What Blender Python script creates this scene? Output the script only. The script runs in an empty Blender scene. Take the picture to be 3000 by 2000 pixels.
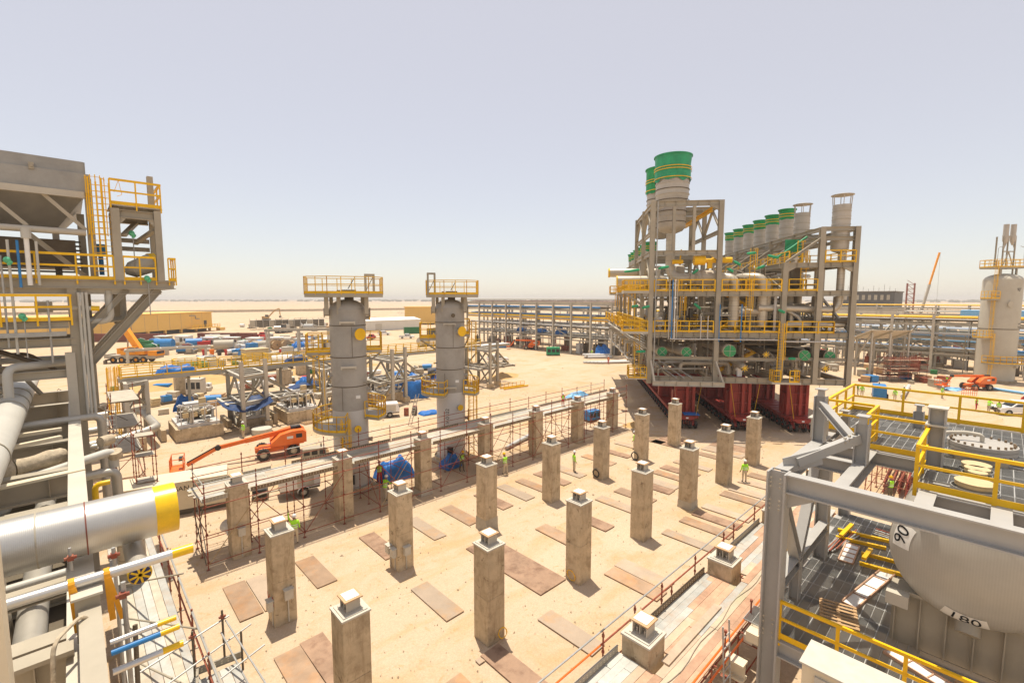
import bpy, bmesh, math, random
from mathutils import Vector, Matrix, noise as mnoise
R = random.Random(7)
rad = math.radians
pi = math.pi
SC = bpy.context.scene
COL = SC.collection

# ---------------------------------------------------------------- camera
# site axes: x runs along the rows of piers, y across them, z up; metres
HEAD = 0.7583
cd = bpy.data.cameras.new('camera')
cam = bpy.data.objects.new('camera', cd)
COL.objects.link(cam)
cam.location = (0, 0, 14.0)
cam.rotation_euler = (pi / 2 - 0.0920, 0, -HEAD)
cd.sensor_width = 36.0
cd.lens = 36.0 * 1363.0 / 3000.0
cd.clip_start = 0.05
cd.clip_end = 20000
SC.camera = cam

# ---------------------------------------------------------------- sky, sun, exposure
SUN_EL = rad(77.5)
SUN_H = Vector((0.40, 0.92)).normalized()
W = bpy.data.worlds.new('World')
SC.world = W
W.use_nodes = True
nt = W.node_tree
bg = nt.nodes['Background']
sky = nt.nodes.new('ShaderNodeTexSky')
sky.sky_type = 'NISHITA'
sky.sun_disc = False
sky.sun_elevation = SUN_EL
sky.sun_rotation = math.atan2(SUN_H.x, SUN_H.y)
sky.altitude = 0
sky.air_density = 1.0
sky.dust_density = 0.6
sky.ozone_density = 1.0
# even veil of suspended dust over the whole sky
veil = nt.nodes.new('ShaderNodeMixRGB')
veil.inputs[0].default_value = 0.48
nt.links.new(sky.outputs[0], veil.inputs[1])
veil.inputs[2].default_value = (8.0, 7.15, 6.5, 1)
nt.links.new(veil.outputs[0], bg.inputs[0])
bg.inputs[1].default_value = 0.10
sd = bpy.data.lights.new('sun', 'SUN')
sd.energy = 4.3
sd.angle = rad(0.55)
sd.color = (1.0, 0.91, 0.77)
sun = bpy.data.objects.new('sun', sd)
COL.objects.link(sun)
sv = Vector((SUN_H.x * math.cos(SUN_EL), SUN_H.y * math.cos(SUN_EL), math.sin(SUN_EL)))
sun.rotation_euler = sv.to_track_quat('Z', 'Y').to_euler()
sun.location = (0, 0, 60)
SC.view_settings.view_transform = 'Standard'
SC.view_settings.look = 'None'
SC.view_settings.exposure = 0.42
SC.view_settings.gamma = 1.0

# ---------------------------------------------------------------- materials
MATS = {}
def mat(name, col, rough=0.6, metal=0.0, var=0.12, scale=1.5, bump=0.0, bscale=20, spec=0.4, second=None, amount=0.5, sscale=0.6):
    """paint with slow and fine tone changes; second = stain colour mixed in by a patchy noise"""
    m = bpy.data.materials.new(name)
    m.use_nodes = True
    t = m.node_tree
    b = t.nodes['Principled BSDF']
    g = t.nodes.new('ShaderNodeNewGeometry')
    n1 = t.nodes.new('ShaderNodeTexNoise')
    n1.inputs['Scale'].default_value = scale
    n1.inputs['Detail'].default_value = 5
    n1.inputs['Roughness'].default_value = 0.65
    t.links.new(g.outputs['Position'], n1.inputs['Vector'])
    mr = t.nodes.new('ShaderNodeMapRange')
    mr.inputs[1].default_value = 0.3
    mr.inputs[2].default_value = 0.7
    mr.inputs[3].default_value = 1 - var
    mr.inputs[4].default_value = 1 + var
    t.links.new(n1.outputs[0], mr.inputs[0])
    base = t.nodes.new('ShaderNodeRGB')
    base.outputs[0].default_value = (*col, 1)
    out = base.outputs[0]
    if second:
        n2 = t.nodes.new('ShaderNodeTexNoise')
        n2.inputs['Scale'].default_value = sscale
        n2.inputs['Detail'].default_value = 7
        n2.inputs['Roughness'].default_value = 0.7
        t.links.new(g.outputs['Position'], n2.inputs['Vector'])
        r2 = t.nodes.new('ShaderNodeMapRange')
        r2.inputs[1].default_value = 0.48
        r2.inputs[2].default_value = 0.68
        r2.inputs[3].default_value = 0
        r2.inputs[4].default_value = amount
        t.links.new(n2.outputs[0], r2.inputs[0])
        mx = t.nodes.new('ShaderNodeMixRGB')
        t.links.new(r2.outputs[0], mx.inputs[0])
        t.links.new(out, mx.inputs[1])
        mx.inputs[2].default_value = (*second, 1)
        out = mx.outputs[0]
    mu = t.nodes.new('ShaderNodeMixRGB')
    mu.blend_type = 'MULTIPLY'
    mu.inputs[0].default_value = 1
    t.links.new(out, mu.inputs[1])
    t.links.new(mr.outputs[0], mu.inputs[2])
    t.links.new(mu.outputs[0], b.inputs['Base Color'])
    b.inputs['Roughness'].default_value = rough
    b.inputs['Metallic'].default_value = metal
    b.inputs['Specular IOR Level'].default_value = spec
    if bump:
        n3 = t.nodes.new('ShaderNodeTexNoise')
        n3.inputs['Scale'].default_value = bscale
        n3.inputs['Detail'].default_value = 4
        t.links.new(g.outputs['Position'], n3.inputs['Vector'])
        bp = t.nodes.new('ShaderNodeBump')
        bp.inputs['Strength'].default_value = bump
        bp.inputs['Distance'].default_value = 0.05
        t.links.new(n3.outputs[0], bp.inputs['Height'])
        t.links.new(bp.outputs[0], b.inputs['Normal'])
    MATS[name] = m
    return m

mat('steel', (0.385, 0.34, 0.26), 0.5, 0, 0.10, 0.7, spec=0.35)
mat('steel_light', (0.52, 0.475, 0.39), 0.5, 0, 0.08, 0.7)
mat('steel_dark', (0.13, 0.105, 0.07), 0.6, 0, 0.25, 0.9, second=(0.10, 0.07, 0.045), amount=.6)
mat('steel_blue', (0.40, 0.385, 0.355), 0.42, 0, 0.07, 0.9, spec=.45)
mat('cream', (0.66, 0.57, 0.41), 0.5, 0, 0.06, 1.0)
mat('galv', (0.40, 0.395, 0.37), 0.5, 0.35, 0.15, 3.0)
mat('yellow', (0.86, 0.50, 0.004), 0.45, 0, 0.10, 1.2)
mat('yellow_tape', (0.80, 0.50, 0.01), 0.3, 0, 0.10, 5.0)
mat('orange', (0.80, 0.155, 0.02), 0.42, 0, 0.10, 0.9, second=(0.55, 0.25, 0.09), amount=.35, sscale=.9)
mat('crane_orange', (0.85, 0.33, 0.01), 0.4, 0, 0.08, 0.9)
mat('sling', (0.78, 0.36, 0.02), 0.7, 0, 0.12, 4)
mat('red', (0.33, 0.038, 0.026), 0.5, 0, 0.2, 0.9, second=(0.22, 0.03, 0.022), amount=.7)
mat('rust_red', (0.27, 0.065, 0.035), 0.7, 0, 0.25, 3.0, second=(0.33, 0.17, 0.09), amount=.7, sscale=2)
mat('brown_red', (0.20, 0.06, 0.04), 0.65, 0, 0.15, 0.5)
mat('concrete', (0.53, 0.42, 0.275), 0.85, 0, 0.16, 1.4, bump=.25, bscale=9, second=(0.22, 0.15, 0.08), amount=.6, sscale=1.9)
mat('grout', (0.52, 0.48, 0.40), 0.8, 0, 0.1, 3)
mat('stub_top', (0.50, 0.32, 0.17), 0.6, 0, 0.12, 2)
mat('white', (0.80, 0.78, 0.73), 0.5, 0, 0.05, 2)
mat('rust_plate', (0.37, 0.25, 0.16), 0.75, 0, 0.22, 0.9, bump=.1, bscale=6, second=(0.45, 0.235, 0.10), amount=.8, sscale=.75)
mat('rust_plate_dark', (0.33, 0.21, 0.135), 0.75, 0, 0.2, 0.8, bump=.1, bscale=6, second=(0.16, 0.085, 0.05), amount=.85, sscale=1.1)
mat('rust_plate_pale', (0.40, 0.31, 0.225), 0.75, 0, 0.14, 0.7, bump=.1, bscale=6, second=(0.47, 0.28, 0.13), amount=.8, sscale=.6)
mat('plank_steel', (0.49, 0.485, 0.44), 0.5, 0.2, 0.15, 2, second=(0.5, 0.33, 0.2), amount=.5, sscale=1.3)
mat('plank_rust', (0.52, 0.32, 0.205), 0.75, 0, 0.2, 2, second=(0.40, 0.225, 0.14), amount=.7, sscale=1.4)
mat('plank_pale', (0.50, 0.385, 0.275), 0.75, 0, 0.15, 2, second=(0.36, 0.42, 0.22), amount=.45, sscale=.7)
mat('toe', (0.21, 0.145, 0.085), 0.75, 0, 0.25, 3, second=(0.28, 0.21, 0.13), amount=.7, sscale=1.2)
mat('board', (0.47, 0.42, 0.33), 0.8, 0, 0.15, 2, second=(0.36, 0.28, 0.19), amount=.5, sscale=1.2)
mat('timber', (0.45, 0.29, 0.15), 0.8, 0, 0.2, 4)
mat('rubber', (0.035, 0.032, 0.03), 0.85, 0, 0.3, 4, second=(0.14, 0.11, 0.075), amount=.6, sscale=3)
mat('black', (0.025, 0.025, 0.025), 0.5, 0, 0.2, 3)
mat('glass', (0.05, 0.06, 0.07), 0.08, 0, 0.1, 2, spec=.7)
mat('tarp', (0.012, 0.13, 0.43), 0.5, 0, 0.25, 2.2, bump=.5, bscale=3.5)
mat('tarp_navy', (0.02, 0.05, 0.14), 0.5, 0, 0.3, 2.2, bump=.5, bscale=3.5)
mat('blue', (0.03, 0.20, 0.48), 0.45, 0, 0.12, 2)
mat('navy', (0.02, 0.03, 0.10), 0.5, 0, 0.1, 2)
mat('skyblue', (0.20, 0.45, 0.70), 0.5, 0, 0.1, 2)
mat('green_wrap', (0.012, 0.29, 0.085), 0.55, 0, 0.35, 1.6, bump=.35, bscale=4)
mat('green_pale', (0.022, 0.31, 0.14), 0.5, 0, 0.2, 1.2, bump=.2, bscale=4)
mat('green_cap', (0.035, 0.28, 0.10), 0.5, 0, 0.06, 1)
mat('green_box', (0.02, 0.17, 0.05), 0.55, 0, 0.12, 1)
mat('alu', (0.60, 0.585, 0.55), 0.36, 0.75, 0.10, 1.2, bump=.05, bscale=30)
mat('alu_dull', (0.46, 0.43, 0.37), 0.45, 0.45, 0.12, 1.2)
mat('pipe_paint', (0.50, 0.485, 0.43), 0.45, 0, 0.06, 1.1)
mat('pipe_dark', (0.12, 0.09, 0.055), 0.55, 0, 0.25, 1.4)
mat('vessel_grey', (0.38, 0.355, 0.315), 0.55, 0, 0.10, 0.8, second=(0.28, 0.255, 0.22), amount=.6, sscale=.5)
mat('vessel_cream', (0.50, 0.46, 0.37), 0.55, 0, 0.06, 0.5, second=(0.44, 0.38, 0.28), amount=.5, sscale=.4)
mat('vessel_pale', (0.56, 0.54, 0.51), 0.55, 0, 0.06, 0.6)
mat('stack_grey', (0.47, 0.43, 0.37), 0.5, 0.15, 0.08, 0.8)
mat('wall_yellow', (0.72, 0.46, 0.12), 0.7, 0, 0.04, 0.2)
mat('wall_white', (0.66, 0.63, 0.56), 0.7, 0, 0.05, 0.3)
mat('paint_white', (0.78, 0.77, 0.74), 0.3, 0, 0.04, 1)
mat('hi_vis', (0.40, 0.85, 0.03), 0.7, 0, 0.08, 4)
mat('hi_vis_orange', (0.85, 0.22, 0.02), 0.7, 0, 0.08, 4)
mat('cloth_khaki', (0.55, 0.46, 0.32), 0.85, 0, 0.1, 5)
mat('cloth_red', (0.48, 0.035, 0.03), 0.85, 0, 0.1, 5)
mat('cloth_blue', (0.05, 0.08, 0.2), 0.85, 0, 0.1, 5)
mat('skin', (0.30, 0.16, 0.09), 0.6, 0, 0.05, 5)
mat('ink', (0.02, 0.02, 0.022), 0.7, 0, 0.1, 5)
mat('red_paint', (0.45, 0.05, 0.02), 0.7, 0, 0.1, 5)
mat('blanket', (0.45, 0.37, 0.26), 0.9, 0, 0.25, 6, bump=.6, bscale=6)
mat('rope', (0.42, 0.30, 0.16), 0.9, 0, 0.2, 9)
mat('scrub', (0.12, 0.105, 0.06), 0.9, 0, 0.3, 0.02)
mat('earth', (0.50, 0.32, 0.13), 0.95, 0, 0.18, 0.5, bump=.6, bscale=1.5)
mat('rubble', (0.48, 0.38, 0.26), 0.95, 0, 0.25, 0.8, bump=.8, bscale=3)
mat('building_dark', (0.075, 0.07, 0.065), 0.7, 0, 0.2, 0.2)

def concrete_stains():
    m = MATS['concrete']; t = m.node_tree; L = t.links.new; b = t.nodes['Principled BSDF']; src = b.inputs['Base Color'].links[0].from_socket
    g = t.nodes.new('ShaderNodeNewGeometry')
    def layer(src, scale, vec, a, c, col, amt):
        mp = t.nodes.new('ShaderNodeMapping'); mp.inputs['Scale'].default_value = vec; L(g.outputs['Position'], mp.inputs['Vector'])
        n = t.nodes.new('ShaderNodeTexNoise'); n.inputs['Scale'].default_value = scale; n.inputs['Detail'].default_value = 8; n.inputs['Roughness'].default_value = .72; n.inputs['Distortion'].default_value = .4; L(mp.outputs[0], n.inputs['Vector'])
        r = t.nodes.new('ShaderNodeMapRange'); r.inputs[1].default_value = a; r.inputs[2].default_value = c; r.inputs[4].default_value = amt; L(n.outputs[0], r.inputs[0])
        x = t.nodes.new('ShaderNodeMixRGB'); L(r.outputs[0], x.inputs[0]); L(src, x.inputs[1]); x.inputs[2].default_value = (*col, 1); return x.outputs[0]
    o = layer(src, 1.0, (5, 5, .7), .52, .72, (.27, .185, .10), .75)
    o = layer(o, 2.6, (1, 1, 1), .60, .66, (.16, .11, .06), .8)
    o = layer(o, 1.3, (1, 1, .5), .55, .75, (.60, .48, .32), .7)
    L(o, b.inputs['Base Color'])
concrete_stains()
def tone_by_object(name, lo, hi):
    """each pour or sheet differs a little from its neighbour"""
    t = MATS[name].node_tree; L = t.links.new; b = t.nodes['Principled BSDF']; src = b.inputs['Base Color'].links[0].from_socket
    oi = t.nodes.new('ShaderNodeObjectInfo'); r = t.nodes.new('ShaderNodeMapRange'); r.inputs[3].default_value = lo; r.inputs[4].default_value = hi; L(oi.outputs['Random'], r.inputs[0])
    x = t.nodes.new('ShaderNodeMixRGB'); x.blend_type = 'MULTIPLY'; x.inputs[0].default_value = 1; L(src, x.inputs[1]); L(r.outputs[0], x.inputs[2]); L(x.outputs[0], b.inputs['Base Color'])
for n_, a_, c_ in (('concrete', .84, 1.08), ('rust_plate', .8, 1.15), ('rust_plate_pale', .85, 1.15), ('plank_rust', .8, 1.15), ('plank_steel', .82, 1.12), ('plank_pale', .82, 1.12), ('board', .8, 1.12), ('yellow', .9, 1.05), ('steel', .9, 1.08), ('steel_light', .88, 1.06)): tone_by_object(n_, a_, c_)

def sand_material():
    m = bpy.data.materials.new('sand'); m.use_nodes = True
    t = m.node_tree; L = t.links.new; b = t.nodes['Principled BSDF']
    g = t.nodes.new('ShaderNodeNewGeometry')
    def nz(scale, detail=6, rough=.6, dist=0, vec=None):
        n = t.nodes.new('ShaderNodeTexNoise')
        n.inputs['Scale'].default_value = scale; n.inputs['Detail'].default_value = detail
        n.inputs['Roughness'].default_value = rough; n.inputs['Distortion'].default_value = dist
        L(vec or g.outputs['Position'], n.inputs['Vector']); return n.outputs[0]
    def ramp(v, a, c):
        r = t.nodes.new('ShaderNodeMapRange'); r.inputs[1].default_value = a; r.inputs[2].default_value = c
        L(v, r.inputs[0]); return r.outputs[0]
    def mix(f, a, c, mode='MIX'):
        x = t.nodes.new('ShaderNodeMixRGB'); x.blend_type = mode
        (L(f, x.inputs[0]) if not isinstance(f, float) else setattr(x.inputs[0], 'default_value', f))
        for s, q in ((1, a), (2, c)):
            if isinstance(q, tuple): x.inputs[s].default_value = (*q, 1)
            else: L(q, x.inputs[s])
        return x.outputs[0]
    # long wheel tracks: noise stretched along two headings
    def track(angle, sx, sy, a, c):
        mp = t.nodes.new('ShaderNodeMapping'); mp.inputs['Rotation'].default_value = (0, 0, angle)
        mp.inputs['Scale'].default_value = (sx, sy, 1); L(g.outputs['Position'], mp.inputs['Vector'])
        return ramp(nz(1.0, 5, .6, .6, mp.outputs[0]), a, c)
    base = mix(ramp(nz(0.05, 5, .6), .35, .65), (0.58, 0.432, 0.288), (0.63, 0.492, 0.348))
    base = mix(ramp(nz(0.22, 7, .68, .5), .5, .7), base, (0.57, 0.375, 0.20))
    base = mix(track(.35, .10, .55, .54, .76), base, (0.55, 0.385, 0.20))
    base = mix(track(-.75, .12, .8, .58, .80), base, (0.56, 0.40, 0.22))
    base = mix(ramp(nz(1.7, 8, .75, .8), .56, .74), base, (0.50, 0.32, 0.135))
    base = mix(ramp(nz(4.5, 6, .8, 1.2), .64, .74), base, (0.38, 0.25, 0.12))
    base = mix(1.0, base, ramp(nz(14, 4, .8), -.9, .75), 'MULTIPLY')
    L(base, b.inputs['Base Color'])
    b.inputs['Roughness'].default_value = 0.95; b.inputs['Specular IOR Level'].default_value = 0.1
    bp = t.nodes.new('ShaderNodeBump'); bp.inputs['Strength'].default_value = 0.45; bp.inputs['Distance'].default_value = 0.12
    ad = t.nodes.new('ShaderNodeMath'); ad.operation = 'ADD'
    L(nz(2.2, 8, .7, .5), ad.inputs[0]); L(nz(.7, 6, .6, .8), ad.inputs[1])
    L(ad.outputs[0], bp.inputs['Height']); L(bp.outputs[0], b.inputs['Normal'])
    MATS['sand'] = m
sand_material()

def banded(name, col, line, step, width=.02, axis=2, rough=.5, metal=0., var=.08):
    """sheet with dark seams every step metres along one object axis"""
    m = mat(name, col, rough, metal, var, 1.2)
    t = m.node_tree; L = t.links.new; b = t.nodes['Principled BSDF']
    tc = t.nodes.new('ShaderNodeTexCoord'); sx = t.nodes.new('ShaderNodeSeparateXYZ'); L(tc.outputs['Object'], sx.inputs[0])
    dv = t.nodes.new('ShaderNodeMath'); dv.operation = 'DIVIDE'; dv.inputs[1].default_value = step; L(sx.outputs[axis], dv.inputs[0])
    fr = t.nodes.new('ShaderNodeMath'); fr.operation = 'FRACT'; L(dv.outputs[0], fr.inputs[0])
    lt = t.nodes.new('ShaderNodeMath'); lt.operation = 'LESS_THAN'; lt.inputs[1].default_value = width / step; L(fr.outputs[0], lt.inputs[0])
    src = b.inputs['Base Color'].links[0].from_socket
    mx = t.nodes.new('ShaderNodeMixRGB'); L(lt.outputs[0], mx.inputs[0]); L(src, mx.inputs[1]); mx.inputs[2].default_value = (*line, 1)
    L(mx.outputs[0], b.inputs['Base Color'])
    return m
banded('clad', (0.47, 0.41, 0.32), (0.30, 0.27, 0.22), .5, .03)
banded('clad_alu', (0.56, 0.50, 0.40), (0.33, 0.29, 0.22), .55, .03, metal=.45, rough=.4)
banded('corrugated', (0.17, 0.055, 0.04), (0.10, 0.03, 0.022), .3, .12, axis=0)
banded('corrugated_green', (0.02, 0.16, 0.05), (0.012, 0.09, 0.03), .3, .12, axis=0)
banded('shed_sheet', (0.55, 0.50, 0.41), (0.38, 0.33, 0.26), .5, .1, axis=0)

# ---------------------------------------------------------------- geometry helpers
def V3(p): return Vector(p)
def basis(d, up=(0, 0, 1)):
    d = V3(d).normalized(); up = V3(up)
    if abs(d.dot(up)) > .999: up = Vector((0, 1, 0))
    x = up.cross(d).normalized() * -1
    y = d.cross(x).normalized() * 1
    if y.dot(up) < 0: x, y = -x, -y
    return x, y, d
class MB:
    def __init__(s): s.v = []; s.f = []; s.m = []; s.cur = 0
    def add(s, vs, fs):
        o = len(s.v); s.v += [tuple(v) for v in vs]; s.f += [tuple(i + o for i in f) for f in fs]; s.m += [s.cur] * len(fs); return s
    def box(s, c, d, rz=0, ry=0, rx=0):
        hx, hy, hz = d[0] / 2, d[1] / 2, d[2] / 2
        M = Matrix.Rotation(rz, 3, 'Z') @ Matrix.Rotation(ry, 3, 'Y') @ Matrix.Rotation(rx, 3, 'X') if (rz or ry or rx) else None
        vs = []
        for x, y, z in ((-1,-1,-1),(1,-1,-1),(1,1,-1),(-1,1,-1),(-1,-1,1),(1,-1,1),(1,1,1),(-1,1,1)):
            p = Vector((x * hx, y * hy, z * hz))
            if M: p = M @ p
            vs.append(p + V3(c))
        return s.add(vs, [(3,2,1,0),(4,5,6,7),(0,1,5,4),(1,2,6,5),(2,3,7,6),(3,0,4,7)])
    def b2(s, a, b): return s.box([(a[i] + b[i]) / 2 for i in range(3)], [abs(b[i] - a[i]) for i in range(3)])
    def bar(s, p, q, w, h=None, up=(0, 0, 1)):
        p, q = V3(p), V3(q); h = h or w; x, y, d = basis(q - p, up); vs = []
        for e in (p, q):
            for i, j in ((-1,-1),(1,-1),(1,1),(-1,1)): vs.append(e + x * (i * w / 2) + y * (j * h / 2))
        return s.add(vs, [(3,2,1,0),(4,5,6,7),(0,1,5,4),(1,2,6,5),(2,3,7,6),(3,0,4,7)])
    def ibeam(s, p, q, w, h, tf=.12, tw=.1, up=(0, 0, 1)):
        p, q = V3(p), V3(q); x, y, d = basis(q - p, up)
        a, b = .5, .5 - tf; c = tw / 2
        pr = [(-a,-a),(a,-a),(a,-b),(c,-b),(c,b),(a,b),(a,a),(-a,a),(-a,b),(-c,b),(-c,-b),(-a,-b)]
        vs = [e + x * (i * w) + y * (j * h) for e in (p, q) for i, j in pr]
        n = 12; fs = [(k, (k + 1) % n, (k + 1) % n + n, k + n) for k in range(n)]
        for o, fl in ((0, 1), (n, 0)):
            for qd in ((0,1,2,11),(10,3,4,9),(8,5,6,7),(11,2,3,10),(9,4,5,8)):
                t = tuple(i + o for i in qd); fs.append(t[::-1] if fl else t)
        return s.add(vs, fs)
    def tube(s, p, q, r, n=10, r2=None, caps=True):
        p, q = V3(p), V3(q); x, y, d = basis(q - p); r2 = r if r2 is None else r2
        vs = [e + (x * math.cos(k * 2 * pi / n) + y * math.sin(k * 2 * pi / n)) * rr for e, rr in ((p, r), (q, r2)) for k in range(n)]
        fs = [(k, k + n, (k + 1) % n + n, (k + 1) % n) for k in range(n)]
        if caps: fs += [tuple(range(n)), tuple(range(2 * n - 1, n - 1, -1))]
        return s.add(vs, fs)
    def path(s, pts, r, n=10, bend=None, seg=5, caps=True):
        pts = [V3(p) for p in pts]; bend = r * 3 if bend is None else bend; out = [pts[0]]
        for i in range(1, len(pts) - 1):
            a, b, c = pts[i - 1], pts[i], pts[i + 1]; u = (a - b); w = (c - b)
            L = min(bend, u.length * .49, w.length * .49); u.normalize(); w.normalize()
            p0, p2 = b + u * L, b + w * L
            for k in range(seg + 1):
                t = k / seg; out.append(p0 * (1 - t) ** 2 + b * (2 * t * (1 - t)) + p2 * t * t)
        out.append(pts[-1])
        return s.sweep(out, r, n, caps)
    def sweep(s, out, r, n=10, caps=True):
        rings = []; x = None; N = len(out)
        rs = r if isinstance(r, (list, tuple)) else [r] * N
        for i, p in enumerate(out):
            d = (out[min(i + 1, N - 1)] - out[max(i - 1, 0)]).normalized()
            if x is None: x, y, _ = basis(d)
            else:
                x = (x - d * x.dot(d)).normalized(); y = d.cross(x)
            if i == 0: y = d.cross(x)
            rings.append([p + (x * math.cos(k * 2 * pi / n) + y * math.sin(k * 2 * pi / n)) * rs[i] for k in range(n)])
        vs = [v for rg in rings for v in rg]
        fs = [(i * n + k, i * n + (k + 1) % n, (i + 1) * n + (k + 1) % n, (i + 1) * n + k) for i in range(N - 1) for k in range(n)]
        if caps: fs += [tuple(range(n - 1, -1, -1)), tuple((N - 1) * n + k for k in range(n))]
        return s.add(vs, fs)
    def lathe(s, prof, n=32, c=(0, 0, 0), a0=0, a1=2 * pi):
        full = abs(a1 - a0 - 2 * pi) < 1e-6; m = n if full else n + 1; c = V3(c)
        vs = [c + Vector((r * math.cos(a0 + (a1 - a0) * k / n), r * math.sin(a0 + (a1 - a0) * k / n), z)) for r, z in prof for k in range(m)]
        fs = [(i * m + k, i * m + (k + 1) % m, (i + 1) * m + (k + 1) % m, (i + 1) * m + k) for i in range(len(prof) - 1) for k in range(n)]
        return s.add(vs, fs)
    def ball(s, c, r, n=10, sq=(1, 1, 1)):
        pr = [(math.sin(pi * i / n) * r, -math.cos(pi * i / n) * r) for i in range(n + 1)]
        o = len(s.v); s.lathe([(max(a, 1e-4), z) for a, z in pr], n * 2)
        for i in range(o, len(s.v)): v = s.v[i]; s.v[i] = (v[0] * sq[0] + c[0], v[1] * sq[1] + c[1], v[2] * sq[2] + c[2])
        return s
    def xf(s, M, start=0):
        for i in range(start, len(s.v)): s.v[i] = tuple(M @ V3(s.v[i]))
        return s
    def prism(s, poly, z0, z1):
        n = len(poly); vs = [(x, y, z) for z in (z0, z1) for x, y in poly]
        return s.add(vs, [tuple(range(n - 1, -1, -1)), tuple(range(n, 2 * n))] + [(k, (k + 1) % n, (k + 1) % n + n, k + n) for k in range(n)])
    def mesh(s, name, mats, sharp=38):
        me = bpy.data.meshes.new(name); me.from_pydata(s.v, [], s.f)
        for m in (mats if isinstance(mats, (list, tuple)) else [mats]): me.materials.append(MATS[m] if isinstance(m, str) else m)
        if any(s.m): me.polygons.foreach_set('material_index', s.m)
        me.polygons.foreach_set('use_smooth', [True] * len(me.polygons)); me.update()
        me.set_sharp_from_angle(angle=rad(sharp)); return me

def setp(o, label=None, cat=None, group=None, kind=None):
    for k, v in (('label', label), ('category', cat), ('group', group), ('kind', kind)):
        if v: o[k] = v
    return o
def thing(name, label, cat, loc=(0, 0, 0), rz=0, group=None):
    o = bpy.data.objects.new(name, None); COL.objects.link(o); o.location = loc; o.rotation_euler = (0, 0, rz); o.empty_display_size = .2
    return setp(o, label, cat, group)
def part(name, mb, m, parent=None, label=None, loc=None, rz=0, sharp=38):
    me = mb.mesh(name, m, sharp) if isinstance(mb, MB) else mb
    o = bpy.data.objects.new(name, me); COL.objects.link(o)
    if parent is not None: o.parent = parent
    if loc is not None: o.location = loc
    if rz: o.rotation_euler = (0, 0, rz)
    if label: o['label'] = label
    return o
def solo(name, mb, m, label, cat, loc=(0, 0, 0), rz=0, group=None, sharp=38):
    return setp(part(name, mb, m, None, None, loc, rz, sharp), label, cat, group)
def struct(name, mb, m, parent=None, kind='structure'):
    o = part(name, mb, m, parent); o['kind'] = kind; return o
def clone(root, loc, rz=None, label=None, group=None, tint=None):
    def cp(o, par):
        c = o.copy(); COL.objects.link(c); c.parent = par
        for k in o.children: cp(k, c)
        return c
    r = cp(root, None); r.location = loc
    if rz is not None: r.rotation_euler = (0, 0, rz)
    return setp(r, label, None, group)

# unit members shared by every frame; slot colours are set per object
UNIT = {}
def unit(kind):
    if kind not in UNIT:
        b = MB()
        if kind == 'I': b.ibeam((0, 0, 0), (0, 0, 1), 1, 1, .08, .06, (0, 1, 0))
        elif kind == 'H': b.ibeam((0, 0, 0), (0, 0, 1), 1, 1, .10, .07, (0, 1, 0))
        elif kind == 'box': b.box((0, 0, .5), (1, 1, 1))
        elif kind == 'chan':
            b.box((0, .45, .5), (1, .1, 1)); b.box((0, -.45, .5), (1, .1, 1)); b.box((-.45, 0, .5), (.1, .8, 1))
        else: b.tube((0, 0, 0), (0, 0, 1), .5, int(kind[1:]))
        me = b.mesh('unit_' + kind, 'steel'); UNIT[kind] = me
    return UNIT[kind]
def member(parent, name, p, q, w, h=None, m='steel', kind='I', up=(0, 0, 1)):
    p, q = V3(p), V3(q); h = h or w; x, y, d = basis(q - p, up)
    o = bpy.data.objects.new(name, unit(kind)); COL.objects.link(o)
    if parent is not None: o.parent = parent
    M = Matrix(((x.x * w, y.x * h, d.x, p.x), (x.y * w, y.y * h, d.y, p.y), (x.z * w, y.z * h, d.z, p.z), (0, 0, 0, 1)))
    L = (q - p).length
    for r in range(3): M[r][2] *= L
    o.matrix_basis = M
    o.material_slots[0].link = 'OBJECT'; o.material_slots[0].material = MATS[m]
    return o
def pipe(parent, pts, r, m='pipe_paint', n=12, bend=None, name='pipe', label=None):
    return part(name, MB().path(pts, r, n, bend), m, parent, label)
def flange(mb, c, axis, r, w=.06, n=16):
    a = V3(axis).normalized(); return mb.tube(V3(c) - a * w / 2, V3(c) + a * w / 2, r, n)

def rail_mb(pts, h=1.1, step=1.5, w=.06, toe=True, closed=False):
    b = MB(); pts = [V3(p) for p in pts]
    if closed: pts.append(pts[0])
    up = Vector((0, 0, 1))
    for a, c in zip(pts, pts[1:]):
        L = (c - a).length; n = max(1, round(L / step))
        for k in range(n + 1): p = a.lerp(c, k / n); b.bar(p - up * .08, p + up * h, w, w, (1, 0, 0))
        b.bar(a + up * h, c + up * h, w, w); b.bar(a + up * h * .55, c + up * h * .55, w * .85, w * .85)
        if toe: b.bar(a + up * .08, c + up * .08, .025, .16)
    return b
def rail(parent, pts, h=1.1, step=1.5, w=.06, m='yellow', closed=False, toe=True):
    return part('handrail', rail_mb(pts, h, step, w, toe, closed), m, parent)
def rail_split(parent, pts, h=1.1, step=1.5, w=.07, m='yellow'):
    """close handrail: rails are the part, each post a piece of it"""
    b = MB(); pts = [V3(p) for p in pts]; up = Vector((0, 0, 1)); posts = []
    for a, c in zip(pts, pts[1:]):
        n = max(1, round((c - a).length / step))
        posts += [a.lerp(c, k / n) for k in range(n + (c == pts[-1]))]
        b.bar(a + up * h, c + up * h, w, w)
    o = part('handrail', b, m, parent)
    for a, c in zip(pts, pts[1:]):
        part('mid_rail', MB().bar(a + up * h * .55, c + up * h * .55, w * .8, w * .8), m, o)
        part('toe_plate', MB().bar(a + up * .09, c + up * .09, .02, .17), m, o)
    for p in posts: member(o, 'post', p - up * .22, p + up * (h + .005), w * 1.02, w * .6, m, 'box', (1, 0, 0))
    return o
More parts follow.
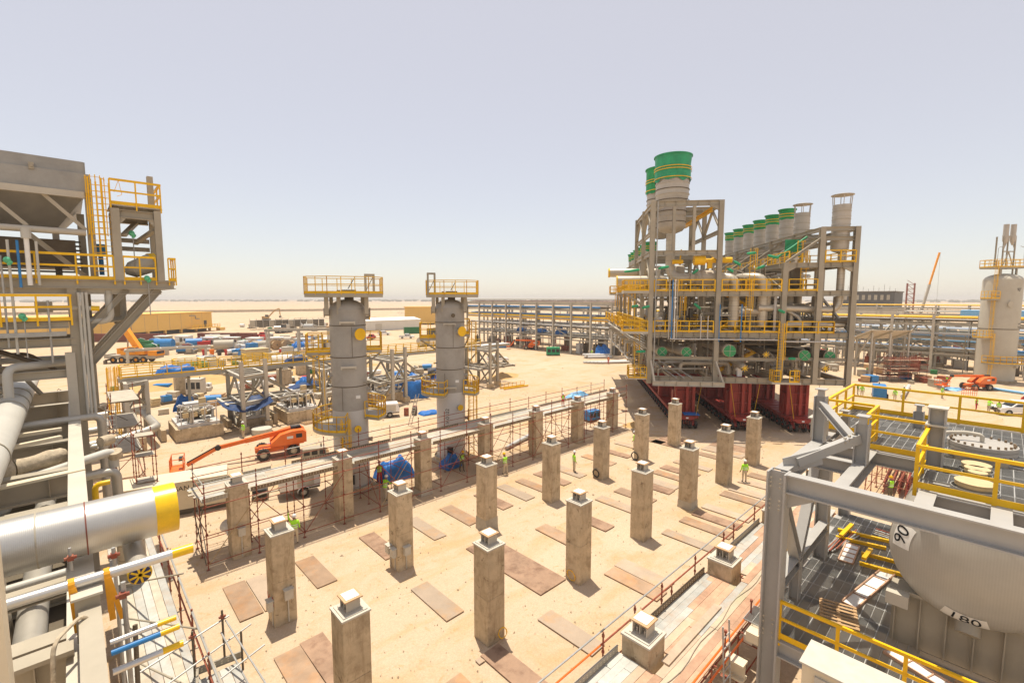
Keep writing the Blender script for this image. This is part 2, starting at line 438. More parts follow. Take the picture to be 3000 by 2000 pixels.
def ladder_mb(p, h, face, cage=True, w=.5):
    """vertical ladder from p up h metres; face = outward unit xy"""
    b = MB(); p = V3(p); f = Vector((face[0], face[1], 0)).normalized(); t = Vector((-f.y, f.x, 0)); up = Vector((0, 0, 1))
    for s in (-1, 1): b.bar(p + t * (s * w / 2), p + t * (s * w / 2) + up * h, .07, .04, f)
    for k in range(int(h / .3)): b.bar(p - t * w / 2 + up * (.15 + k * .3), p + t * w / 2 + up * (.15 + k * .3), .03)
    if cage:
        z = 2.2
        while z <= h + .01:
            ring = [p + t * (math.cos(a) * .37) + f * (.05 + math.sin(a) * .7) + up * z for a in [pi * k / 8 for k in range(9)]]
            for a, c in zip(ring, ring[1:]): b.bar(a, c, .05, .015)
            z += .9
        for k in (1, 2.7, 4, 5.3, 7):
            a = pi * k / 8; q = p + t * (math.cos(a) * .37) + f * (.05 + math.sin(a) * .7)
            b.bar(q + up * 2.2, q + up * h, .04, .012)
    return b
def text_mesh(s, size, depth=.004, bend=None, align='CENTER', name='lettering'):
    c = bpy.data.curves.new(name, 'FONT'); c.body = s; c.size = size; c.extrude = depth; c.align_x = align; c.align_y = 'CENTER'
    o = bpy.data.objects.new(name, c); COL.objects.link(o)
    me = bpy.data.meshes.new_from_object(o.evaluated_get(bpy.context.evaluated_depsgraph_get()))
    bpy.data.objects.remove(o); bpy.data.curves.remove(c); me.name = name
    return me
def lettering(parent, s, size, M, m='ink', bend=None, vertical=False, name='lettering'):
    """flat letters placed by matrix M; bend = (radius) wraps the x axis round a cylinder whose axis is local y"""
    me = text_mesh(s, size)
    if vertical:
        for v in me.vertices: v.co = Vector((-v.co.y, v.co.x, v.co.z))
    if bend:
        for v in me.vertices:
            a = v.co.x / bend; rr = bend + v.co.z
            v.co = Vector((math.sin(a) * rr, v.co.y, math.cos(a) * rr - bend))
    me.materials.clear(); me.materials.append(MATS[m])
    o = bpy.data.objects.new(name, me); COL.objects.link(o); o.parent = parent; o.matrix_basis = M
    return o
def facing(p, normal, up=(0, 0, 1)):
    """matrix: local x right, y up, z out of the surface"""
    z = V3(normal).normalized(); y = V3(up); y = (y - z * y.dot(z)).normalized(); x = y.cross(z)
    return Matrix(((x.x, y.x, z.x, p[0]), (x.y, y.y, z.y, p[1]), (x.z, y.z, z.z, p[2]), (0, 0, 0, 1)))
ORD = ['first', 'second', 'third', 'fourth', 'fifth', 'sixth', 'seventh', 'eighth', 'ninth', 'tenth', 'eleventh', 'twelfth']
# ================================================================ the ground
def ground():
    b = MB()
    def axis(lo, hi, fine0, fine1, step):
        a = [fine0 + step * i for i in range(int((fine1 - fine0) / step) + 1)]; d = step
        while a[-1] < hi: d *= 1.35; a.append(a[-1] + d)
        d = step
        while a[0] > lo: d *= 1.35; a.insert(0, a[0] - d)
        return a
    xs = axis(-6000, 9000, -8, 130, 1.6); ys = axis(-6000, 9000, -12, 150, 1.6)
    def hz(x, y):
        far = max(0, min(1, (math.hypot(x - 45, y - 45) - 250) / 1200))
        z = .05 * (mnoise.noise((x * .11, y * .11, 0)) + .6 * mnoise.noise((x * .37, y * .37, 3))) - .045
        if 3 < x < 45 and 9 < y < 31: z = z * .35 - .005
        return z + far * 2.2 * mnoise.noise((x * .0012, y * .0012, 5))
    nx = len(xs); vs = [(x, y, hz(x, y)) for y in ys for x in xs]
    b.add(vs, [(j * nx + i, j * nx + i + 1, (j + 1) * nx + i + 1, (j + 1) * nx + i) for j in range(len(ys) - 1) for i in range(nx - 1)])
    struct('ground', b, 'sand')
ground()

def mound(name, label, c, rx, ry, h, m='earth', rz=0, seed=0):
    b = MB(); n = 26; ring = 9; vs = [(0, 0, h)]
    for i in range(1, ring + 1):
        for k in range(n):
            a = 2 * pi * k / n; f = i / ring
            wob = 1 + .22 * mnoise.noise((math.cos(a) * 1.4 + seed, math.sin(a) * 1.4, seed))
            z = h * (1 - f) ** 1.25 * (1 + .5 * mnoise.noise((math.cos(a) * f * 3 + seed, math.sin(a) * f * 3, 2))) - (.06 if i == ring else 0)
            vs.append((math.cos(a) * f * rx * wob, math.sin(a) * f * ry * wob, z))
    fs = [(0, 1 + k, 1 + (k + 1) % n) for k in range(n)]
    for i in range(ring - 1):
        o = 1 + i * n
        fs += [(o + k, o + n + k, o + n + (k + 1) % n, o + (k + 1) % n) for k in range(n)]
    b.add(vs, fs); return solo(name, b, m, label, 'sand mound', (c[0], c[1], -.02), rz)

# ================================================================ concrete piers
PU = lambda i: 11.84 + 5.89 * (i - 2)
PW = {'A': 28.05, 'B': 20.96, 'C': 13.87, 'D': 6.78}
def pier_meshes():
    b = MB(); h = .46; c = .03
    for z0, z1, gr in ((0, 1.93, 0), (1.93, 1.95, -.012), (1.95, 4.0, 0)):
        g = h + gr; poly = [(g - c, -g), (g, -g + c), (g, g - c), (g - c, g), (-g + c, g), (-g, g - c), (-g, -g + c), (-g + c, -g)]
        b.prism(poly, z0 + (.001 if z0 else -.15), z1)
    shaft = b.mesh('shaft', 'concrete', 25)
    g = MB(); g.box((0, 0, 4.03), (.97, .97, .06)); g.box((0, 0, 4.075), (.80, .80, .03))
    stub = MB(); stub.box((0, 0, 4.105), (.60, .60, .03)); stub.ibeam((0, 0, 4.12), (0, 0, 4.47), .46, .48, .06, .06, (0, 1, 0)); stub.box((0, 0, 4.295), (.45, .02, .35))
    for sx in (-1, 1):
        for sy in (-1, 1): stub.tube((sx * .14, sy * .13, 4.12), (sx * .14, sy * .13, 4.26), .03, 6)
    tp = MB(); tp.box((0, 0, 4.49), (.60, .60, .04))
    pad = MB(); pad.box((0, 0, 4.52), (.44, .44, .02))
    return shaft, g.mesh('grout_cap', 'grout'), stub.mesh('steel_stub', 'steel_light'), tp.mesh('top_plate', 'stub_top'), pad.mesh('sliding_pad', 'white')
PM = pier_meshes()
ROWT = {'A': 'of the row inside the red scaffold walkway', 'B': 'of the row next to the red scaffold', 'C': 'of the row between the steel plates', 'D': 'standing through the plank walkway'}
PIERS = {}
for row in 'ABCD':
    for i in range(1, 8):
        if row == 'D' and i > 5: continue
        if row == 'A' and i == 1: lab = 'concrete pier at the left end of the red scaffold walkway'
        elif row == 'B' and i == 1: lab = 'concrete pier with red HS letters and switch boxes'
        elif row == 'C' and i == 1: lab = 'concrete pier cut by the bottom edge of the photo'
        else: lab = '%s concrete pier from the camera %s' % (ORD[i - 1], ROWT[row])
        t = thing('concrete_pier', lab, 'pier', (PU(i), PW[row], 0), R.uniform(-.01, .01), 'concrete piers for the module')
        for n, me in zip(('shaft', 'grout_cap', 'steel_stub', 'top_plate', 'sliding_pad'), PM):
            part(n, me, None, t)
        PIERS[row + str(i)] = t
p = PIERS['B1']
lettering(p, 'H S', .62, facing((-.463, 0.0, 1.05), (-1, 0, 0)) @ Matrix.Rotation(rad(5), 4, 'Z'), 'red_paint')

def switch_box(parent_key, face, z, s=(.34, .2, .42), off=0):
    b = MB(); f = Vector((*face, 0)); t = Vector((-f.y, f.x, 0)); c = f * (.46 + s[1] / 2 + .03) + t * off
    b.box((c.x, c.y, z), (s[0], s[1], s[2]) if abs(f.y) > .5 else (s[1], s[0], s[2]))
    b.box((c.x - f.x * .0, c.y - f.y * 0, z + s[2] / 2 + .02), ((s[0] + .06, s[1] + .06, .03) if abs(f.y) > .5 else (s[1] + .06, s[0] + .06, .03)))
    b.bar((c.x - f.x * s[1] / 2, c.y - f.y * s[1] / 2, z - s[2] / 2), (c.x - f.x * s[1] / 2, c.y - f.y * s[1] / 2, .05), .05)
    return b
for k, (key, face, z, off, lab) in enumerate((('B1', (0, 1), 1.15, 0, 'grey switch box on the left face of the HS pier'), ('B1', (-1, 0), 1.0, .30, 'grey switch box on the near left corner of the HS pier'), ('B1', (0, -1), 1.35, .1, 'cream switch box on the right face of the HS pier'),
        ('B2', (-1, 0), 1.0, .2, 'white switch box low on the second pier next to the scaffold'), ('B2', (-1, 0), 1.02, -.28, 'second white switch box low on the second pier next to the scaffold'), ('B2', (0, -1), 1.05, 0, 'white box on the right face of the second pier next to the scaffold'), ('A1', (0, -1), 1.5, 0, 'small grey box on the right face of the leftmost pier'))):
    q = PIERS[key]; solo('switch_box', switch_box(key, face, z, off=off), 'grout', lab, 'box', q.location, 0, 'switch boxes on the piers')
b = MB(); b.tube((-.55, -.1, 1.45), (-.95, -.1, 1.5), .30, 14, .36); b.box((-.50, -.1, 1.42), (.1, .5, .6)); b.bar((-.5, -.1, 1.1), (-.5, -.1, 0), .06)
solo('floodlight', b, 'paint_white', 'white floodlight fixed to the left side of the leftmost pier', 'lamp', PIERS['A1'].location, -1.2)
def coil(r, n=5, t=.022, seed=1):
    b = MB(); rr = random.Random(seed); pts = []
    for k in range(n * 16 + 1):
        a = 2 * pi * k / 16; q = r * (1 + .07 * math.sin(k * 1.7 + seed)); pts.append(Vector((math.cos(a) * q, .05 * math.sin(k * .37), math.sin(a) * q)))
    return b.sweep(pts, t, 6)
for key, dx, dy, z, r, m, lab in (('B5', -.52, .12, .42, .30, 'black', 'coil of black cable hung low on the fifth pier next to the scaffold'), ('B6', -.55, .3, .36, .34, 'black', 'large coil of black cable leaning on the sixth pier next to the scaffold'), ('C3', -.5, .05, .32, .27, 'yellow', 'yellow hose coil hung at the foot of the third pier between the plates'), ('C2', .25, -.55, .3, .2, 'yellow', 'loose yellow hose beside the second pier between the plates')):
    q = PIERS[key].location; solo('cable_coil', coil(r, 3 if m == 'yellow' else 5, .011 if m == 'yellow' else .03, len(key) + dx), m, lab, 'cable', (q.x + dx, q.y + dy, z), pi / 2 if dy > -.4 else 0)
for key, h in (('B3', .75), ('C5', .5), ('A3', .35)):
    b = MB(); b.lathe([(.70, -.02), (.675, h * .4), (.672, h * .8), (.668, h)], 4, (0, 0, 0), pi / 4, pi / 4 + 2 * pi)
    solo('plastic_wrap', b, 'board', {'B3': 'plastic sheet wrapped round the foot of the third pier next to the scaffold', 'C5': 'clear plastic sheet wrapped round the foot of the fifth pier between the plates', 'A3': 'pale plastic strip round the foot of the third pier inside the scaffold'}[key], 'plastic sheet', PIERS[key].location)

# ================================================================ steel plates on the sand
def plate(u0, u1, w0, w1, m, label, t=.035):
    b = MB(); a = R.uniform(-.012, .012); x, y = u1 - u0, w1 - w0
    c = [(R.uniform(-.015, .015), R.uniform(-.02, .02)) for _ in range(4)]
    poly = [(-x / 2 + c[0][0], -y / 2 + c[0][1]), (x / 2 + c[1][0], -y / 2 + c[1][1]), (x / 2 + c[2][0], y / 2 + c[2][1]), (-x / 2 + c[3][0], y / 2 + c[3][1])]
    b.prism(poly, 0, t)
    solo('steel_plate', b, m, label, 'steel plate', ((u0 + u1) / 2, (w0 + w1) / 2, .012), a, 'rusty plates on the sand')
RP = ['rust_plate', 'rust_plate_pale', 'rust_plate_dark']
S1 = [(4.5, 5.45), (5.5, 6.45), (7.83, 8.8), (11.45, 12.4), (14.5, 15.35), (17.05, 18), (20.05, 21), (22.15, 23.05), (24, 24.85), (26.05, 27), (28.1, 29.1), (32.15, 33.1), (34.7, 35.6), (37.5, 38.4), (40.5, 41.5)]
S2 = [(4.9, 5.88), (5.92, 6.85), (11.05, 12), (19.7, 20.65), (22.6, 23.55), (25.8, 26.7), (27.9, 28.9), (30.3, 31.25), (31.3, 32.2), (33.2, 34.1), (34.65, 35.7), (36.75, 37.65), (40.2, 41.1)]
S3 = [(8.85, 9.75), (10.85, 11.8), (14, 14.9), (18.9, 19.87), (19.9, 20.87), (24.85, 25.6), (27.05, 27.95), (28.5, 29.4), (30, 30.85), (32.9, 33.9), (34.3, 35.3), (36.3, 37.2), (38.1, 39.1)]
for nm, S, w0, w1 in (('beside the red scaffold', S1, 21.95, 25.1), ('between the middle piers', S2, 15.7, 18.75), ('beside the plank walkway', S3, 10.25, 13.2)):
    for k, (u0, u1) in enumerate(S):
        m = RP[(k * 5 + len(nm)) % 3 if k else 0]
        if (nm[0:8] == 'beside t' and k in (4, 10)): m = 'rust_plate_pale'
        plate(u0, u1, w0 + R.uniform(-.1, .1), w1 + R.uniform(-.1, .1), m, '%s rusty plate from the camera in the strip %s' % (ORD[k] if k < 12 else {12: 'thirteenth', 13: 'fourteenth', 14: 'fifteenth'}[k], nm))
plate(15.3, 17.15, 14.2, 19.9, 'rust_plate_dark', 'largest dark rusty steel plate lying between the middle piers')
plate(10.54, 10.8, 12.93, 13.2, 'rust_plate_pale', 'small square steel offcut beside the second pier between the plates')
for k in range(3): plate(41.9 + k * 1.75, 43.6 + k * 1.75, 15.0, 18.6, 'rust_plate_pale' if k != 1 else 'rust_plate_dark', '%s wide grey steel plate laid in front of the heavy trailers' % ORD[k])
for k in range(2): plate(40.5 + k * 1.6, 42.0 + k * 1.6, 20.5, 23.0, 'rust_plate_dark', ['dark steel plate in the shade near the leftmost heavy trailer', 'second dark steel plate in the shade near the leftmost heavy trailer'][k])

# ================================================================ scaffolds
def standard_mesh(h, key={}):
    h = round(h, 1)
    if h not in key:
        b = MB(); b.tube((0, 0, 0), (0, 0, h), .026, 8); b.box((0, 0, .006), (.16, .16, .012))
        z = .35
        while z < h: b.tube((0, 0, z), (0, 0, z + .07), .045, 8); z += .5
        key[h] = b.mesh('standard', 'rust_red')
    return key[h]
def sc_standard(parent, u, w, z, h): return part('standard', standard_mesh(h), None, parent, None, (u, w, z))
def sc_tube(parent, name, p, q, m='rust_red', d=.05): return member(parent, name, p, q, d, d, m, 't8')
def perforated_toe(parent, p, q, m='plank_rust', h=.2):
    """toe board of pressed plank: face with two rows of pale dots, painted as light through its holes"""
    p, q = V3(p), V3(q); d = (q - p); L = d.length; d.normalize(); b = MB(); up = Vector((0, 0, 1)); n = d.cross(up)
    b.bar(p + up * h / 2, q + up * h / 2, .03, h)
    b.bar(p + up * .01, q + up * .01, .06, .02); b.bar(p + up * (h - .01), q + up * (h - .01), .06, .02)
    o = part('toe_board', b, m, parent)
    c = MB(); k = .15
    while k < L:
        for z in (.065, .135):
            for s in (-1, 1):
                a = p + d * k + up * z + n * (s * .0165); c.box(a, (.04, .003, .035) if abs(d.x) > .5 else (.003, .04, .035))
        k += .16
    part('hole_light_dots', c, 'cream', o); return o  # cream dots paint the light that shows through the holes

SA = thing('scaffold_walkway', 'long raised scaffold walkway of red tubes round the far row of piers', 'scaffold', (0, 0, 0))
U0, U1, ZD = 4.35, 43.0, 3.6
us = []; u = U0
while u < U1 + .1: us.append(u); u += 2.416
for k, u in enumerate(us):
    sc_standard(SA, u, 27.45, 0, 4.7 + .12 * (k % 3)); sc_standard(SA, u, 30.35, 0, 4.8 + .1 * ((k + 1) % 3))
    if k % 2 == 0 or k < 2: sc_standard(SA, u, 29.05, 0, 3.5)
    for z in (.4, 1.9, 3.42): sc_tube(SA, 'transom', (u + .05, 27.35, z), (u + .05, 30.45, z))
for w in (27.45, 30.35):
    s = -.05 if w < 28 else .05
    for z in (.35, 1.85, 3.36, 4.12, 4.6):
        for k in range(0, len(us) - 1, 2):
            e = us[min(k + 2, len(us) - 1)]
            sc_tube(SA, 'guard_rail' if z > 3.6 else 'ledger', (us[k] - .12, w + s, z + R.uniform(-.03, .03)), (e + .12, w + s, z + R.uniform(-.03, .03)), 'rust_red' if z < 4.4 or R.random() < .6 else 'galv')
for k in range(0, len(us) - 1):
    if k % 2 == 0: sc_tube(SA, 'brace', (us[k], 27.36, .3), (us[k + 1], 27.36, 3.3), 'rust_red' if k % 4 else 'rope', .045)
    if k % 3 == 1: sc_tube(SA, 'brace', (us[k + 1], 27.34, .3), (us[k], 27.34, 3.2), 'rust_red', .045)
    if k % 4 == 0: sc_tube(SA, 'brace', (us[k] + .03, 27.5, .3), (us[k] + .03, 30.3, 3.3), 'galv' if k == 0 else 'rust_red', .045)
    if k % 2: sc_tube(SA, 'brace', (us[k], 30.44, .3), (us[k + 1], 30.44, 3.3), 'rust_red', .045)
sc_tube(SA, 'guard_rail', (U0 - .06, 27.4, 4.62), (U0 - .06, 30.4, 4.55), 'galv'); sc_tube(SA, 'guard_rail', (U0 - .06, 27.4, 4.1), (U0 - .06, 30.4, 4.1))
sc_tube(SA, 'brace', (U0 - .08, 27.5, .3), (U0 - .08, 30.3, 2.2), 'steel_dark', .05); sc_tube(SA, 'brace', (U0 - .08, 30.3, .3), (U0 - .08, 27.5, 3.3), 'steel_dark', .05)
for j in range(7):                               # deck boards behind the piers
    w = 28.62 + j * .252; u = U0 - .1 - R.random() * .4
    while u < U1:
        L = R.choice((2.4, 3.6, 3.9)); e = min(u + L, U1 + .2)
        member(SA, 'deck_board', (u + .01, w, ZD - .02 + R.uniform(-.006, .006)), (e - .01, w + R.uniform(-.01, .01), ZD - .02 + R.uniform(-.006, .006)), .236, .045, R.choice(('board', 'board', 'plank_steel', 'plank_pale')), 'box'); u = e
for i in range(0, 8):                            # short boards between the piers
    a = (U0 - .1) if i == 0 else PU(i) + .55; c = min(PU(i + 1) - .55, U1)
    if c - a < .4: continue
    for j in range(4):
        member(SA, 'deck_board', (a, 27.62 + j * .245, ZD - .02), (c, 27.62 + j * .245, ZD - .02), .23, .045, R.choice(('board', 'board', 'plank_steel')), 'box')
    perforated_toe(SA, (a, 27.52, ZD), (c, 27.52, ZD), 'toe' if i else 'steel')
u = U0
while u < U1 - 2:
    L = R.uniform(2.6, 4.6); perforated_toe(SA, (u, 30.29, ZD), (u + L, 30.29, ZD), R.choice(('toe', 'toe', 'steel'))); u += L + (.1 if R.random() < .7 else 1.2)

SD = thing('plank_walkway', 'low walkway of orange and grey pressed steel planks with red guard rails', 'scaffold', (0, 0, 0))
ZD2 = 3.42
def hole_plank(parent, p, q, w, m):
    o = member(parent, 'plank', p, q, w, .05, m, 'box'); return o
for j in range(9):
    w = 5.27 + j * .242; u = 5.0 - R.random() * 1.5
    while u < 27:
        L = R.choice((2.4, 3.0, 3.9)); e = min(u + L, 27.3)
        blocked = [i for i in range(1, 6) if 6.2 < w < 7.36 and e > PU(i) - .6 and u < PU(i) + .6]
        m = R.choice(('plank_rust', 'plank_rust', 'plank_pale', 'plank_steel', 'plank_steel', 'plank_rust')) if j != 8 else 'plank_steel'
        zz = ZD2 - .025 + R.uniform(-.008, .008)
        if blocked:
            i = blocked[0]
            if PU(i) - .5 - u > .2: hole_plank(SD, (u, w, zz), (PU(i) - .5, w, zz), .235, m)
            if e - PU(i) - .5 > .2: hole_plank(SD, (PU(i) + .5, w, zz), (e - .01, w, zz), .235, m)
        else: hole_plank(SD, (u, w, zz), (e - .01, w + R.uniform(-.006, .006), zz), .235, m)
        u = e
hole_plank(SD, (11.9, 6.1, ZD2 + .03), (15.6, 6.12, ZD2 + .03), .25, 'plank_pale')
for i in range(0, 6):
    a = 4.5 if i == 0 else PU(i) + .52; c = PU(i + 1) - .52 if i < 5 else 27
    perforated_toe(SD, (a, 7.33, ZD2), (c, 7.33, ZD2), 'steel' if i % 2 else 'toe', .22)
for u in (7.3, 10.7, 12.4, 14.1, 14.8, 16.6, 19.2, 20.25, 22.7, 25.2): part('guard_post', standard_mesh(1.0 if u != 14.8 else .6), None, SD, None, (u, 7.42, ZD2 - .1))
for k, (a, c) in enumerate(((4, 10.8), (10.6, 16.7), (16.5, 22.8), (22.6, 27))):
    sc_tube(SD, 'guard_rail', (a, 7.46, ZD2 + .92), (c, 7.46, ZD2 + .92), 'galv', .052); sc_tube(SD, 'guard_rail', (a, 7.46, ZD2 + .5), (c, 7.46, ZD2 + .5), 'rust_red' if k else 'orange', .055)
for u in range(5, 28, 2):
    for w in (5.2, 7.3): part('standard', standard_mesh(3.3), None, SD, None, (u, w, 0))
    sc_tube(SD, 'transom', (u, 5.05, ZD2 - .09), (u, 7.5, ZD2 - .09)); sc_tube(SD, 'transom', (u, 5.05, 1.6), (u, 7.4, 1.6))
for z in (1.5, ZD2 - .14):
    for w in (5.15, 7.35): sc_tube(SD, 'ledger', (4.5, w, z), (27.2, w, z), 'rust_red')
sc_tube(SD, 'guard_rail', (8.5, 4.98, ZD2 + .5), (21, 4.98, ZD2 + .55), 'orange', .06); sc_tube(SD, 'guard_rail', (9.5, 4.90, ZD2 + .05), (19, 4.90, ZD2 + .1), 'orange', .06)
for u in (9.6, 13.2, 15.2): part('guard_post', standard_mesh(1.4), None, SD, None, (u, 4.93, ZD2 - .4))
b = MB(); pts = [Vector((7 + k * .5, 5.75 + .06 * math.sin(k * 1.1) + .05 * math.sin(k * .43), ZD2 + .02)) for k in range(30)]
solo('power_cable', b.sweep(pts, .012, 6), 'steel', 'thin grey cable snaking along the plank walkway', 'cable')
la = MB(); P = Vector((13.15, 4.72, 2.4))
for s in (-.22, .22): la.tube((13.15 + s, 4.72, 1.2), (13.25 + s, 4.95, ZD2 + 1.2), .025, 8)
for k in range(10): z = 1.4 + k * .32; f = (z - 1.2) / (ZD2); la.tube((12.93 + .1 * f, 4.72 + .21 * f, z), (13.37 + .1 * f, 4.72 + .21 * f, z), .018, 6)
solo('ladder', la, 'galv', 'aluminium ladder leaning at the right edge of the plank walkway', 'ladder')
# ================================================================ two tall drums on skirts
def ring_floor(b, r0, r1, a0, a1, z, th=.12, n=20):
    vs = []
    for k in range(n + 1):
        a = a0 + (a1 - a0) * k / n
        for r, zz in ((r0, z), (r1, z), (r1, z - th), (r0, z - th)): vs.append((r * math.cos(a), r * math.sin(a), zz))
    fs = []
    for k in range(n):
        o = 4 * k
        for e in range(4): fs.append((o + e, o + (e + 1) % 4, o + 4 + (e + 1) % 4, o + 4 + e))
    fs += [(0, 3, 2, 1), (4 * n, 4 * n + 1, 4 * n + 2, 4 * n + 3)]
    b.add(vs, [f[::-1] for f in fs])
def arc(r, a0, a1, z, n=10): return [(r * math.cos(a0 + (a1 - a0) * k / n), r * math.sin(a0 + (a1 - a0) * k / n), z) for k in range(n + 1)]
def drum(loc, rz, label, tag, second):
    T = thing('process_column', label, 'vessel', loc, rz); r = 1.24; d = rad
    b = MB(); b.lathe([(r, 6.0), (r, 13.15), (r + .03, 13.15), (r + .03, 13.22), (r, 13.22)] + [(r * math.cos(a), 13.22 + .72 * math.sin(a)) for a in [pi / 2 * k / 8 for k in range(1, 8)]] + [(.01, 13.94)], 48)
    part('shell', b, 'vessel_grey', T)
    b = MB()
    for z in (12.1, 9.85, 7.75) if not second else (12.0, 9.85, 8.0): b.lathe([(r, z - .03), (r + .025, z - .03), (r + .025, z + .03), (r, z + .03)], 48)
    b.bar((.25, -r - .004, 9.9), (.25, -r - .004, 12.0), .025, .012); b.bar((-.5, -r * .93, 6.1), (-.5, -r * .93, 7.7), .025, .02); part('weld_band', b, 'pipe_dark', T); part('name_plate', MB().box((.55, -r * .92, 7.0), (.3, .06, .22)), 'white', T)
    b = MB(); b.lathe([(r + .25, 0), (r + .25, .06), (r + .02, .06), (r + .02, .5), (r, .5), (r, 6.0)], 48); part('skirt', b, 'vessel_pale', T, 'pale painted lower shell')
    b = MB(); b.lathe([(r + .26, .07), (r + .26, .33), (r + .22, .37)], 24); part('base_ring', b, 'concrete', T)
    # nozzles with yellow covers
    def nozzle(ang, z, rr, L, cap='yellow'):
        a = d(ang); dr = Vector((math.cos(a), math.sin(a), 0)); p = Vector((0, 0, z)) + dr * (r - .1)
        o = part('nozzle', MB().tube(p, p + dr * (L + .1), rr * .8, 16), 'vessel_grey', T)
        part('nozzle_cover', MB().tube(p + dr * (L + .1), p + dr * (L + .17), rr, 24), cap, o)
    nozzle(-60 if not second else -52, 11.5 if not second else 11.25, .42, .35); nozzle(-72 if not second else -58, 4.75, .25, .25)
    nozzle(5 if not second else -80, 12.6, .17, .25, 'yellow' if not second else 'pipe_dark'); nozzle(200, 11.0, .08, .2); nozzle(200, 8.5, .07, .2); nozzle(-15, 7.4, .15, .2, 'steel'); nozzle(-10, 3.6, .18, .2, 'steel')
    b = MB(); a = d(-40); dr = Vector((math.cos(a), math.sin(a), 0)); b.tube(dr * r + Vector((0, 0, 8.0)), dr * (r + .45) + Vector((.35, 0, 7.95)), .05, 8); part('dip_pipe', b, 'steel', T)
    for z in (12.35, 9.2) if not second else (11.9, 6.5):                    # lifting beams welded on the shell
        b = MB(); b.bar((-.55, -r - .18, z), (.5, -r - .18, z), .12, .14); b.bar((-.5, -r, z - .05), (-.5, -r - .2, z - .05), .1, .22); b.bar((.45, -r, z - .05), (.45, -r - .2, z - .05), .1, .22); part('pipe_bracket', b, 'steel_light', T)
    for s in (-1, 1):
        b = MB(); b.tube((s * r * .98, -.15, 13.0), (s * (r + .34), -.15, 13.0), .24, 18); b.tube((s * (r + .28), -.15, 13.0), (s * (r + .34), -.15, 13.0), .34, 18); part('trunnion', b, 'vessel_grey', T)
    # top platform
    zt = 14.35; x0, x1 = (-2.75, 2.45) if not second else (-1.95, 2.4); y0, y1 = -1.5, 2.2
    poly = [(x0, y0 + .8), (x0 + 1.5, y0 - .2), (x1 - 1.0, y0 - .2), (x1, y0 + .6), (x1, y1), (x0, y1)]
    o = part('top_platform', MB().prism(poly, zt - .26, zt), 'steel', T)
    part('handrail', rail_mb([(x, y, zt) for x, y in poly], 1.15, 1.0, .055, True, True), 'yellow', T)
    for x in (-1.35, -.55, 1.3): member(T, 'platform_leg', (x, -.95, 12.9), (x, -.95, zt - .26), .28, .28, 'steel', 'H')
    for x in (-1.1, 1.1): member(T, 'platform_leg', (x, 1.2, 12.9), (x, 1.2, zt - .26), .25, .25, 'steel', 'H')
    b = MB(); b.tube((.15, 0, 13.85), (.15, 0, 14.5), .32, 18); b.tube((.15, 0, 14.5), (.15, 0, 14.62), .5, 18); b.tube((-.55, .1, 13.8), (-.55, .1, 14.6), .12, 10); b.bar((.1, 0, 14.7), (.5, .1, 15.4), .05)
    part('top_nozzle', b, 'pipe_dark', T)
    b = MB(); q = 1.55 if not second else -1.5
    for x in (q - .28, q + .28): b.bar((x, -1.0, zt), (x, -1.0, zt + (1.3 if not second else 1.7)), .13, .16, (1, 0, 0))
    b.bar((q - .35, -1.0, zt + (1.3 if not second else 1.7)), (q + .35, -1.0, zt + (1.3 if not second else 1.7)), .16); b.bar((q - .25, -1, zt + .2), (q + .25, -1, zt + 1.2), .06)
    part('davit_frame', b, 'steel', T)
    # ring platforms
    for (a0, a1, z, R1) in (((d(105), d(262), 4.85, 2.6), (d(-42), d(58), 5.5, 2.55)) if not second else ((d(125), d(258), 6.05, 2.55), (d(-35), d(60), 5.95, 2.5))):
        b = MB(); ring_floor(b, r + .02, R1, a0, a1, z, .2); part('ring_platform', b, 'steel', T)
        pts = arc(R1 - .04, a0, a1, z, 12)
        part('handrail', rail_mb([((r + .1) * math.cos(a0), (r + .1) * math.sin(a0), z)] + pts + [((r + .1) * math.cos(a1), (r + .1) * math.sin(a1), z)], 1.1, 1.0, .06), 'yellow', T)
    for sx, x1, z in ((-1, 2.85, 10.15), (1, 2.35, 10.2)) if not second else ((-1, 2.6, 10.6), (1, 1.7, 10.9)):
        a, c = sorted((sx * .9, sx * x1)); b = MB().b2((a, .2, z - .2), (c, 2.0, z)); part('side_platform', b, 'steel', T)
        part('handrail', rail_mb([(sx * 1.15, .2, z), (sx * x1, .2, z), (sx * x1, 2.0, z), (sx * .9, 2.0, z)], 1.3, .8, .06), 'yellow', T)
        part('platform_brace', MB().bar((sx * r, .8, z - 1.1), (sx * x1, .8, z - .2), .12, .12), 'steel', T)
    lad = [((-.35, -r - .35, 0), 5.6, (0, -1), 1), ((-1.75, .9, 5.0), 6.4, (-1, 0), 1)] if not second else [((1.75, -.5, .3), 6.6, (.6, -1), 1), ((1.55, .5, 6.2), 5.8, (1, 0), 1)]
    for p_, h, f, cg in lad: part('caged_ladder', ladder_mb(p_, h, f, cg), 'yellow', T)
    M = facing((0, 0, 3.4 if second else 3.0), (0, -1, 0))
    a = d(-118 if not second else -104)
    M = facing((r * math.cos(a) * 1.004, r * math.sin(a) * 1.004, 3.7), (math.cos(a), math.sin(a), 0))
    lettering(T, tag, .46, M, 'ink', r, vertical=True)
    b = MB(); a = d(-95); p = Vector((r * math.cos(a), r * math.sin(a), 1.0)); b.box(p, (.5, .12, .7), a + pi / 2); part('access_opening', b, 'black', T)
    return T
drum((14.5, 32.6, 0), -.419, 'tall grey process column nearer the orange lift, yellow nozzle caps', '60-V-0101', False)
drum((23.7, 32.8, 0), -.627, 'tall grey process column marked 60-V-0102', '60-V-0102', True)

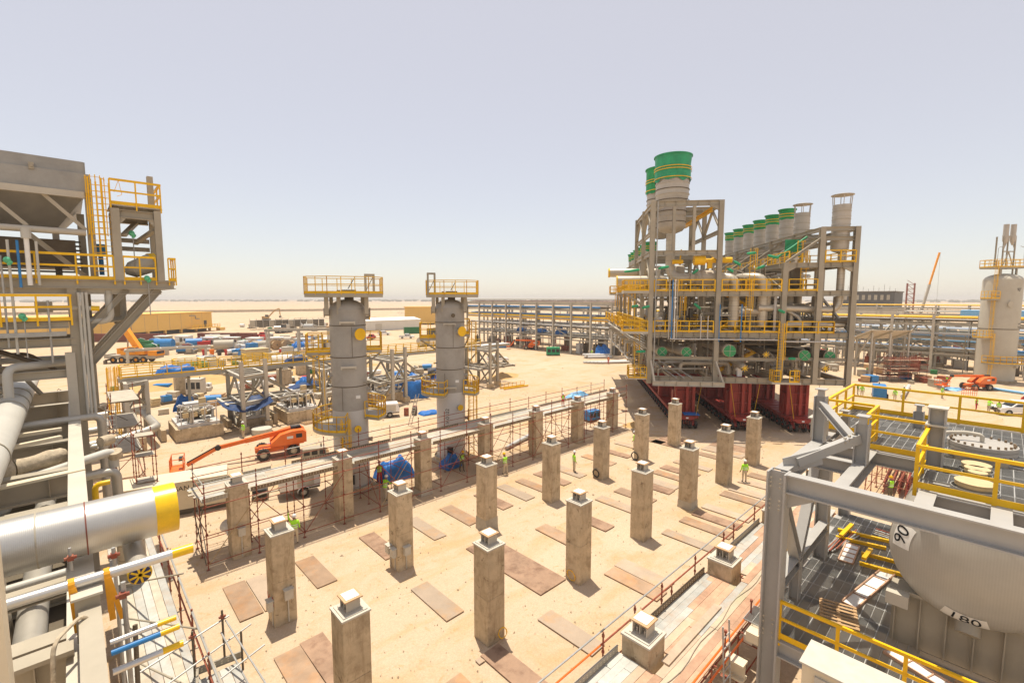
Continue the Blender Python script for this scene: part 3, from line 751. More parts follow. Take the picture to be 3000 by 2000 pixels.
# ================================================================ the great module on its trailers
MOD_LOC, MOD_RZ = (44.66, 26.0, 0), rad(-50.85)
MD = thing('process_module', 'tall steel process module with green capped stacks riding on red trailers', 'module', MOD_LOC, MOD_RZ)
SX = [0.2, 7.0, 13.45, 16.8, 20.0]; TY = [0.15 + 6.15 * k for k in range(7)]
Z0, ZL, Z2, Z3, Z4, ZT = 5.72, 7.86, 10.5, 14.8, 17.65, 21.15
def col(s, t, z0, z1, w=.46, m='steel'): return member(MD, 'column', (s, t, z0), (s, t, z1), w, w, m, 'H', (0, 1, 0))
def bm(p, q, w=.3, h=.55, m='steel', name='beam'): return member(MD, name, p, q, w, h, m, 'I')
def br(p, q, w=.2, m='steel'): return member(MD, 'brace', p, q, w, w, m, 'H')
def stiff(p, q, h, w=.3):
    """web stiffeners along a front girder"""
    p, q = V3(p), V3(q); n = int((q - p).length / 1.05)
    for k in range(1, n): c = p.lerp(q, k / n); member(MD, 'stiffener', c - Vector((0, 0, h * .49)), c + Vector((0, 0, h * .49)), w, .025, 'steel', 'box', (1, 0, 0))
for s in SX:
    for k, t in enumerate(TY):
        top = {0.2: 24.15 if k < 3 else 18.6, 7.0: 24.05 if k < 3 else 18.6, 13.45: Z4, 16.8: ZT, 20.0: ZT}[s]
        col(s, t, 4.9 if s in (0.2, 20.0) else Z0 - .6, top, .48 if k == 0 else .42)
for z, h in ((Z0, .62), (Z2, .6), (Z3, .56)):
    for k, t in enumerate(TY):
        for a, c in zip(SX, SX[1:]): bm((a + .22, t, z - h / 2), (c - .22, t, z - h / 2), .3, h)
        if k == 0:
            for a, c in zip(SX, SX[1:]): stiff((a, t, z - h / 2), (c, t, z - h / 2), h)
    for s in SX:
        for a, c in zip(TY, TY[1:]): bm((s, a + .24, z - h / 2), (s, c - .24, z - h / 2), .3, h * .95)
    for s in (2.6, 4.8, 9.2, 11.3): bm((s, .3, z - .2), (s, 37, z - .2), .18, .3)
for k, t in enumerate(TY):
    bm((.42, t, ZL - .18), (6.78, t, ZL - .18), .3, .34); bm((7.2, t, ZL - .2), (13.2, t, ZL - .2), .3, .34); bm((13.7, t, ZL - .1), (19.8, t, ZL - .1), .25, .3)
    bm((13.7, t, Z4 - .28), (16.6, t, Z4 - .28), .3, .5); bm((17.0, t, Z4 - .28), (19.8, t, Z4 - .28), .3, .5)
    bm((17, t, ZT - .2), (19.8, t, ZT - .2), .3, .4); bm((17, t, ZT - 1.15), (19.8, t, ZT - 1.15), .3, .4)
    br((13.5, t, Z4), (16.7, t, 20.0), .24)
    if k >= 3: bm((.4, t, 18.4), (6.8, t, 18.4), .3, .45); br((6.9, t, 18.3), (13.3, t, 17.4), .22)
stiff((13.5, .15, Z4 - .28), (19.9, .15, Z4 - .28), .5)
for a, c in zip(TY, TY[1:]):
    for s in (16.8, 20.0): bm((s, a + .2, ZT - .2), (s, c - .2, ZT - .2), .3, .4); bm((s, a + .2, ZT - 1.15), (s, c - .2, ZT - 1.15), .25, .35)
    bm((13.45, a + .2, Z4 - .25), (13.45, c - .2, Z4 - .25), .3, .45); bm((16.8, a + .2, Z4 - .25), (16.8, c - .2, Z4 - .25), .3, .45); bm((20, a + .2, Z4 - .25), (20, c - .2, Z4 - .25), .3, .45)
    br((16.8, a, ZT - 1.3), (16.8, (a + c) / 2, ZT - .3), .16); br((16.8, c, ZT - 1.3), (16.8, (a + c) / 2, ZT - .3), .16)
    br((.2, a, Z0), (.2, (a + c) / 2, Z2 - .6), .22); br((.2, c, Z0), (.2, (a + c) / 2, Z2 - .6), .22)
    br((20, a, Z2), (20, c, Z3 - .6), .22); br((13.45, a, Z3), (13.45, c, Z4 - .5), .2)
for a, c in zip(TY[2:], TY[3:]):
    for s in (.2, 7.0): bm((s, a + .2, 18.4), (s, c - .2, 18.4), .3, .45)
    br((.2, a, 14.9), (.2, c, 18.2), .2)
# tower round the two big stacks
for k in range(3):
    t = TY[k]
    bm((.42, t, 23.8), (6.78, t, 23.8), .3, .55); bm((.42, t, 18.75), (6.78, t, 18.75), .3, .5)
for s in (.2, 7.0):
    for a, c in zip(TY[:2], TY[1:3]):
        bm((s, a + .22, 23.75), (s, c - .22, 23.75), .3, .5); bm((s, a + .22, 18.75), (s, c - .22, 18.75), .3, .5); bm((s, a + .22, 20.9), (s, c - .22, 20.9), .25, .4)
        br((s, a + .1, 21.1), (s, (a + c) / 2, 23.5), .22); br((s, c - .1, 21.1), (s, (a + c) / 2, 23.5), .22)
        br((s, a + .1, 15), (s, (a + c) / 2, 18.5), .22); br((s, c - .1, 15), (s, (a + c) / 2, 18.5), .22)
for s in (2.35, 4.35): col(s, .15, 19.0, 23.5, .3)
stiff((.3, .15, 23.8), (6.9, .15, 23.8), .55); stiff((.3, .15, 18.75), (6.9, .15, 18.75), .5)
member(MD, 'hoist_beam', (6.2, .5, 23.2), (6.2, 12.5, 23.2), .3, .4, 'yellow', 'I')
for t in (3, 9): bm((.4, t, 23.7), (6.8, t, 23.7), .25, .4)
for s, z in ((0.2, 24.1), (7.0, 24.05)):
    pass
def gusset(s, z, dx, dz):
    b = MB(); b.add([(s, .02, z), (s + dx, .02, z), (s, .02, z - dz), (s, .28, z), (s + dx, .28, z), (s, .28, z - dz)], [(0, 1, 2), (5, 4, 3), (0, 3, 4, 1), (1, 4, 5, 2), (2, 5, 3, 0)]); part('haunch', b, 'steel', MD)
for s, z, dx in ((.45, 23.5, .9), (6.75, 23.5, -.9), (6.75, 18.5, -.7), (19.78, 17.1, -.9), (13.7, 17.15, .8)): gusset(s, z, dx, .45)
# floors of grating
for z in (Z2, Z3):
    for i, (a, c) in enumerate(zip(SX, SX[1:])):
        for k, (e, f) in enumerate(zip(TY, TY[1:])):
            if R.random() < .68: part('floor_grating', MB().b2((a + .25, e + .25 + (0 if k else .1), z + .005), (c - .25, f - .25 - R.random() * 2.5, z + .05)), 'steel_dark', MD)
part('floor_grating', MB().b2((17, .4, Z4), (19.8, 5.9, Z4 + .05)), 'steel_dark', MD)
for k in range(1, 6): part('floor_grating', MB().b2((15.2, TY[k], Z4), (16.6, TY[k + 1] - .3, Z4 + .05)), 'steel_dark', MD)
# handrails
for pts in ([(.5, -.1, Z3), (6.6, -.1, Z3)], [(7.3, -.1, Z3), (13.1, -.1, Z3)], [(.5, -.1, Z2), (6.6, -.1, Z2)], [(7.3, -.1, Z2), (13.1, -.1, Z2)], [(13.8, -.1, Z2), (18.3, -.1, Z2), (18.3, 2.5, Z2)], [(13.8, 2.0, Z3), (16.4, 2.0, Z3), (16.4, 5.5, Z3)],
            [(17.1, -.1, Z4), (19.9, -.1, Z4)], [(19.95, .3, Z4), (19.95, 6, Z4)], [(15.2, .5, Z4), (15.2, 34, Z4)], [(-.1, 2.5, Z3), (-.1, 34, Z3)], [(-.1, 2.5, Z2), (-.1, 34, Z2)], [(13.4, 3, Z3), (13.4, 34, Z3)]): rail(MD, pts, 1.15, 1.35, .1)
# cantilevered balconies and caged ladders on the left corner
for z in (Z2, Z3):
    part('balcony', MB().b2((-2.7, -.35, z - .25), (-.05, 1.6, z)), 'steel_light', MD)
    rail(MD, [(-.1, -.3, z), (-2.65, -.3, z), (-2.65, 1.55, z), (-.1, 1.55, z)], 1.15, .8, .075)
    br((-2.5, -.2, z - .25), (0, -.2, z - 1.9), .16); br((-2.5, 1.4, z - .25), (0, 1.4, z - 1.9), .16)
    for k in (2, 4): part('balcony', MB().b2((-2.2, TY[k] - .8, z - .25), (-.05, TY[k] + 1.2, z)), 'steel_light', MD); rail(MD, [(-.1, TY[k] - .8, z), (-2.15, TY[k] - .8, z), (-2.15, TY[k] + 1.2, z), (-.1, TY[k] + 1.2, z)], 1.15, .8, .075)
part('balcony', MB().b2((-2.0, -.3, 5.35), (-.05, 1.2, 5.5)), 'steel_light', MD); rail(MD, [(-.1, -.3, 5.5), (-1.95, -.3, 5.5), (-1.95, 1.15, 5.5), (-.1, 1.15, 5.5)], 1.2, .6, .08)
for p_, h, f in (((-1.0, .9, 5.6), 6.0, (0, 1)), ((-1.4, .5, Z2), 5.4, (-1, 0)), ((10.3, .8, Z2), 5.4, (0, -1)), ((10.6, 1.0, Z3), 4.4, (0, -1)), ((13.2, -.35, 5.6), 5.9, (0, -1)), ((15.6, 1.0, Z3), 4.0, (0, -1)), ((15.7, 2.2, Z4), 2.4, (0, -1)), ((3.9, 2.0, Z2), 4.0, (0, -1)), ((-.6, 13, Z2), 5.2, (-1, 0)), ((-.6, 25, Z2), 5.2, (-1, 0)), ((-.5, 14, 5.6), 5.8, (-1, 0))): part('caged_ladder', ladder_mb(p_, h, f), 'yellow', MD)
part('balcony', MB().b2((12.2, -1.2, 5.3), (15.0, -.1, 5.5)), 'steel_light', MD); rail(MD, [(12.4, -.1, 5.5), (12.4, -1.15, 5.5), (13.0, -1.15, 5.5)], 1.2, .6, .08); rail(MD, [(13.9, -1.15, 5.5), (14.8, -1.15, 5.5), (14.8, -.1, 5.5)], 1.2, .6, .08)
# lifting spreader in front of the lower deck
bm((.45, -.95, 5.1), (7.7, -.95, 5.1), .3, .5, 'steel_light'); stiff((.45, -.95, 5.1), (7.7, -.95, 5.1), .5)
for s, e in ((.3, .6), (6.95, 7.5)): br((s, -.1, 7.4), (e, -.95, 5.3), .2, 'steel_light'); bm((e, -.95, 5.2), (e - .1, 0, 5.2), .25, .3)
for s in (3.0, 3.8, 4.6): member(MD, 'drain_pipe', (s - 2.4, 3.5, 7.3), (s, -.5, 5.6), .12, .12, 'galv', 't8')
# ---- stacks
def stack(s, t, z0, z1, r, wrap, cap, name='stack'):
    b = MB(); prof = [(r * .35, z0 - r * .38), (r * .8, z0 - r * .2), (r * .97, z0), (r, z0 + .1)]; z = z0 + .1
    st = 1.15 if r > 1 else .8
    while z < z1 - st: z += st; prof += [(r, z - .05), (r * 1.035, z - .04), (r * 1.035, z + .04), (r, z + .05)]
    prof += [(r, z1), (r * .93, z1), (r * .93, z1 - .5)]
    if r > 1.2: prof = [(q * (1.16 if z_ > 24.2 else 1), z_) for q, z_ in prof]; r *= 1.16
    b.lathe(prof, 40 if r > 1 else 24, (s, t, 0)); o = part(name, b, 'stack_grey', MD)
    bd = MB(); zz = z0 + .6
    while zz < z1 - wrap - .2:
        k_ = r * (1 if r < 1.2 or zz > 24.2 else 1 / 1.16) * 1.038; bd.lathe([(k_ * .97, zz - .035), (k_, zz - .035), (k_, zz + .035), (k_ * .97, zz + .035)], 32, (s, t, 0)); zz += st
    part('stiffening_ring', bd, 'pipe_dark' if r > 1.2 else 'steel', o)
    if wrap:
        w0 = z1 - wrap; w = MB(); n = 44 if r > 1 else 24; pr = []; zs = [w0, w0 + .15, w0 + wrap * .35, w0 + wrap * .66, z1 - .25, z1 + .02]
        vs = []
        for i, zz in enumerate(zs):
            for k in range(n):
                a = 2 * pi * k / n; fl = (.02 + .16 * max(0, (i - 3) / 2) ** 2) * (.4 if r > 1.2 else 1)
                rr = r * (1.06 + fl) + .05 * r * mnoise.noise((k * .9, zz * 2, s)) * (1.6 if i == 0 else .8)
                dz = (.22 * mnoise.noise((k * .35, s, t)) if i == 0 else 0) * r
                vs.append((s + rr * math.cos(a), t + rr * math.sin(a), zz + dz))
        w.add(vs, [(i * n + k, i * n + (k + 1) % n, (i + 1) * n + (k + 1) % n, (i + 1) * n + k) for i in range(len(zs) - 1) for k in range(n)])
        e = 1.14 if r > 1.2 else 1.27; w.lathe([(r * e, z1 - .06), (r * (e + .02), z1 - .06), (r * (e + .02), z1 + .05), (r * (e - .06), z1 + .05)], n, (s, t, 0))
        wo = part('wrap_sheet', w, 'green_pale' if r > 1.3 and t < 5 else 'green_wrap', o)
        for f in (.3, .55, .93) if r < 1 else (.1, .42, .52): zz = w0 + wrap * f; part('wrap_strap', MB().lathe([(r * 1.115, zz - .04), (r * 1.13, zz - .04), (r * 1.13, zz + .04), (r * 1.115, zz + .04)], n, (s, t, 0)), 'yellow', wo)
    if cap:
        c = MB()
        for k in range(6): a = pi * k / 3 + .2; c.bar((s + r * 1.0 * math.cos(a), t + r * math.sin(a), z1 - .5), (s + r * 1.12 * math.cos(a), t + r * 1.12 * math.sin(a), z1 + .95), .06)
        c.lathe([(r * 1.26, z1 + .95), (r * 1.26, z1 + 1.0), (r * .6, z1 + 1.12), (.01, z1 + 1.15)], 24, (s, t, 0)); c.lathe([(r * 1.26, z1 + .95), (.01, z1 + .95)], 24, (s, t, 0)); part('rain_cap', c, 'stack_grey', o)
    return o
stack(2.65, 3.1, 21.7, 29.3, 1.5, 2.7, False); stack(2.65, 9.3, 21.9, 29.6, 1.5, 2.9, False)
stack(18.9, 1.0, 18.95, 23.4, .8, 0, True)
for k, t in enumerate((8.9, 12.9, 17.1, 21.3, 25.5, 29.8, 34.1)): stack(18.7, t, 19.0, 24.0 if k == 0 else 25.1, .82, 0 if k == 0 else 1.25, k == 0)
for k in range(6): stack(2.4, 15.5 + 3.6 * k, 16.5, 21.6, .75, 1.2, False)
for k, t in enumerate((4.2, 7.2, 11)):
    part('flat_cap', MB().tube((17.9, t, 21.3), (17.9, t, 21.42), .8, 20), 'steel', MD)
# ---- ducts and pipes
pipe(MD, [(2.65, 3.1, 21.3), (2.65, 3.1, 16.2), (6.0, 1.4, 16.2)], .5, 'clad_alu', 16, 1.4, 'duct')
b = MB(); b.tube((4.4, 1.4, 16.2), (5.6, 1.4, 16.2), .62, 20); b.tube((4.9, 1.4, 16.2), (7.0, 1.4, 16.2), .80, 24); b.tube((7.0, 1.4, 16.2), (8.3, 1.4, 15.9), .80, 24, .55); flange(b, (5.0, 1.4, 16.2), (1, 0, 0), .9); flange(b, (5.5, 1.4, 16.2), (1, 0, 0), .9); part('silencer', b, 'clad', MD)
pipe(MD, [(-3.0, 3.5, 16.0), (2.2, 3.5, 16.0), (2.2, 9, 16.0)], .55, 'clad_alu', 16, 1.2, 'duct'); part('pipe_end_cover', MB().tube((-3.12, 3.5, 16), (-3.0, 3.5, 16), .6, 18), 'yellow_tape', MD)
pipe(MD, [(-3.4, 11, 17.3), (3, 11, 17.3)], .55, 'clad_alu', 14, name='duct'); part('pipe_end_cover', MB().tube((-3.5, 11, 17.3), (-3.3, 11, 17.3), .6, 18), 'yellow_tape', MD)
for s in (9.0, 11.9): pipe(MD, [(s - 1.6, 6, 16.2), (s - 1.6, 2.4, 16.2), (s, 1.3, 16.2), (s, 1.3, 11.0)], .52, 'clad_alu', 16, 1.0, 'duct')
pipe(MD, [(9.4, 1.2, 12.6), (12.3, 1.2, 12.6), (12.3, 1.2, 15.8)], .3, 'clad', 12, .7)
b = MB(); b.tube((4.6, .7, 18.0), (5.7, .7, 18.0), .5, 20); b.tube((5.7, .7, 17.95), (6.6, .7, 17.95), .25, 12); b.box((6.2, .7, 17.6), (.45, .45, .9)); b.tube((6.4, .7, 18.0), (8.4, .7, 18.0), .30, 16); part('valve_actuator', b, 'yellow', MD)
b = MB(); b.tube((2.5, 1.2, 17.9), (3.6, 1.2, 17.9), .24, 14); b.bar((3.3, 1.2, 18), (3.4, 1.2, 19.2), .12); part('valve_actuator', b, 'yellow', MD)
for s, t0, z, r, lab in ((1.65, .9, 8.25, .52, 0), (4.1, .5, 8.3, .52, 1), (8.26, -.2, 8.55, .62, 2), (15.75, .2, 8.15, .55, 3), (18.35, .6, 8.05, .52, 4)):
    d = -3.0 if lab == 1 else (0 if lab in (0, 2) else -2.6)
    o = pipe(MD, [(s, t0, z), (s + d * .35, t0 + 5, z + .1), (s + d, 34, z + .15)], r, 'pipe_dark' if lab > 2 else 'clad', 18, 2.0, 'header_pipe')
    e = MB().tube((s, t0 - .12, z), (s, t0 + .5, z), r * 1.03, 22); part('pipe_end_band', e, 'cream', o)
    part('end_cap', MB().tube((s, t0 - .22, z), (s, t0 - .12, z), r * .97, 24), 'green_cap', o)
    x = MB(); a0 = pi / 4 if lab != 2 else 0
    for a in (a0, a0 + pi / 2): x.bar((s - math.cos(a) * r * .95, t0 - .235, z - math.sin(a) * r * .95), (s + math.cos(a) * r * .95, t0 - .235, z + math.sin(a) * r * .95), .03, .06, (0, 1, 0))
    part('cap_strap', x, 'steel_light', o)
def star_cover(parent, c, r, n):
    o = part('end_cap', MB().tube(V3(c), V3(c) + V3(n) * .05, r, 20), 'navy', parent); x = MB(); nn = V3(n).normalized(); a_, b_, _ = basis(nn)
    for k in range(4): a = pi * k / 4; dd = a_ * math.cos(a) + b_ * math.sin(a); x.bar(V3(c) + nn * .06 - dd * r, V3(c) + nn * .06 + dd * r, .09 * r / .4, .02, nn)
    x.tube(V3(c) + nn * .05, V3(c) + nn * .075, r * .25, 10); part('tape_star', x, 'yellow_tape', o)
for s, t, z, r in ((12.0, .1, 8.2, .35), (9.9, -.1, 6.75, .36), (17.6, -.3, 6.9, .38)):
    o = pipe(MD, [(s, t, z), (s - .6, t + 3, z + .7), (s - 3, t + 14, z + .9)], r, 'clad' if z < 7 else 'pipe_dark', 14, 1.2); star_cover(o, (s, t, z), r, (0, -1, 0))
o = pipe(MD, [(20.1, .9, 11.6), (15.5, 1.2, 11.6)], .36, 'pipe_dark', 14); star_cover(o, (20.1, .9, 11.6), .38, (1, -.3, 0))
pipe(MD, [(11.3, 1.0, 13.0), (13.6, 1.0, 13.0), (19.2, 1.0, 12.8), (19.2, 1.0, 18.6)], .36, 'clad_alu', 14, 1.1, 'duct')
for k, t in enumerate((1.0, 8.9, 12.9, 17.1, 21.3, 25.5, 29.8, 34.1)):
    if k: pipe(MD, [(18.7, t, 18.9), (18.7, t, 8.6)], .45, 'clad', 14, name='duct')
    pipe(MD, [(17.6, t + .9, 17.0), (17.6, t + .9, 8.2)], .48, 'clad', 14, name='duct')
    pipe(MD, [(15.0, t + 1.5, 17.0), (15.0, t + 1.5, 10.6)], .40, 'clad', 12, name='duct'); pipe(MD, [(11.0, t + 1.2, 16.8), (11.0, t + 1.2, 10.6)], .38, 'clad', 12, name='duct')
for i, (a, c) in enumerate(((13.8, 16.5), (16.9, 19.7))): pipe(MD, [(a, .9, 11.3), (c, .9, 11.3)], .3, 'clad_alu', 12)
# blue and white vertical service lines on the front face
for s, m, r in ((2.05, 'steel_light', .05), (2.35, 'blue', .07), (2.62, 'white', .06), (2.85, 'steel_light', .04), (7.15, 'blue', .05), (9.3, 'blue', .06)): member(MD, 'service_line', (s, -.28, 9.5 if s > 3 else 9.7), (s, -.28, 13.4 if s > 7 else 16.0), r * 2, r * 2, m, 't8')
for z, s0, s1 in ((9.75, 2.2, 7.4), (9.75, 7.4, 13.0), (9.6, 13.5, 18)): member(MD, 'service_line', (s0, -.3, z), (s1, -.3, z), .14, .14, 'vessel_pale', 't8')
member(MD, 'service_line', (.62, -.3, 5.4), (.62, -.3, 24.0), .12, .12, 'galv', 't8')
for s in (5.3, 6.0): member(MD, 'service_line', (s, -.3, 9.7), (s, -.3, 12.2), .1, .1, 'vessel_pale', 't8')
# machinery between the decks
rr = random.Random(21)
def vert_vessel(s, t, z0, h, r, m):
    b = MB(); b.lathe([(r * .5, z0 - .25), (r, z0), (r, z0 + h)] + [(r * math.cos(a), z0 + h + r * .5 * math.sin(a)) for a in [pi / 2 * k / 4 for k in range(1, 5)]], 16, (s, t, 0)); b.tube((s, t, z0 + h), (s, t, z0 + h + .9), r * .25, 8); part('small_vessel', b, m, MD)
for k in range(30):
    s, t = rr.uniform(1, 19), rr.uniform(1.8, 34); z = rr.choice((Z2, Z2, Z2, Z3)); vert_vessel(s, t, z + .4, rr.uniform(1.2, 2.6), rr.uniform(.35, .75), rr.choice(('pipe_dark', 'pipe_dark', 'clad', 'vessel_grey', 'steel_dark')))
def valve_train(s, t, z):
    b = MB(); b.tube((s, t, z), (s, t, z + 1.1), .09, 8); b.box((s, t, z + .5), (.35, .3, .3)); b.tube((s - .25, t, z + .95), (s + .25, t, z + .95), .2, 10); b.ball((s, t, z + 1.25), .22, 6); b.box((s + .3, t, z + .7), (.25, .25, .4)); part('valve_set', b, rr.choice(('pipe_dark', 'steel', 'vessel_pale', 'steel_dark', 'blanket')), MD)
for k in range(46): valve_train(rr.uniform(.8, 19.4), rr.choice((rr.uniform(.8, 4), rr.uniform(4, 33))), rr.choice((Z2, Z2, Z3, Z0)))
for k in range(60):
    s, t = rr.uniform(.6, 18), rr.uniform(.7, 32); z = rr.choice((6.6, 7.2, 9.2, 9.6, 11.2, 12.5, 13.3, 13.9, 15.4, 16.6)); r = rr.choice((.06, .09, .12, .16, .22))
    if rr.random() < .5: pts = [(s, t, z), (min(s + rr.uniform(2, 8), 19.6), t, z), (min(s + 8, 19.6), t + rr.uniform(1, 5), z)]
    else: pts = [(s, t, z), (s, t + rr.uniform(4, 14), z), (s, t + 14.5, z + rr.uniform(-1.5, 1.5))]
    if rr.random() < .5: pts.insert(0, (s, t, z + rr.choice((-1.8, 1.8))))
    pipe(MD, pts, r, rr.choice(('clad', 'pipe_dark', 'clad_alu', 'steel', 'vessel_pale', 'pipe_dark')), 8 if r < .1 else 10)
for k in range(12):
    b = MB(); s, t, z = rr.uniform(1, 18), rr.uniform(2, 30), rr.choice((Z0, Z2, Z3)); b.box((s, t, z + .55), (rr.uniform(.8, 2.2), rr.uniform(.6, 1.4), 1.1)); b.box((s, t, z + 1.2), (.6, .5, .35)); part('equipment_cabinet', b, rr.choice(('steel_dark', 'pipe_dark', 'steel')), MD)
for k in range(8): member(MD, 'conduit', (-.15, 1, 8.0 + k * .28), (-.15, 34, 8.0 + k * .28), .1, .1, rr.choice(('galv', 'vessel_pale', 'steel')), 't8')
# denser front bays: risers, headers, small machines
for k in range(44):
    s, t = rr.uniform(.8, 19.2), rr.uniform(.6, 6.5); z0 = rr.choice((Z0 + .1, Z2 + .1, Z2 + .1, Z3 + .1, Z3 + .1)); h = {Z0 + .1: 4.0, Z2 + .1: 3.6, Z3 + .1: 2.6}[z0]
    if s < 13 or z0 < Z3: member(MD, 'riser', (s, t, z0), (s, t, z0 + h), rr.choice((.08, .12, .2, .3)), None, rr.choice(('vessel_pale', 'clad', 'pipe_dark', 'steel_light', 'alu_dull')), 't10')
for k in range(34):
    s, t = rr.uniform(.8, 14), rr.uniform(.5, 9); z = rr.choice((6.4, 7.0, 9.0, 11.4, 12.2, 13.0, 13.8, 15.6, 16.2)); r = rr.choice((.05, .08, .12, .2))
    pipe(MD, [(s, t, z - .9), (s, t, z), (s + rr.uniform(1.5, 5), t, z), (s + 5.2, t + .6, z), (s + 5.2, t + .6, z - 1.2)], r, rr.choice(('vessel_pale', 'clad_alu', 'pipe_dark', 'clad', 'steel', 'alu')), 8)
for k in range(26):
    s, t, z = rr.uniform(.8, 18.5), rr.uniform(.8, 8), rr.choice((Z2, Z2, Z3, Z0)); b = MB(); b.box((s, t, z + .5), (rr.uniform(.3, .8), .4, 1.0)); b.tube((s - .35, t, z + .8), (s + .35, t, z + .8), .16, 10); b.box((s, t, z + 1.3), (.25, .25, .6)); part('pump_set', b, rr.choice(('vessel_pale', 'steel_dark', 'steel', 'pipe_dark', 'white', 'blanket')), MD)
for k in range(5): member(MD, 'cable_tray', (-.5 - .3 * k, .5, 9.2 + .12 * k), (-.5 - .3 * k, 33, 9.2 + .12 * k), .25, .12, 'galv' if k % 2 else 'steel_light', 'box')
for k in range(1, 6):
    t = TY[k]; bm((-2.1, t, Z2 - .25), (0, t, Z2 - .25), .2, .3, 'steel_light'); bm((-1.8, t, 8.9), (0, t, 8.9), .2, .3, 'steel_light'); br((-2.0, t, Z2 - .4), (0, t, 9.0), .12)
    pipe(MD, [(-.6, t - 2, 7.0), (-1.5, t - 2, 7.0), (-1.5, t + 1.5, 7.0), (-1.5, t + 1.5, 8.6), (-.4, t + 1.5, 8.6)], .13, 'steel_light', 8)
    rail(MD, [(-2.0, t + 1.4, Z2), (-2.0, t + 4.6, Z2)], 1.15, 1.2, .09)
for t in (9.3, 15.5, 21.7): bm((-1.2, t, Z3 - .2), (0, t, Z3 - .2), .2, .3)
for k in range(30):
    s, t = rr.uniform(13.8, 19.4), rr.uniform(.8, 7); z = rr.choice((Z2, Z2, Z0)); r = rr.choice((.07, .1, .16, .22)); m = rr.choice(('vessel_pale', 'clad', 'pipe_dark', 'steel_light', 'alu_dull', 'clad_alu'))
    pipe(MD, [(s, t, z + .1), (s, t, z + rr.uniform(1, 3.2)), (max(13.6, s - rr.uniform(.8, 3)), t + .2, z + 2.6), (max(13.6, s - 3), t + 1.5, z + 2.6)], r, m, 8)
    if k % 3 == 0: valve_train(s - .4, t + .5, z)
for pts in ([(13.8, -.1, Z3), (16.5, -.1, Z3)], [(13.8, 6.0, Z2), (19.6, 6.0, Z2)], [(17.1, 5.9, Z4), (19.8, 5.9, Z4)], [(13.9, .4, Z4), (13.9, 5.8, Z4)]): rail(MD, pts, 1.15, 1.2, .09)
for z in (Z2, Z3):
    for t in (6.3, 12.4, 18.6): rail(MD, [(.8, t, z), (6.5, t, z)], 1.15, 1.2, .09); rail(MD, [(7.5, t, z), (13, t, z)], 1.15, 1.2, .09)
    for s in (3.4, 9.8): rail(MD, [(s, .4, z), (s, 5.8, z)], 1.15, 1.2, .09)
for k in range(4):                                # stair flights zigzag between decks
    b = MB(); s0, s1 = ((8.2, 12.2), (12.2, 8.2))[k % 2]; z0 = (Z0, Z2 - 2.4, Z2, Z3 - 2.1)[k]; z1 = (Z2 - 2.4, Z2, Z3 - 2.1, Z3)[k]
    for y in (3.4, 4.2): b.bar((s0, y, z0), (s1, y, z1), .06, .24)
    for j in range(11): f = j / 10; b.box((s0 + (s1 - s0) * f, 3.8, z0 + (z1 - z0) * f), (.26, .8, .03))
    part('stair_flight', b, 'yellow', MD)
for t in (2.2, 4.2):
    for s in (1.5, 3.0, 5.2, 8.4, 10.4, 12.6): member(MD, 'hanger', (s, t, Z2 - .5), (s, t, 7.9), .1, .1, 'steel', 'box', (0, 1, 0)); member(MD, 'hanger', (s + .4, t, Z3 - .5), (s + .4, t, 12.6), .1, .1, 'steel', 'box', (0, 1, 0))
# green wrapped lamps and fittings
for s, t, z, L, a in ((1.3, -.6, 17.2, 1.1, 10), (-1.9, -.5, 16.9, 1.6, 8), (8.6, -.4, 17.6, .8, -30), (12.0, -.5, 18.2, 1.1, -15), (4.7, .3, 16.8, .7, 40), (11.2, .6, 17.2, 1.0, 20), (-1.5, -.6, 13.2, .7, 8), (-.4, -.6, 13.1, .8, 15), (8.0, -.3, 16.9, .7, -30), (13.1, -.4, 12.7, .7, -25), (4.9, -.2, 13.2, .9, -40), (10, -.2, 18.6, .9, 5), (-.8, -.6, 8.4, 1.0, 4), (14.2, -.7, 7.9, .7, 0)):
    d_ = Vector((math.cos(rad(a)), 0, math.sin(rad(a)))); b = MB(); c = Vector((s, t, z)); b.sweep([c - d_ * L / 2, c - d_ * L * .4, c, c + d_ * L * .4, c + d_ * L / 2], [.06, .12, .14, .13, .05], 8); part('wrapped_lamp', b, 'green_pale', MD)
    member(MD, 'lamp_arm', (s + L / 2 * d_.x, t, z + L / 2 * d_.z), (s + L / 2 + .25, t + .3, z - 1.2), .05, .05, 'galv', 't8')
b = MB(); n = 9
vs = [(14.6 + i * .2 + .06 * mnoise.noise((i, j, 3)), 3.2 + .25 * mnoise.noise((i * .7, j * .7, 1)), 20.3 - j * .2 - .2 * abs(i - 4) * (j / 6)) for j in range(7) for i in range(n)]
b.add(vs, [(j * n + i, j * n + i + 1, (j + 1) * n + i + 1, (j + 1) * n + i) for j in range(6) for i in range(n - 1)]); b.add([(v[0], v[1] + .05, v[2]) for v in vs], [((j + 1) * n + i, (j + 1) * n + i + 1, j * n + i + 1, j * n + i) for j in range(6) for i in range(n - 1)])
part('hanging_sheet', b, 'green_pale', MD, 'green plastic sheet hanging loose')
pipe(MD, [(13.6, 2.4, 18.4), (14.3, 2.4, 18.9), (16.5, 2.6, 20.5)], .11, 'green_pale', 10, name='wrapped_pipe')
for s, t in ((15.0, 1.4), (16.1, 1.5)): part('white_valve', MB().tube((s, t, Z4), (s, t, Z4 + .8), .14, 10).box((s, t, Z4 + .5), (.45, .3, .2)), 'white', MD)

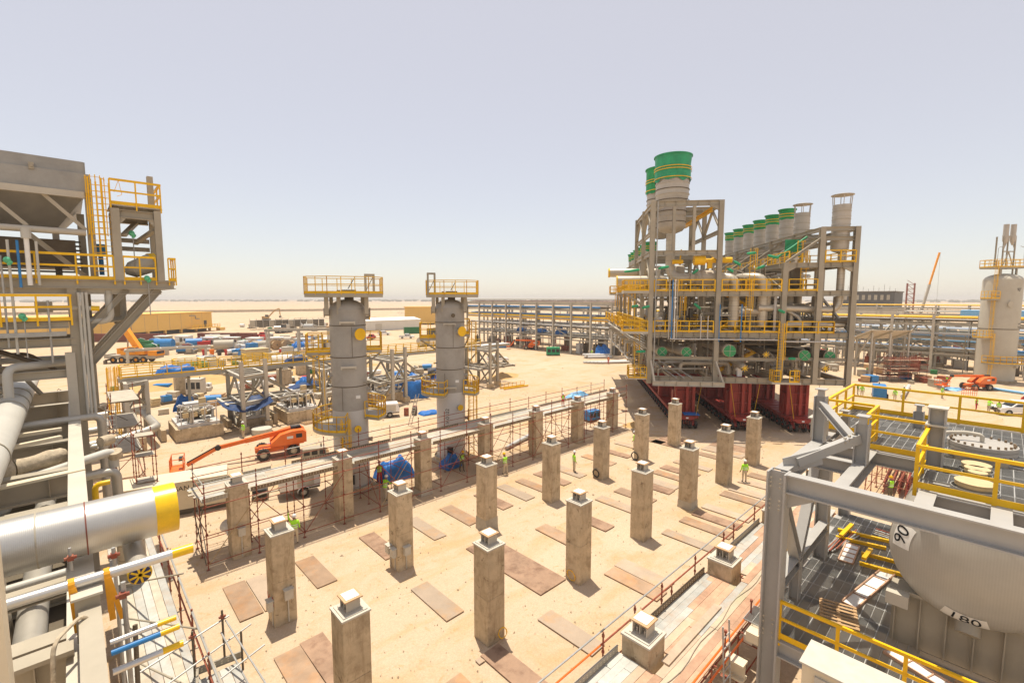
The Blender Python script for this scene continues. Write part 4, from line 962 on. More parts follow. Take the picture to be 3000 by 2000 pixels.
# ================================================================ trailers and red support stands
def loc_mod(s, t, z=0):
    c, sn = math.cos(MOD_RZ), math.sin(MOD_RZ); return (MOD_LOC[0] + s * c - t * sn, MOD_LOC[1] + s * sn + t * c, z)
def wheel_pair_mesh():
    b = MB()
    for x in (-.3, .3):
        o = len(b.v); b.lathe([(.20, -.13), (.36, -.14), (.40, -.09), (.40, .09), (.36, .14), (.20, .13), (.18, .05), (.05, .05)], 18); b.lathe([(.18, -.05), (.05, -.05)], 18); b.xf(Matrix.Translation((x, 0, .40)) @ Matrix.Rotation(pi / 2, 4, 'Y'), o)
    return b.mesh('wheel', 'rubber')
def bogie_mesh():
    b = MB(); b.tube((-.45, 0, .4), (.45, 0, .4), .11, 10); b.box((0, 0, .5), (.22, .26, .3)); b.bar((0, 0, .5), (0, .35, .95), .24, .2); b.bar((0, .35, .95), (0, 0, 1.2), .26, .2); b.tube((.1, -.1, .5), (.1, .12, 1.1), .06, 8); b.tube((0, 0, 1.1), (0, 0, 1.3), .25, 12); return b.mesh('bogie', 'red')
WPM, BGM = wheel_pair_mesh(), bogie_mesh()
def trailer(s, label):
    T = thing('heavy_trailer', label, 'trailer', loc_mod(s, .2), MOD_RZ, 'self propelled trailers under the module'); n = 24
    b = MB(); b.b2((-1.2, 0, 1.16), (1.2, 33.8, 1.5)); b.b2((-.5, 0, 1.0), (.5, 33.8, 1.16))
    for k in range(n): b.box((0, .7 + k * 1.4, 1.52), (2.44, .18, .06))
    part('deck', b, 'red', T)
    b = MB(); b.add([(-.6, .1, 1.0), (.6, .1, 1.0), (1.15, .1, 1.2), (-1.15, .1, 1.2), (-.5, -.3, 1.05), (.5, -.3, 1.05), (1.1, -.3, 1.45), (-1.1, -.3, 1.45)], [(4, 5, 6, 7), (0, 1, 5, 4), (1, 2, 6, 5), (2, 3, 7, 6), (3, 0, 4, 7), (3, 2, 1, 0)]); part('end_nose', b, 'red', T)
    part('maker_plate', MB().box((0, -.31, 1.26), (.25, .02, .16)), 'paint_white', T)
    b = MB()
    for k in range(5): b.path([(-.35 + k * .17, -.1, 1.0), (-.35 + k * .17, -.3, .9), (-.35 + k * .17, -.3, .6), (-.35 + k * .17, .1, .55)], .025, 6, .1)
    part('hydraulic_hoses', b, 'rust_red', T)
    for k in range(n):
        for x in (-.72, .72):
            g = part('bogie', BGM, None, T, None, (x, .3 + k * 1.4, 0)); part('wheel_pair', WPM, None, g)
    return T
TR = [trailer(4.3, 'leftmost red multi wheel trailer under the module'), trailer(10.1, 'middle red multi wheel trailer under the module'), trailer(15.9, 'rightmost red multi wheel trailer under the module')]
def support_mesh():
    b = MB(); z0, z1 = 1.56, 5.08
    for x in (-.95, .95):
        for y in (-.75, .75): b.ibeam((x, y, z0), (x, y, z1), .3, .3, .1, .1, (0, 1, 0))
    b.ibeam((.25, -.82, z0), (.25, -.82, z1), .28, .3, .1, .1, (0, 1, 0))
    for z in (z0 + .08, z0 + 1.15, z0 + 2.3, z1 - .1):
        for y in (-.75, .75): b.bar((-.95, y, z), (.95, y, z), .12, .12)
        for x in (-.95, .95): b.bar((x, -.75, z), (x, .75, z), .12, .12)
    b.box((0, -.55, (z0 + z1) / 2), (1.8, .05, z1 - z0)); b.box((0, .6, (z0 + z1) / 2), (1.8, .05, z1 - z0))
    b.box((-.1, -.6, (z0 + z1) / 2), (.1, .12, z1 - z0))
    low = MB(); low.box((1.02, -.2, z0 + .95), (.14, 1.0, 1.9)); low.box((-1.04, .1, z0 + 1.15), (.16, .8, 2.3))
    return b.mesh('stand_frame', 'red'), low.mesh('side_ballast', 'red')
SFM, SBM = support_mesh()
for i, s in enumerate((4.3, 10.1, 15.9)):
    for k, t in enumerate((2.2, 10.5, 20.5, 31)):
        T = thing('support_stand', '%s red steel stand from the front on the %s trailer' % (ORD[k], ('leftmost', 'middle', 'rightmost')[i]), 'steel stand', loc_mod(s, t), MOD_RZ, 'red stands between trailers and module')
        part('stand_frame', SFM, None, T); part('side_ballast', SBM, None, T)
    for x, e, m in ((-1.5, -.9, 'yellow'), (1.4, .9, 'yellow')):
        b = MB(); a = loc_mod(s + x, -.05, 5.1); c = loc_mod(s + e, .0, 1.5); b.bar(a, c, .07, .02); solo('lashing_strap', b, 'yellow' if (i + (x > 0)) % 3 else 'rope', 'tension strap at the %s front corner of the %s trailer' % ('left' if x < 0 else 'right', ('leftmost', 'middle', 'rightmost')[i]), 'strap', group='straps from module to trailers')
b = MB(); b.box((0, 0, .04), (1.6, 1.0, .08)); b.box((.1, 0, .1), (1.2, .9, .05)); solo('folded_sheet', b, 'tarp', 'blue sheet folded on the nose of the leftmost trailer', 'tarpaulin', loc_mod(4.8, .45, 1.55), MOD_RZ)
# ================================================================ steel frame with the drum, right foreground
mat('ply', (0.55, 0.43, 0.24), 0.7, 0, 0.08, 2)
mat('grating', (0.31, 0.305, 0.285), 0.5, 0.35, 0.12, 1.5)
mat('grating_edge', (0.40, 0.395, 0.37), 0.5, 0.2, 0.12, 1.5)
def grating_mesh(L, Wd):
    b = MB(); n = int(L / .055)
    for k in range(n + 1): b.box((L * k / n, Wd / 2, -.018), (.012, Wd - .01, .036))
    e = MB()
    for y in (Wd * .25, Wd * .5, Wd * .75): e.box((L / 2, y, -.004), (L, .012, .012))
    for x in (0.008, L - .008): e.box((x, Wd / 2, -.016), (.014, Wd - .006, .04))
    for y in (.006, Wd - .006): e.box((L / 2, y, -.016), (L, .012, .04))
    return b.mesh('grating_panel', 'grating'), e.mesh('edge_bar', 'grating_edge')
GP = grating_mesh(.92, 1.0); GP2 = grating_mesh(.46, 1.0)
def grating_floor(parent, u0, u1, w0, w1, z, skip=(), stag=True):
    u = u0; r = 0
    while u < u1 - .2:
        g = GP if u + .92 <= u1 + .25 else GP2; st = .92 if g is GP else .46; w = w0 - (.5 if (stag and r % 2) else 0)
        while w < w1 - .3:
            if not any(a < u + st / 2 < c and e < w + .5 < f for a, c, e, f in skip) and w > w0 - .6:
                o = part('grating_panel', g[0], None, parent, None, (u, w, z)); part('edge_bar', g[1], None, o)
            w += 1.0
        u += st; r += 1
RF = thing('vessel_platform', 'two storey steel platform of grating and yellow rails round the drum', 'platform', (0, 0, 0))
sb = 'steel_blue'
def rcol(u, w, z0, z1, s=.42): return member(RF, 'column', (u, w, z0), (u, w, z1), s, s, sb, 'H', (0, 1, 0))
def rbm(p, q, w=.3, h=.5): return member(RF, 'beam', p, q, w, h, sb, 'I')
ZU, ZLW = 9.0, 4.0
rcol(14.7, 4.2, 0, ZU, .5); rcol(20.6, 4.3, 0, ZU - .3); rcol(25.6, 4.5, 0, ZU - .1); rcol(14.7, -6, 0, ZU); rcol(25.6, -6, 0, ZU); rcol(18.6, 1.15, ZU - .5, 10.75, .4); rcol(20.4, -6, 0, ZU)
part('bolt_set', (lambda b: [b.tube((14.44, 4.2 + a, z), (14.42, 4.2 + a, z), .03, 8) for a in (-.12, .12) for z in (8.85, 8.72, 8.59, 8.2, 8.07, 7.94, 4.6, 4.45, 4.2, 4.05)] and b)(MB()), 'steel', RF)
rbm((14.7, 3.95, ZU - .28), (14.7, -6, ZU - .28), .34, .55); rbm((14.9, 4.2, ZU - .24), (20.5, 4.2, ZU - .24), .36, .48)
rbm((14.9, 2.72, ZU - .24), (19.2, 2.72, ZU - .24), .32, .45); rbm((17.3, 4.0, ZU - .24), (17.3, 2.9, ZU - .24), .3, .42); rbm((19.1, 4.1, ZU - .26), (19.1, -6, ZU - .26), .3, .42); rbm((16.0, 1.2, ZU - .25), (16.0, -6, ZU - .25), .3, .42)
rbm((14.9, 1.05, ZU - .24), (16.0, 1.05, ZU - .24), .36, .45); rbm((14.9, -.28, ZU - .24), (16.0, -.28, ZU - .24), .36, .45); rbm((14.9, -1.9, ZU - .24), (16, -1.9, ZU - .24), .36, .45); rbm((16.0, 1.2, ZU - .28), (19.1, 1.2, ZU - .28), .26, .4)
rbm((25.6, 4.3, ZU - .26), (25.6, -6, ZU - .26), .34, .5); rbm((21.2, 4.35, ZU - .26), (25.5, 4.45, ZU - .26), .3, .5)
for u in (22.2, 23.9): rbm((u, 4.2, ZU - .2), (u, -6, ZU - .2), .2, .3)
for u in (17.0, 18.0, 20.3, 21.3): rbm((u, 1.1 if u < 19 else 2.7, ZU - .18), (u, -6, ZU - .18), .15, .25)
for p, q in (((14.85, 4.2, 8.4), (17.0, 4.2, 5.4)), ((19.0, 4.2, 8.5), (16.95, 4.2, 5.4)), ((17.0, 4.2, 5.4), (17.0, 4.2, 4.0))): member(RF, 'brace', p, q, .3, .3, sb, 'H')
rbm((14.9, 4.2, 5.35), (20.4, 4.2, 5.35), .3, .36)
b = MB(); b.add([(14.75, 3.95, 8.45), (14.75, 3.1, 8.45), (14.75, 3.95, 7.95), (14.95, 3.95, 8.45), (14.95, 3.1, 8.45), (14.95, 3.95, 7.95)], [(0, 1, 2), (5, 4, 3), (0, 3, 4, 1), (1, 4, 5, 2), (2, 5, 3, 0)]); part('haunch', b, sb, RF)
# uprights waiting for the next storey
for u, w, zt, s in ((18.9, 4.2, 10.6, .36), (17.3, 2.72, 10.2, .36), (23.6, 2.0, 9.65, .32), (21.2, 3.9, 9.5, .3)):
    rcol(u, w, ZU, zt, s); part('splice_plate', MB().box((u, w, zt + .12), (s * .5, s * .5, .24)).box((u, w, zt + .25), (s * 1.05, s * .9, .03)), sb, RF)
part('splice_plate', MB().box((18.6, 1.15, 10.25), (.55, .5, .05)).box((18.6, 1.15, 10.77), (.5, .46, .04)), 'steel_light', RF)
member(RF, 'brace', (18.75, 4.15, 10.35), (17.5, 2.9, 9.5), .22, .24, sb, 'H'); member(RF, 'brace', (15.6, 4.0, ZU + .1), (17.25, 2.8, 9.75), .2, .28, sb, 'box')
part('bolt_set', (lambda b: [b.tube((17.02 - .12 * i, 2.92 + .08 * i, 9.78 - .06 * i + dz), (17.0 - .12 * i, 2.86 + .08 * i, 9.78 - .06 * i + dz), .035, 8) for i in range(3) for dz in (0, .13)] and b)(MB()), 'steel', RF)
part('gusset_plate', MB().bar((16.2, 3.5, 9.25), (15.3, 4.25, 8.98), .03, .5), sb, RF)
part('bracket_box', MB().box((19.6, 4.35, 9.3), (.5, .45, .7)).box((19.6, 4.35, 9.68), (.7, .6, .05)), 'steel_light', RF)
# floors
grating_floor(RF, 16.1, 25.5, -6, 1.3, ZU, [(19.6, 21.3, -.6, .95), (16.2, 17.0, -.35, .6), (17.9, 18.6, -.3, .6)]); grating_floor(RF, 19.25, 25.5, 1.3, 2.8, ZU); grating_floor(RF, 21.1, 25.5, 2.8, 4.4, ZU)
grating_floor(RF, 14.75, 25.6, -6, 4.5, ZLW, [(16.2, 25.6, -1.9, 1.5)])
rail_split(RF, [(16.02, -6, ZU), (16.02, 1.32, ZU), (19.05, 1.32, ZU)], 1.12, 1.5, .085)
rail_split(RF, [(19.15, 1.42, ZU), (19.15, 2.9, ZU), (21.05, 2.9, ZU)], 1.12, 1.3, .085)
rail_split(RF, [(21.0, 3.0, ZU), (21.0, 4.45, ZU), (25.6, 4.45, ZU), (25.6, -6, ZU)], 1.12, 1.7, .085)
rail_split(RF, [(14.62, 3.95, ZLW), (14.62, -6, ZLW)], 1.14, 1.45, .085)
rail_split(RF, [(15.6, 4.75, ZLW), (20.2, 4.75, ZLW)], 1.14, 1.5, .075)
rbm((14.7, 4.0, ZLW - .3), (14.7, -6, ZLW - .3), .34, .5); rbm((14.9, 4.6, ZLW - .28), (25.5, 4.6, ZLW - .28), .34, .44); rbm((25.6, 4.3, ZLW - .3), (25.6, -6, ZLW - .3), .34, .44)
for u in (17.2, 19.6, 22, 24): rbm((u, 4.4, ZLW - .2), (u, -6, ZLW - .2), .2, .28)
part('corner_bracket', MB().box((14.62, 4.6, 3.75), (.5, .35, .3)), 'cream', RF); part('corner_bracket', MB().box((15.2, 4.75, 3.55), (1.4, .25, .25)), 'steel_light', RF)
# the drum
DR = thing('horizontal_drum', 'large grey drum with 90 and 180 tags lying under the grating', 'vessel', (0, 0.1, 0))
rv = 1.76; zc = 7.12; b = MB()
prof = [(rv, 0), (rv, 9)]
def head(b, u0, sgn):
    pr = [(rv * math.cos(a), .85 * math.sin(a)) for a in [pi / 2 * k / 14 for k in range(15)]]
    o = len(b.v); b.lathe([(max(r, .003), h) for r, h in pr], 64); b.xf(Matrix.Translation((u0, 0, zc)) @ Matrix.Rotation(-pi / 2 if sgn < 0 else pi / 2, 4, 'Y'), o)
mat('drum_shell', (0.46, 0.44, 0.395), 0.45, .25, 0.06, 1.0)
def drum_lines():
    m = MATS['drum_shell']; t = m.node_tree; L = t.links.new; b_ = t.nodes['Principled BSDF']; src = b_.inputs['Base Color'].links[0].from_socket
    tc = t.nodes.new('ShaderNodeTexCoord'); w = t.nodes.new('ShaderNodeTexWave'); w.bands_direction = 'Y'; w.inputs['Scale'].default_value = 5.5; w.inputs['Distortion'].default_value = .6; w.inputs['Detail Scale'].default_value = .6; L(tc.outputs['Object'], w.inputs['Vector'])
    r = t.nodes.new('ShaderNodeMapRange'); r.inputs[3].default_value = .96; r.inputs[4].default_value = 1.02; L(w.outputs[1], r.inputs[0])
    x = t.nodes.new('ShaderNodeMixRGB'); x.blend_type = 'MULTIPLY'; x.inputs[0].default_value = 1; L(src, x.inputs[1]); L(r.outputs[0], x.inputs[2]); L(x.outputs[0], b_.inputs['Base Color'])
drum_lines()
o_ = len(b.v); b.lathe([(rv, 16.95), (rv, 25.0)], 64); b.xf(Matrix.Translation((0, 0, zc)) @ Matrix.Rotation(pi / 2, 4, 'Y'), o_); head(b, 16.95, -1); head(b, 25.0, 1)
part('shell', b, 'drum_shell', DR)
wl = MB(); o_ = 0; wl.lathe([(rv, -.02), (rv + .012, -.02), (rv + .012, .02), (rv, .02)], 64); wl.xf(Matrix.Translation((16.95, 0, zc)) @ Matrix.Rotation(pi / 2, 4, 'Y')); part('weld_seam', wl, 'steel', DR)
def tag(ang, txt, size, w, h, flip=1):
    # tag follows the curve of the head: ang measured from the top round towards the left side
    a = rad(ang); e = rad(33); r = rv * math.cos(e) + .012; x = 16.95 - .85 * math.sin(e) - .012
    n = Vector((-math.sin(e) / .85, math.sin(a) * math.cos(e) / rv, math.cos(a) * math.cos(e) / rv)).normalized()
    p_ = Vector((x, math.sin(a) * r, zc + math.cos(a) * r)); up = Vector((0, math.sin(a), math.cos(a)))
    M = facing(p_ + n * .03, n, up)
    q = MB(); vs = []; N = 8
    for j in range(5):
        for i in range(N + 1):
            aa = a - (i / N - .5) * w / r; ee = e + (j / 4 - .5) * h / 1.25
            vs.append((16.95 - (.85 + .012) * math.sin(ee), (rv + .012) * math.cos(ee) * math.sin(aa), zc + (rv + .012) * math.cos(ee) * math.cos(aa)))
    q.add(vs, [(j * (N + 1) + i, j * (N + 1) + i + 1, (j + 1) * (N + 1) + i + 1, (j + 1) * (N + 1) + i) for j in range(4) for i in range(N)])
    o = part('number_tag', q, 'white', DR)
    me = text_mesh(txt, size, .001); me.materials.clear(); me.materials.append(MATS['ink'])
    for v in me.vertices:
        aa = a - flip * v.co.x / r; ee = e - flip * v.co.y / 1.25
        v.co = Vector((16.95 - (.85 + .022) * math.sin(ee), (rv + .022) * math.cos(ee) * math.sin(aa), zc + (rv + .022) * math.cos(ee) * math.cos(aa)))
    t = part('lettering', me, None, o)
tag(78, '90', .52, .72, .5); tag(177, '180', .44, .9, .4, -1)
b = MB(); b.tube((16.8, 0, 5.5), (16.6, 0, 5.2), .25, 16); part('drain_nozzle', b, 'steel', DR)
b = MB(); b.b2((17.0, -1.9, 4.02), (17.2, 1.6, 5.6)); b.b2((16.8, -1.9, 5.6), (17.4, 1.66, 5.7))
for k in range(7): b.b2((16.85, 1.5 - k * .55, 4.02), (17.0, 1.53 - k * .55, 5.6))
part('saddle', b, 'steel', DR); b = MB(); b.b2((23.5, -1.6, 4.02), (23.7, 1.6, 6.2)); part('saddle', b, 'steel', DR)
part('saddle_block', MB().box((16.7, 1.45, 5.5), (.45, .5, .35)), 'steel_light', DR)
# manhole and nozzles through the upper deck
MH = part('manhole', MB().tube((20.4, .1, zc + 1.5), (20.4, .1, 9.42), .62, 32), 'steel', DR)
b = MB(); b.tube((20.4, .1, 9.3), (20.4, .1, 9.40), .80, 40); b.tube((20.4, .1, 9.415), (20.4, .1, 9.53), .80, 40); part('cover_flange', b, 'vessel_grey', MH)
b = MB()
for k in range(24): a = 2 * pi * k / 24; b.tube((20.4 + .72 * math.cos(a), .1 + .72 * math.sin(a), 9.25), (20.4 + .72 * math.cos(a), .1 + .72 * math.sin(a), 9.60), .035, 6)
part('stud_bolts', b, 'toe', MH)
part('davit_arm', MB().path([(20.0, 1.02, 9.1), (20.0, 1.02, 9.75), (20.4, .45, 9.78), (20.4, .1, 9.76), (20.4, .1, 9.55)], .055, 10, .2), 'steel_light', MH)
for u, w, r in ((21.55, -.05, .58), (18.6, .15, .32), (18.15, .12, .27), (17.75, .1, .2), (16.75, .12, .40)):
    o = part('nozzle', MB().tube((u, w, zc + 1.3), (u, w, 9.22), r * .8, 24), 'steel', DR); part('nozzle_cover', MB().tube((u, w, 9.25), (u, w, 9.28), r, 32).tube((u, w, 9.16), (u, w, 9.24), r * .97, 32), 'ply', o)
    part('kick_ring', MB().lathe([(r * 1.12, 8.98), (r * 1.12, 9.12), (r * 1.16, 9.12), (r * 1.16, 8.98)], 32, (u, w, 0)), 'galv', o)
# loose things on the lower deck
def pallet(loc, rz, label, m='timber'):
    T = thing('timber_pallet', label, 'pallet', loc, rz)
    for y in (-.45, 0, .45): member(T, 'bearer', (-.6, y, .06), (.6, y, .06), .09, .1, m, 'box')
    for k in range(7): member(T, 'slat', (-.57 + k * .19, -.5, .125), (-.57 + k * .19, .5, .125), .09, .025, m, 'box')
    return T
pallet((16.95, 2.95, ZLW + .02), .25, 'wooden pallet lying on the lower grating deck')
def frame_panel(L, Wd, label, loc, rz):
    T = thing('steel_tray', label, 'steel tray', loc, rz)
    part('sheet', MB().box((0, 0, .02), (L, Wd, .012)), 'white', T)
    b = MB(); [b.bar((-L / 2, s * Wd / 2, .04), (L / 2, s * Wd / 2, .04), .04, .08) for s in (-1, 1)]; [b.bar((x, -Wd / 2, .035), (x, Wd / 2, .035), .03, .05) for x in (-L / 2, -L / 4, 0, L / 4, L / 2)]; part('rim', b, 'plank_rust', T)
frame_panel(3.4, .42, 'long white tray leaning across the middle of the lower grating deck', (19.5, 2.55, ZLW + .03), -.17); frame_panel(1.7, .45, 'short white tray on the lower grating deck near the yellow beams', (21.6, 3.55, ZLW + .03), .05); frame_panel(2.0, .4, 'white tray propped against the drum saddle', (15.9, .7, ZLW + .03), 1.2)
b = MB(); [b.bar((22.3, 3.2 + s, ZLW + .12), (22.9, .9 + s, ZLW + .12), .12, .16) for s in (0, .5)]
for k, (p, q, lab) in enumerate((((23.4, 4.3, 4.1), (23.9, 2.0, 4.1), 'far'), ((22.6, 4.2, 4.1), (23.0, 2.6, 4.1), 'second'), ((21.8, 3.2, 4.12), (22.2, 1.1, 4.12), 'third'), ((20.9, 3.1, 4.12), (21.3, .9, 4.12), 'near'))):
    solo('yellow_rail', MB().bar(p, q, .12, .12), 'yellow', '%s yellow rail piece laid across the lower deck' % lab, 'steel bar', group='loose yellow rails on the lower deck')
for k, (p, q, lab) in enumerate((((22.4, 4.0, 4.3), (23.9, 3.9, 4.3), 'far'), ((21.0, 3.0, 4.3), (22.0, 2.95, 4.3), 'middle'), ((21.1, 1.5, 4.28), (22.0, 1.55, 4.28), 'near'))): solo('yellow_rail', MB().bar(p, q, .14, .1), 'yellow', '%s short yellow cross piece lying on the yellow rails' % lab, 'steel bar', group='short yellow pieces on the lower deck')
rr = random.Random(5)
for k in range(9): solo('scaffold_tube', MB().tube((20.5 + k * .12, 4.35 - k * .05, 4.06 + .03 * (k % 3)), (23.2 + k * .1, 4.05 - k * .06 + rr.uniform(-.2, .2), 4.08 + .03 * (k % 2)), .03, 8), ['galv', 'galv', 'rust_red'][k % 3], 'loose tube in the bundle lying along the left edge of the lower deck', 'tube', group='tube bundle on the lower deck')
for k in range(6): solo('scaffold_tube', MB().tube((24.2 + k * .1, 3.2, 4.06 + .04 * (k % 2)), (24.0 + k * .1, .2 + rr.uniform(-.3, .3), 4.06), .03, 8), ['galv', 'steel', 'rust_red'][k % 3], 'loose tube in the bundle at the far end of the lower deck', 'tube', group='far tube bundle on the lower deck')
b = MB(); pts = [Vector((15.3 + .35 * math.sin(k * .9) + .02 * k, -.55 + .3 * math.cos(k * 1.3) - .012 * k, ZLW + .05 + .05 * abs(math.sin(k * 2.1)))) for k in range(40)]; b.sweep(pts, .035, 6); solo('rope_heap', b, 'rope', 'tangled brown rope heap on the lower deck under the drum', 'rope')
solo('timber_plank', MB().bar((16.2, .2, ZLW + .08), (14.9, -2.2, ZLW + .06), .22, .05), 'timber', 'long timber plank on the lower deck beside the rope heap', 'plank')
b = MB(); b.b2((11.25, -2.5, 5.0), (12.1, 2.55, 6.0)); WB = thing('cream_cabinet', 'cream steel cabinet in the near bottom right foreground', 'cabinet', (0, 0, 0))
part('casing', b, 'cream', WB); part('lid', MB().b2((11.2, -2.55, 6.0), (12.15, 2.6, 6.04)), 'grout', WB); part('door_panel', MB().b2((11.2, -1.9, 5.1), (11.25, 2.3, 5.85)), 'grout', WB); member(WB, 'leg', (11.6, 2.2, 0), (11.6, 2.2, 5), .3, .3, 'steel_blue', 'H', (0, 1, 0)); member(WB, 'leg', (11.6, -2.2, 0), (11.6, -2.2, 5), .3, .3, 'steel_blue', 'H', (0, 1, 0))
# girder end and walkway beneath the frame
solo('girder_end', MB().ibeam((13.8, 4.55, 3.0), (13.8, 6.2, 3.0), .35, .55), 'cream', 'short cream girder stub beside the corner column of the drum platform', 'girder')
b = MB(); b.box((21.5, 6.0, 3.5), (2.2, 1.5, .05)); 
# pipe and bar stacks behind the platform, seen through the open bay
PST = thing('red_scaffold', 'red scaffold frame standing behind the drum platform', 'scaffold', (0, 0, 0))
for u in (38.5, 40.7, 42.9, 45.1, 47.3, 49.5):
    for w in (1.5, 3.6, 5.7): sc_standard(PST, u, w, 0, 3.6 + .3 * ((int(u) + int(w)) % 2))
    for z in (1.0, 2.2, 3.3): sc_tube(PST, 'transom', (u, 1.3, z), (u, 5.9, z))
for w in (1.5, 3.6, 5.7):
    for z in (.9, 2.1, 3.2): sc_tube(PST, 'ledger', (38.2, w, z), (49.8, w, z))
for u in (38.5, 42.9, 47.3): sc_tube(PST, 'brace', (u, 5.8, .2), (u + 2.2, 5.8, 3.2)); sc_tube(PST, 'brace', (u + 2.2, 1.4, .2), (u, 1.4, 3.2))
for k in range(8): member(PST, 'plank', (44.0, 1.6 + k * .26, 2.32), (49.0, 1.65 + k * .26, 2.32), .23, .04, 'plank_rust' if k % 3 else 'board', 'box')
for k in range(30):
    z = .15 + .32 * (k // 8); solo('red_tube', MB().tube((41.5 + rr.uniform(0, 1), 2.2 + (k % 8) * .42, z), (47.5 + rr.uniform(0, 1.5), 2.3 + (k % 8) * .42 + rr.uniform(-.2, .2), z + rr.uniform(0, .2)), .06, 8), 'rust_red' if k % 4 else 'red', 'red tube in the stack on the ground behind the drum platform', 'tube', group='stack of red tubes behind the drum platform')
# ================================================================ pipe rack module on the left, seen from its own upper deck
LM = thing('pipe_rack_module', 'grey steel pipe rack module along the left edge with white topped girder', 'module', (0, 0, 0))
def lb(p, q, w=.3, h=.5, m='steel', kind='I', name='beam'): return member(LM, name, p, q, w, h, m, kind)
lb((-.19, 8.6, 8.02), (-.19, 35.5, 8.02), .42, .55, 'steel_light')
def girder(w, u0=-9, u1=-.4, h=.95, z=8.15, m='steel'):
    lb((u0, w, z - h / 2), (u1, w, z - h / 2), .42, h, m, name='girder')
    k = u1 - .5
    while k > u0: member(LM, 'stiffener', (k, w, z - h + .05), (k, w, z - .05), .38, .02, m, 'box', (1, 0, 0)); k -= 1.4
for w in (11.0, 18.0, 22.0, 26.5, 31.0, 36, 41): girder(w)
for w in (14.5, 20.0, 28.8): lb((-9, w, 7.3), (-.4, w, 7.4), .25, .35, 'steel')
for u, w in ((-.2, 11.0), (-.2, 18.0), (-.2, 26.5), (-.2, 35.4), (-6, 11), (-6, 18), (-6, 26.5), (-6, 35.4)): member(LM, 'column', (u, w, 0), (u, w, 7.7 if u > -3 else 11), .4, .4, 'steel', 'H', (0, 1, 0))
for z in (5.6, 3.3):
    lb((-.2, 9, z), (-.2, 35, z), .3, .45); [lb((-6, w, z), (-.2, w, z), .3, .45) for w in (11, 14.5, 18, 22, 26.5, 31)]
for a, c in ((11, 18), (18, 26.5), (26.5, 35.4)): member(LM, 'brace', (-.2, a, 3.4), (-.2, (a + c) / 2, 7.6), .2, .2, 'steel', 'H'); member(LM, 'brace', (-.2, c, 3.4), (-.2, (a + c) / 2, 7.6), .2, .2, 'steel', 'H')
lb((.0, 20.9, 8.3), (-3.4, 20.3, 8.3), .32, .08, 'cream', 'box'); lb((-.6, 26.0, 8.4), (-4.0, 24.6, 8.4), .22, .14, 'cream', 'box'); lb((-.6, 27.6, 8.4), (-3.6, 27.3, 8.4), .22, .14, 'cream', 'box')
part('grating_or_gap_shade', MB().b2((-9, 10, 5.2), (-.45, 34, 5.25)), 'steel_dark', LM)  # dark sheet added below the girders to put shade into the gaps
# big painted pipe running across, with its saddles and the small looped line
GPI = pipe(LM, [(-2.25, 6, 9.0), (-2.25, 46, 9.0)], .56, 'pipe_paint', 28, name='large_pipe')
for w in (15, 21.5, 29.5, 31.5, 33.5): part('pipe_band', MB().lathe([(.565, -.04), (.59, -.04), (.59, .04), (.565, .04)], 28).xf(Matrix.Translation((-2.25, w, 9.0)) @ Matrix.Rotation(pi / 2, 4, 'X')), 'steel', GPI)
pipe(LM, [(-2.25, 30.5, 9.5), (-2.25, 30.5, 10.9), (.75, 33.5, 10.75), (.75, 35.0, 10.75), (-9, 37, 10.75)], .17, 'pipe_paint', 16, .45, 'small_line')
member(LM, 'column', (-.15, 31.0, 8.2), (-.15, 31.0, 11.4), .36, .36, 'steel_light', 'H', (0, 1, 0))
# insulation blankets and clad lines between the girders
def lumpy(pts, r, n=14, seed=0):
    b = MB(); out = []; rs = []
    P = [V3(p) for p in pts]
    for a, c in zip(P, P[1:]):
        for k in range(14): q = a.lerp(c, k / 14); out.append(q); rs.append(r * (1 + .22 * mnoise.noise((q.x * 2.3 + seed, q.y * 2.3, q.z))))
    out.append(P[-1]); rs.append(r * .8); return b.sweep(out, rs, n)
part('insulation_blanket', lumpy([(-3.3, 23.6, 7.9), (-1.9, 24.2, 7.9)], .42), 'blanket', LM); part('insulation_blanket', lumpy([(-1.85, 24.2, 7.9), (-.5, 24.8, 7.95)], .3, 14, 4), 'blanket', LM)
pipe(LM, [(-3.0, 22.9, 7.4), (.9, 24.9, 7.75), (.9, 24.9, 7.1)], .17, 'pipe_paint', 14)
part('insulation_blanket', lumpy([(.55, 25.3, 8.1), (.95, 25.6, 8.1)], .22, 12, 8), 'blanket', LM); part('insulation_blanket', lumpy([(.95, 24.8, 7.75), (.98, 24.9, 7.45)], .26, 12, 9), 'blanket', LM)
for a in ((.75, 29.8, 8.35), (.95, 24.6, 7.0)): pipe(LM, [(-3.2, a[1] - .3, a[2]), (a[0], a[1], a[2]), (a[0], a[1], 1.0)], .17, 'alu_dull', 14, .35)
pipe(LM, [(-.6, 21.4, 6.2), (1.1, 21.9, 6.4), (1.1, 21.9, 3.0), (1.3, 21, .8)], .42, 'clad_alu', 18, .8, 'clad_pipe')
pipe(LM, [(-3.4, 19.9, 7.3), (-2.5, 20.0, 7.6), (-1.7, 19.4, 6.7)], .38, 'clad_alu', 18, .5, 'clad_pipe'); part('terminal_box', MB().box((-3.3, 20.0, 7.6), (.9, .7, .9)), 'steel', LM)
for u in (-1.2, -2.6): pipe(LM, [(u, 9, 5.9), (u, 32, 5.9)], .3, 'alu_dull', 14)
for k, (w, r) in enumerate(((12.4, .35), (16.6, .4), (16.6, .3))): pipe(LM, [(-1.5 - k * .5, w, 7.3), (-1.3 - k * .5, w - .4, 3.0)], r, 'clad_alu', 16)
pipe(LM, [(.7, 23.5, 6.9), (.25, 23.5, 6.9), (.25, 23.5, 6.0)], .1, 'yellow_tape', 12)
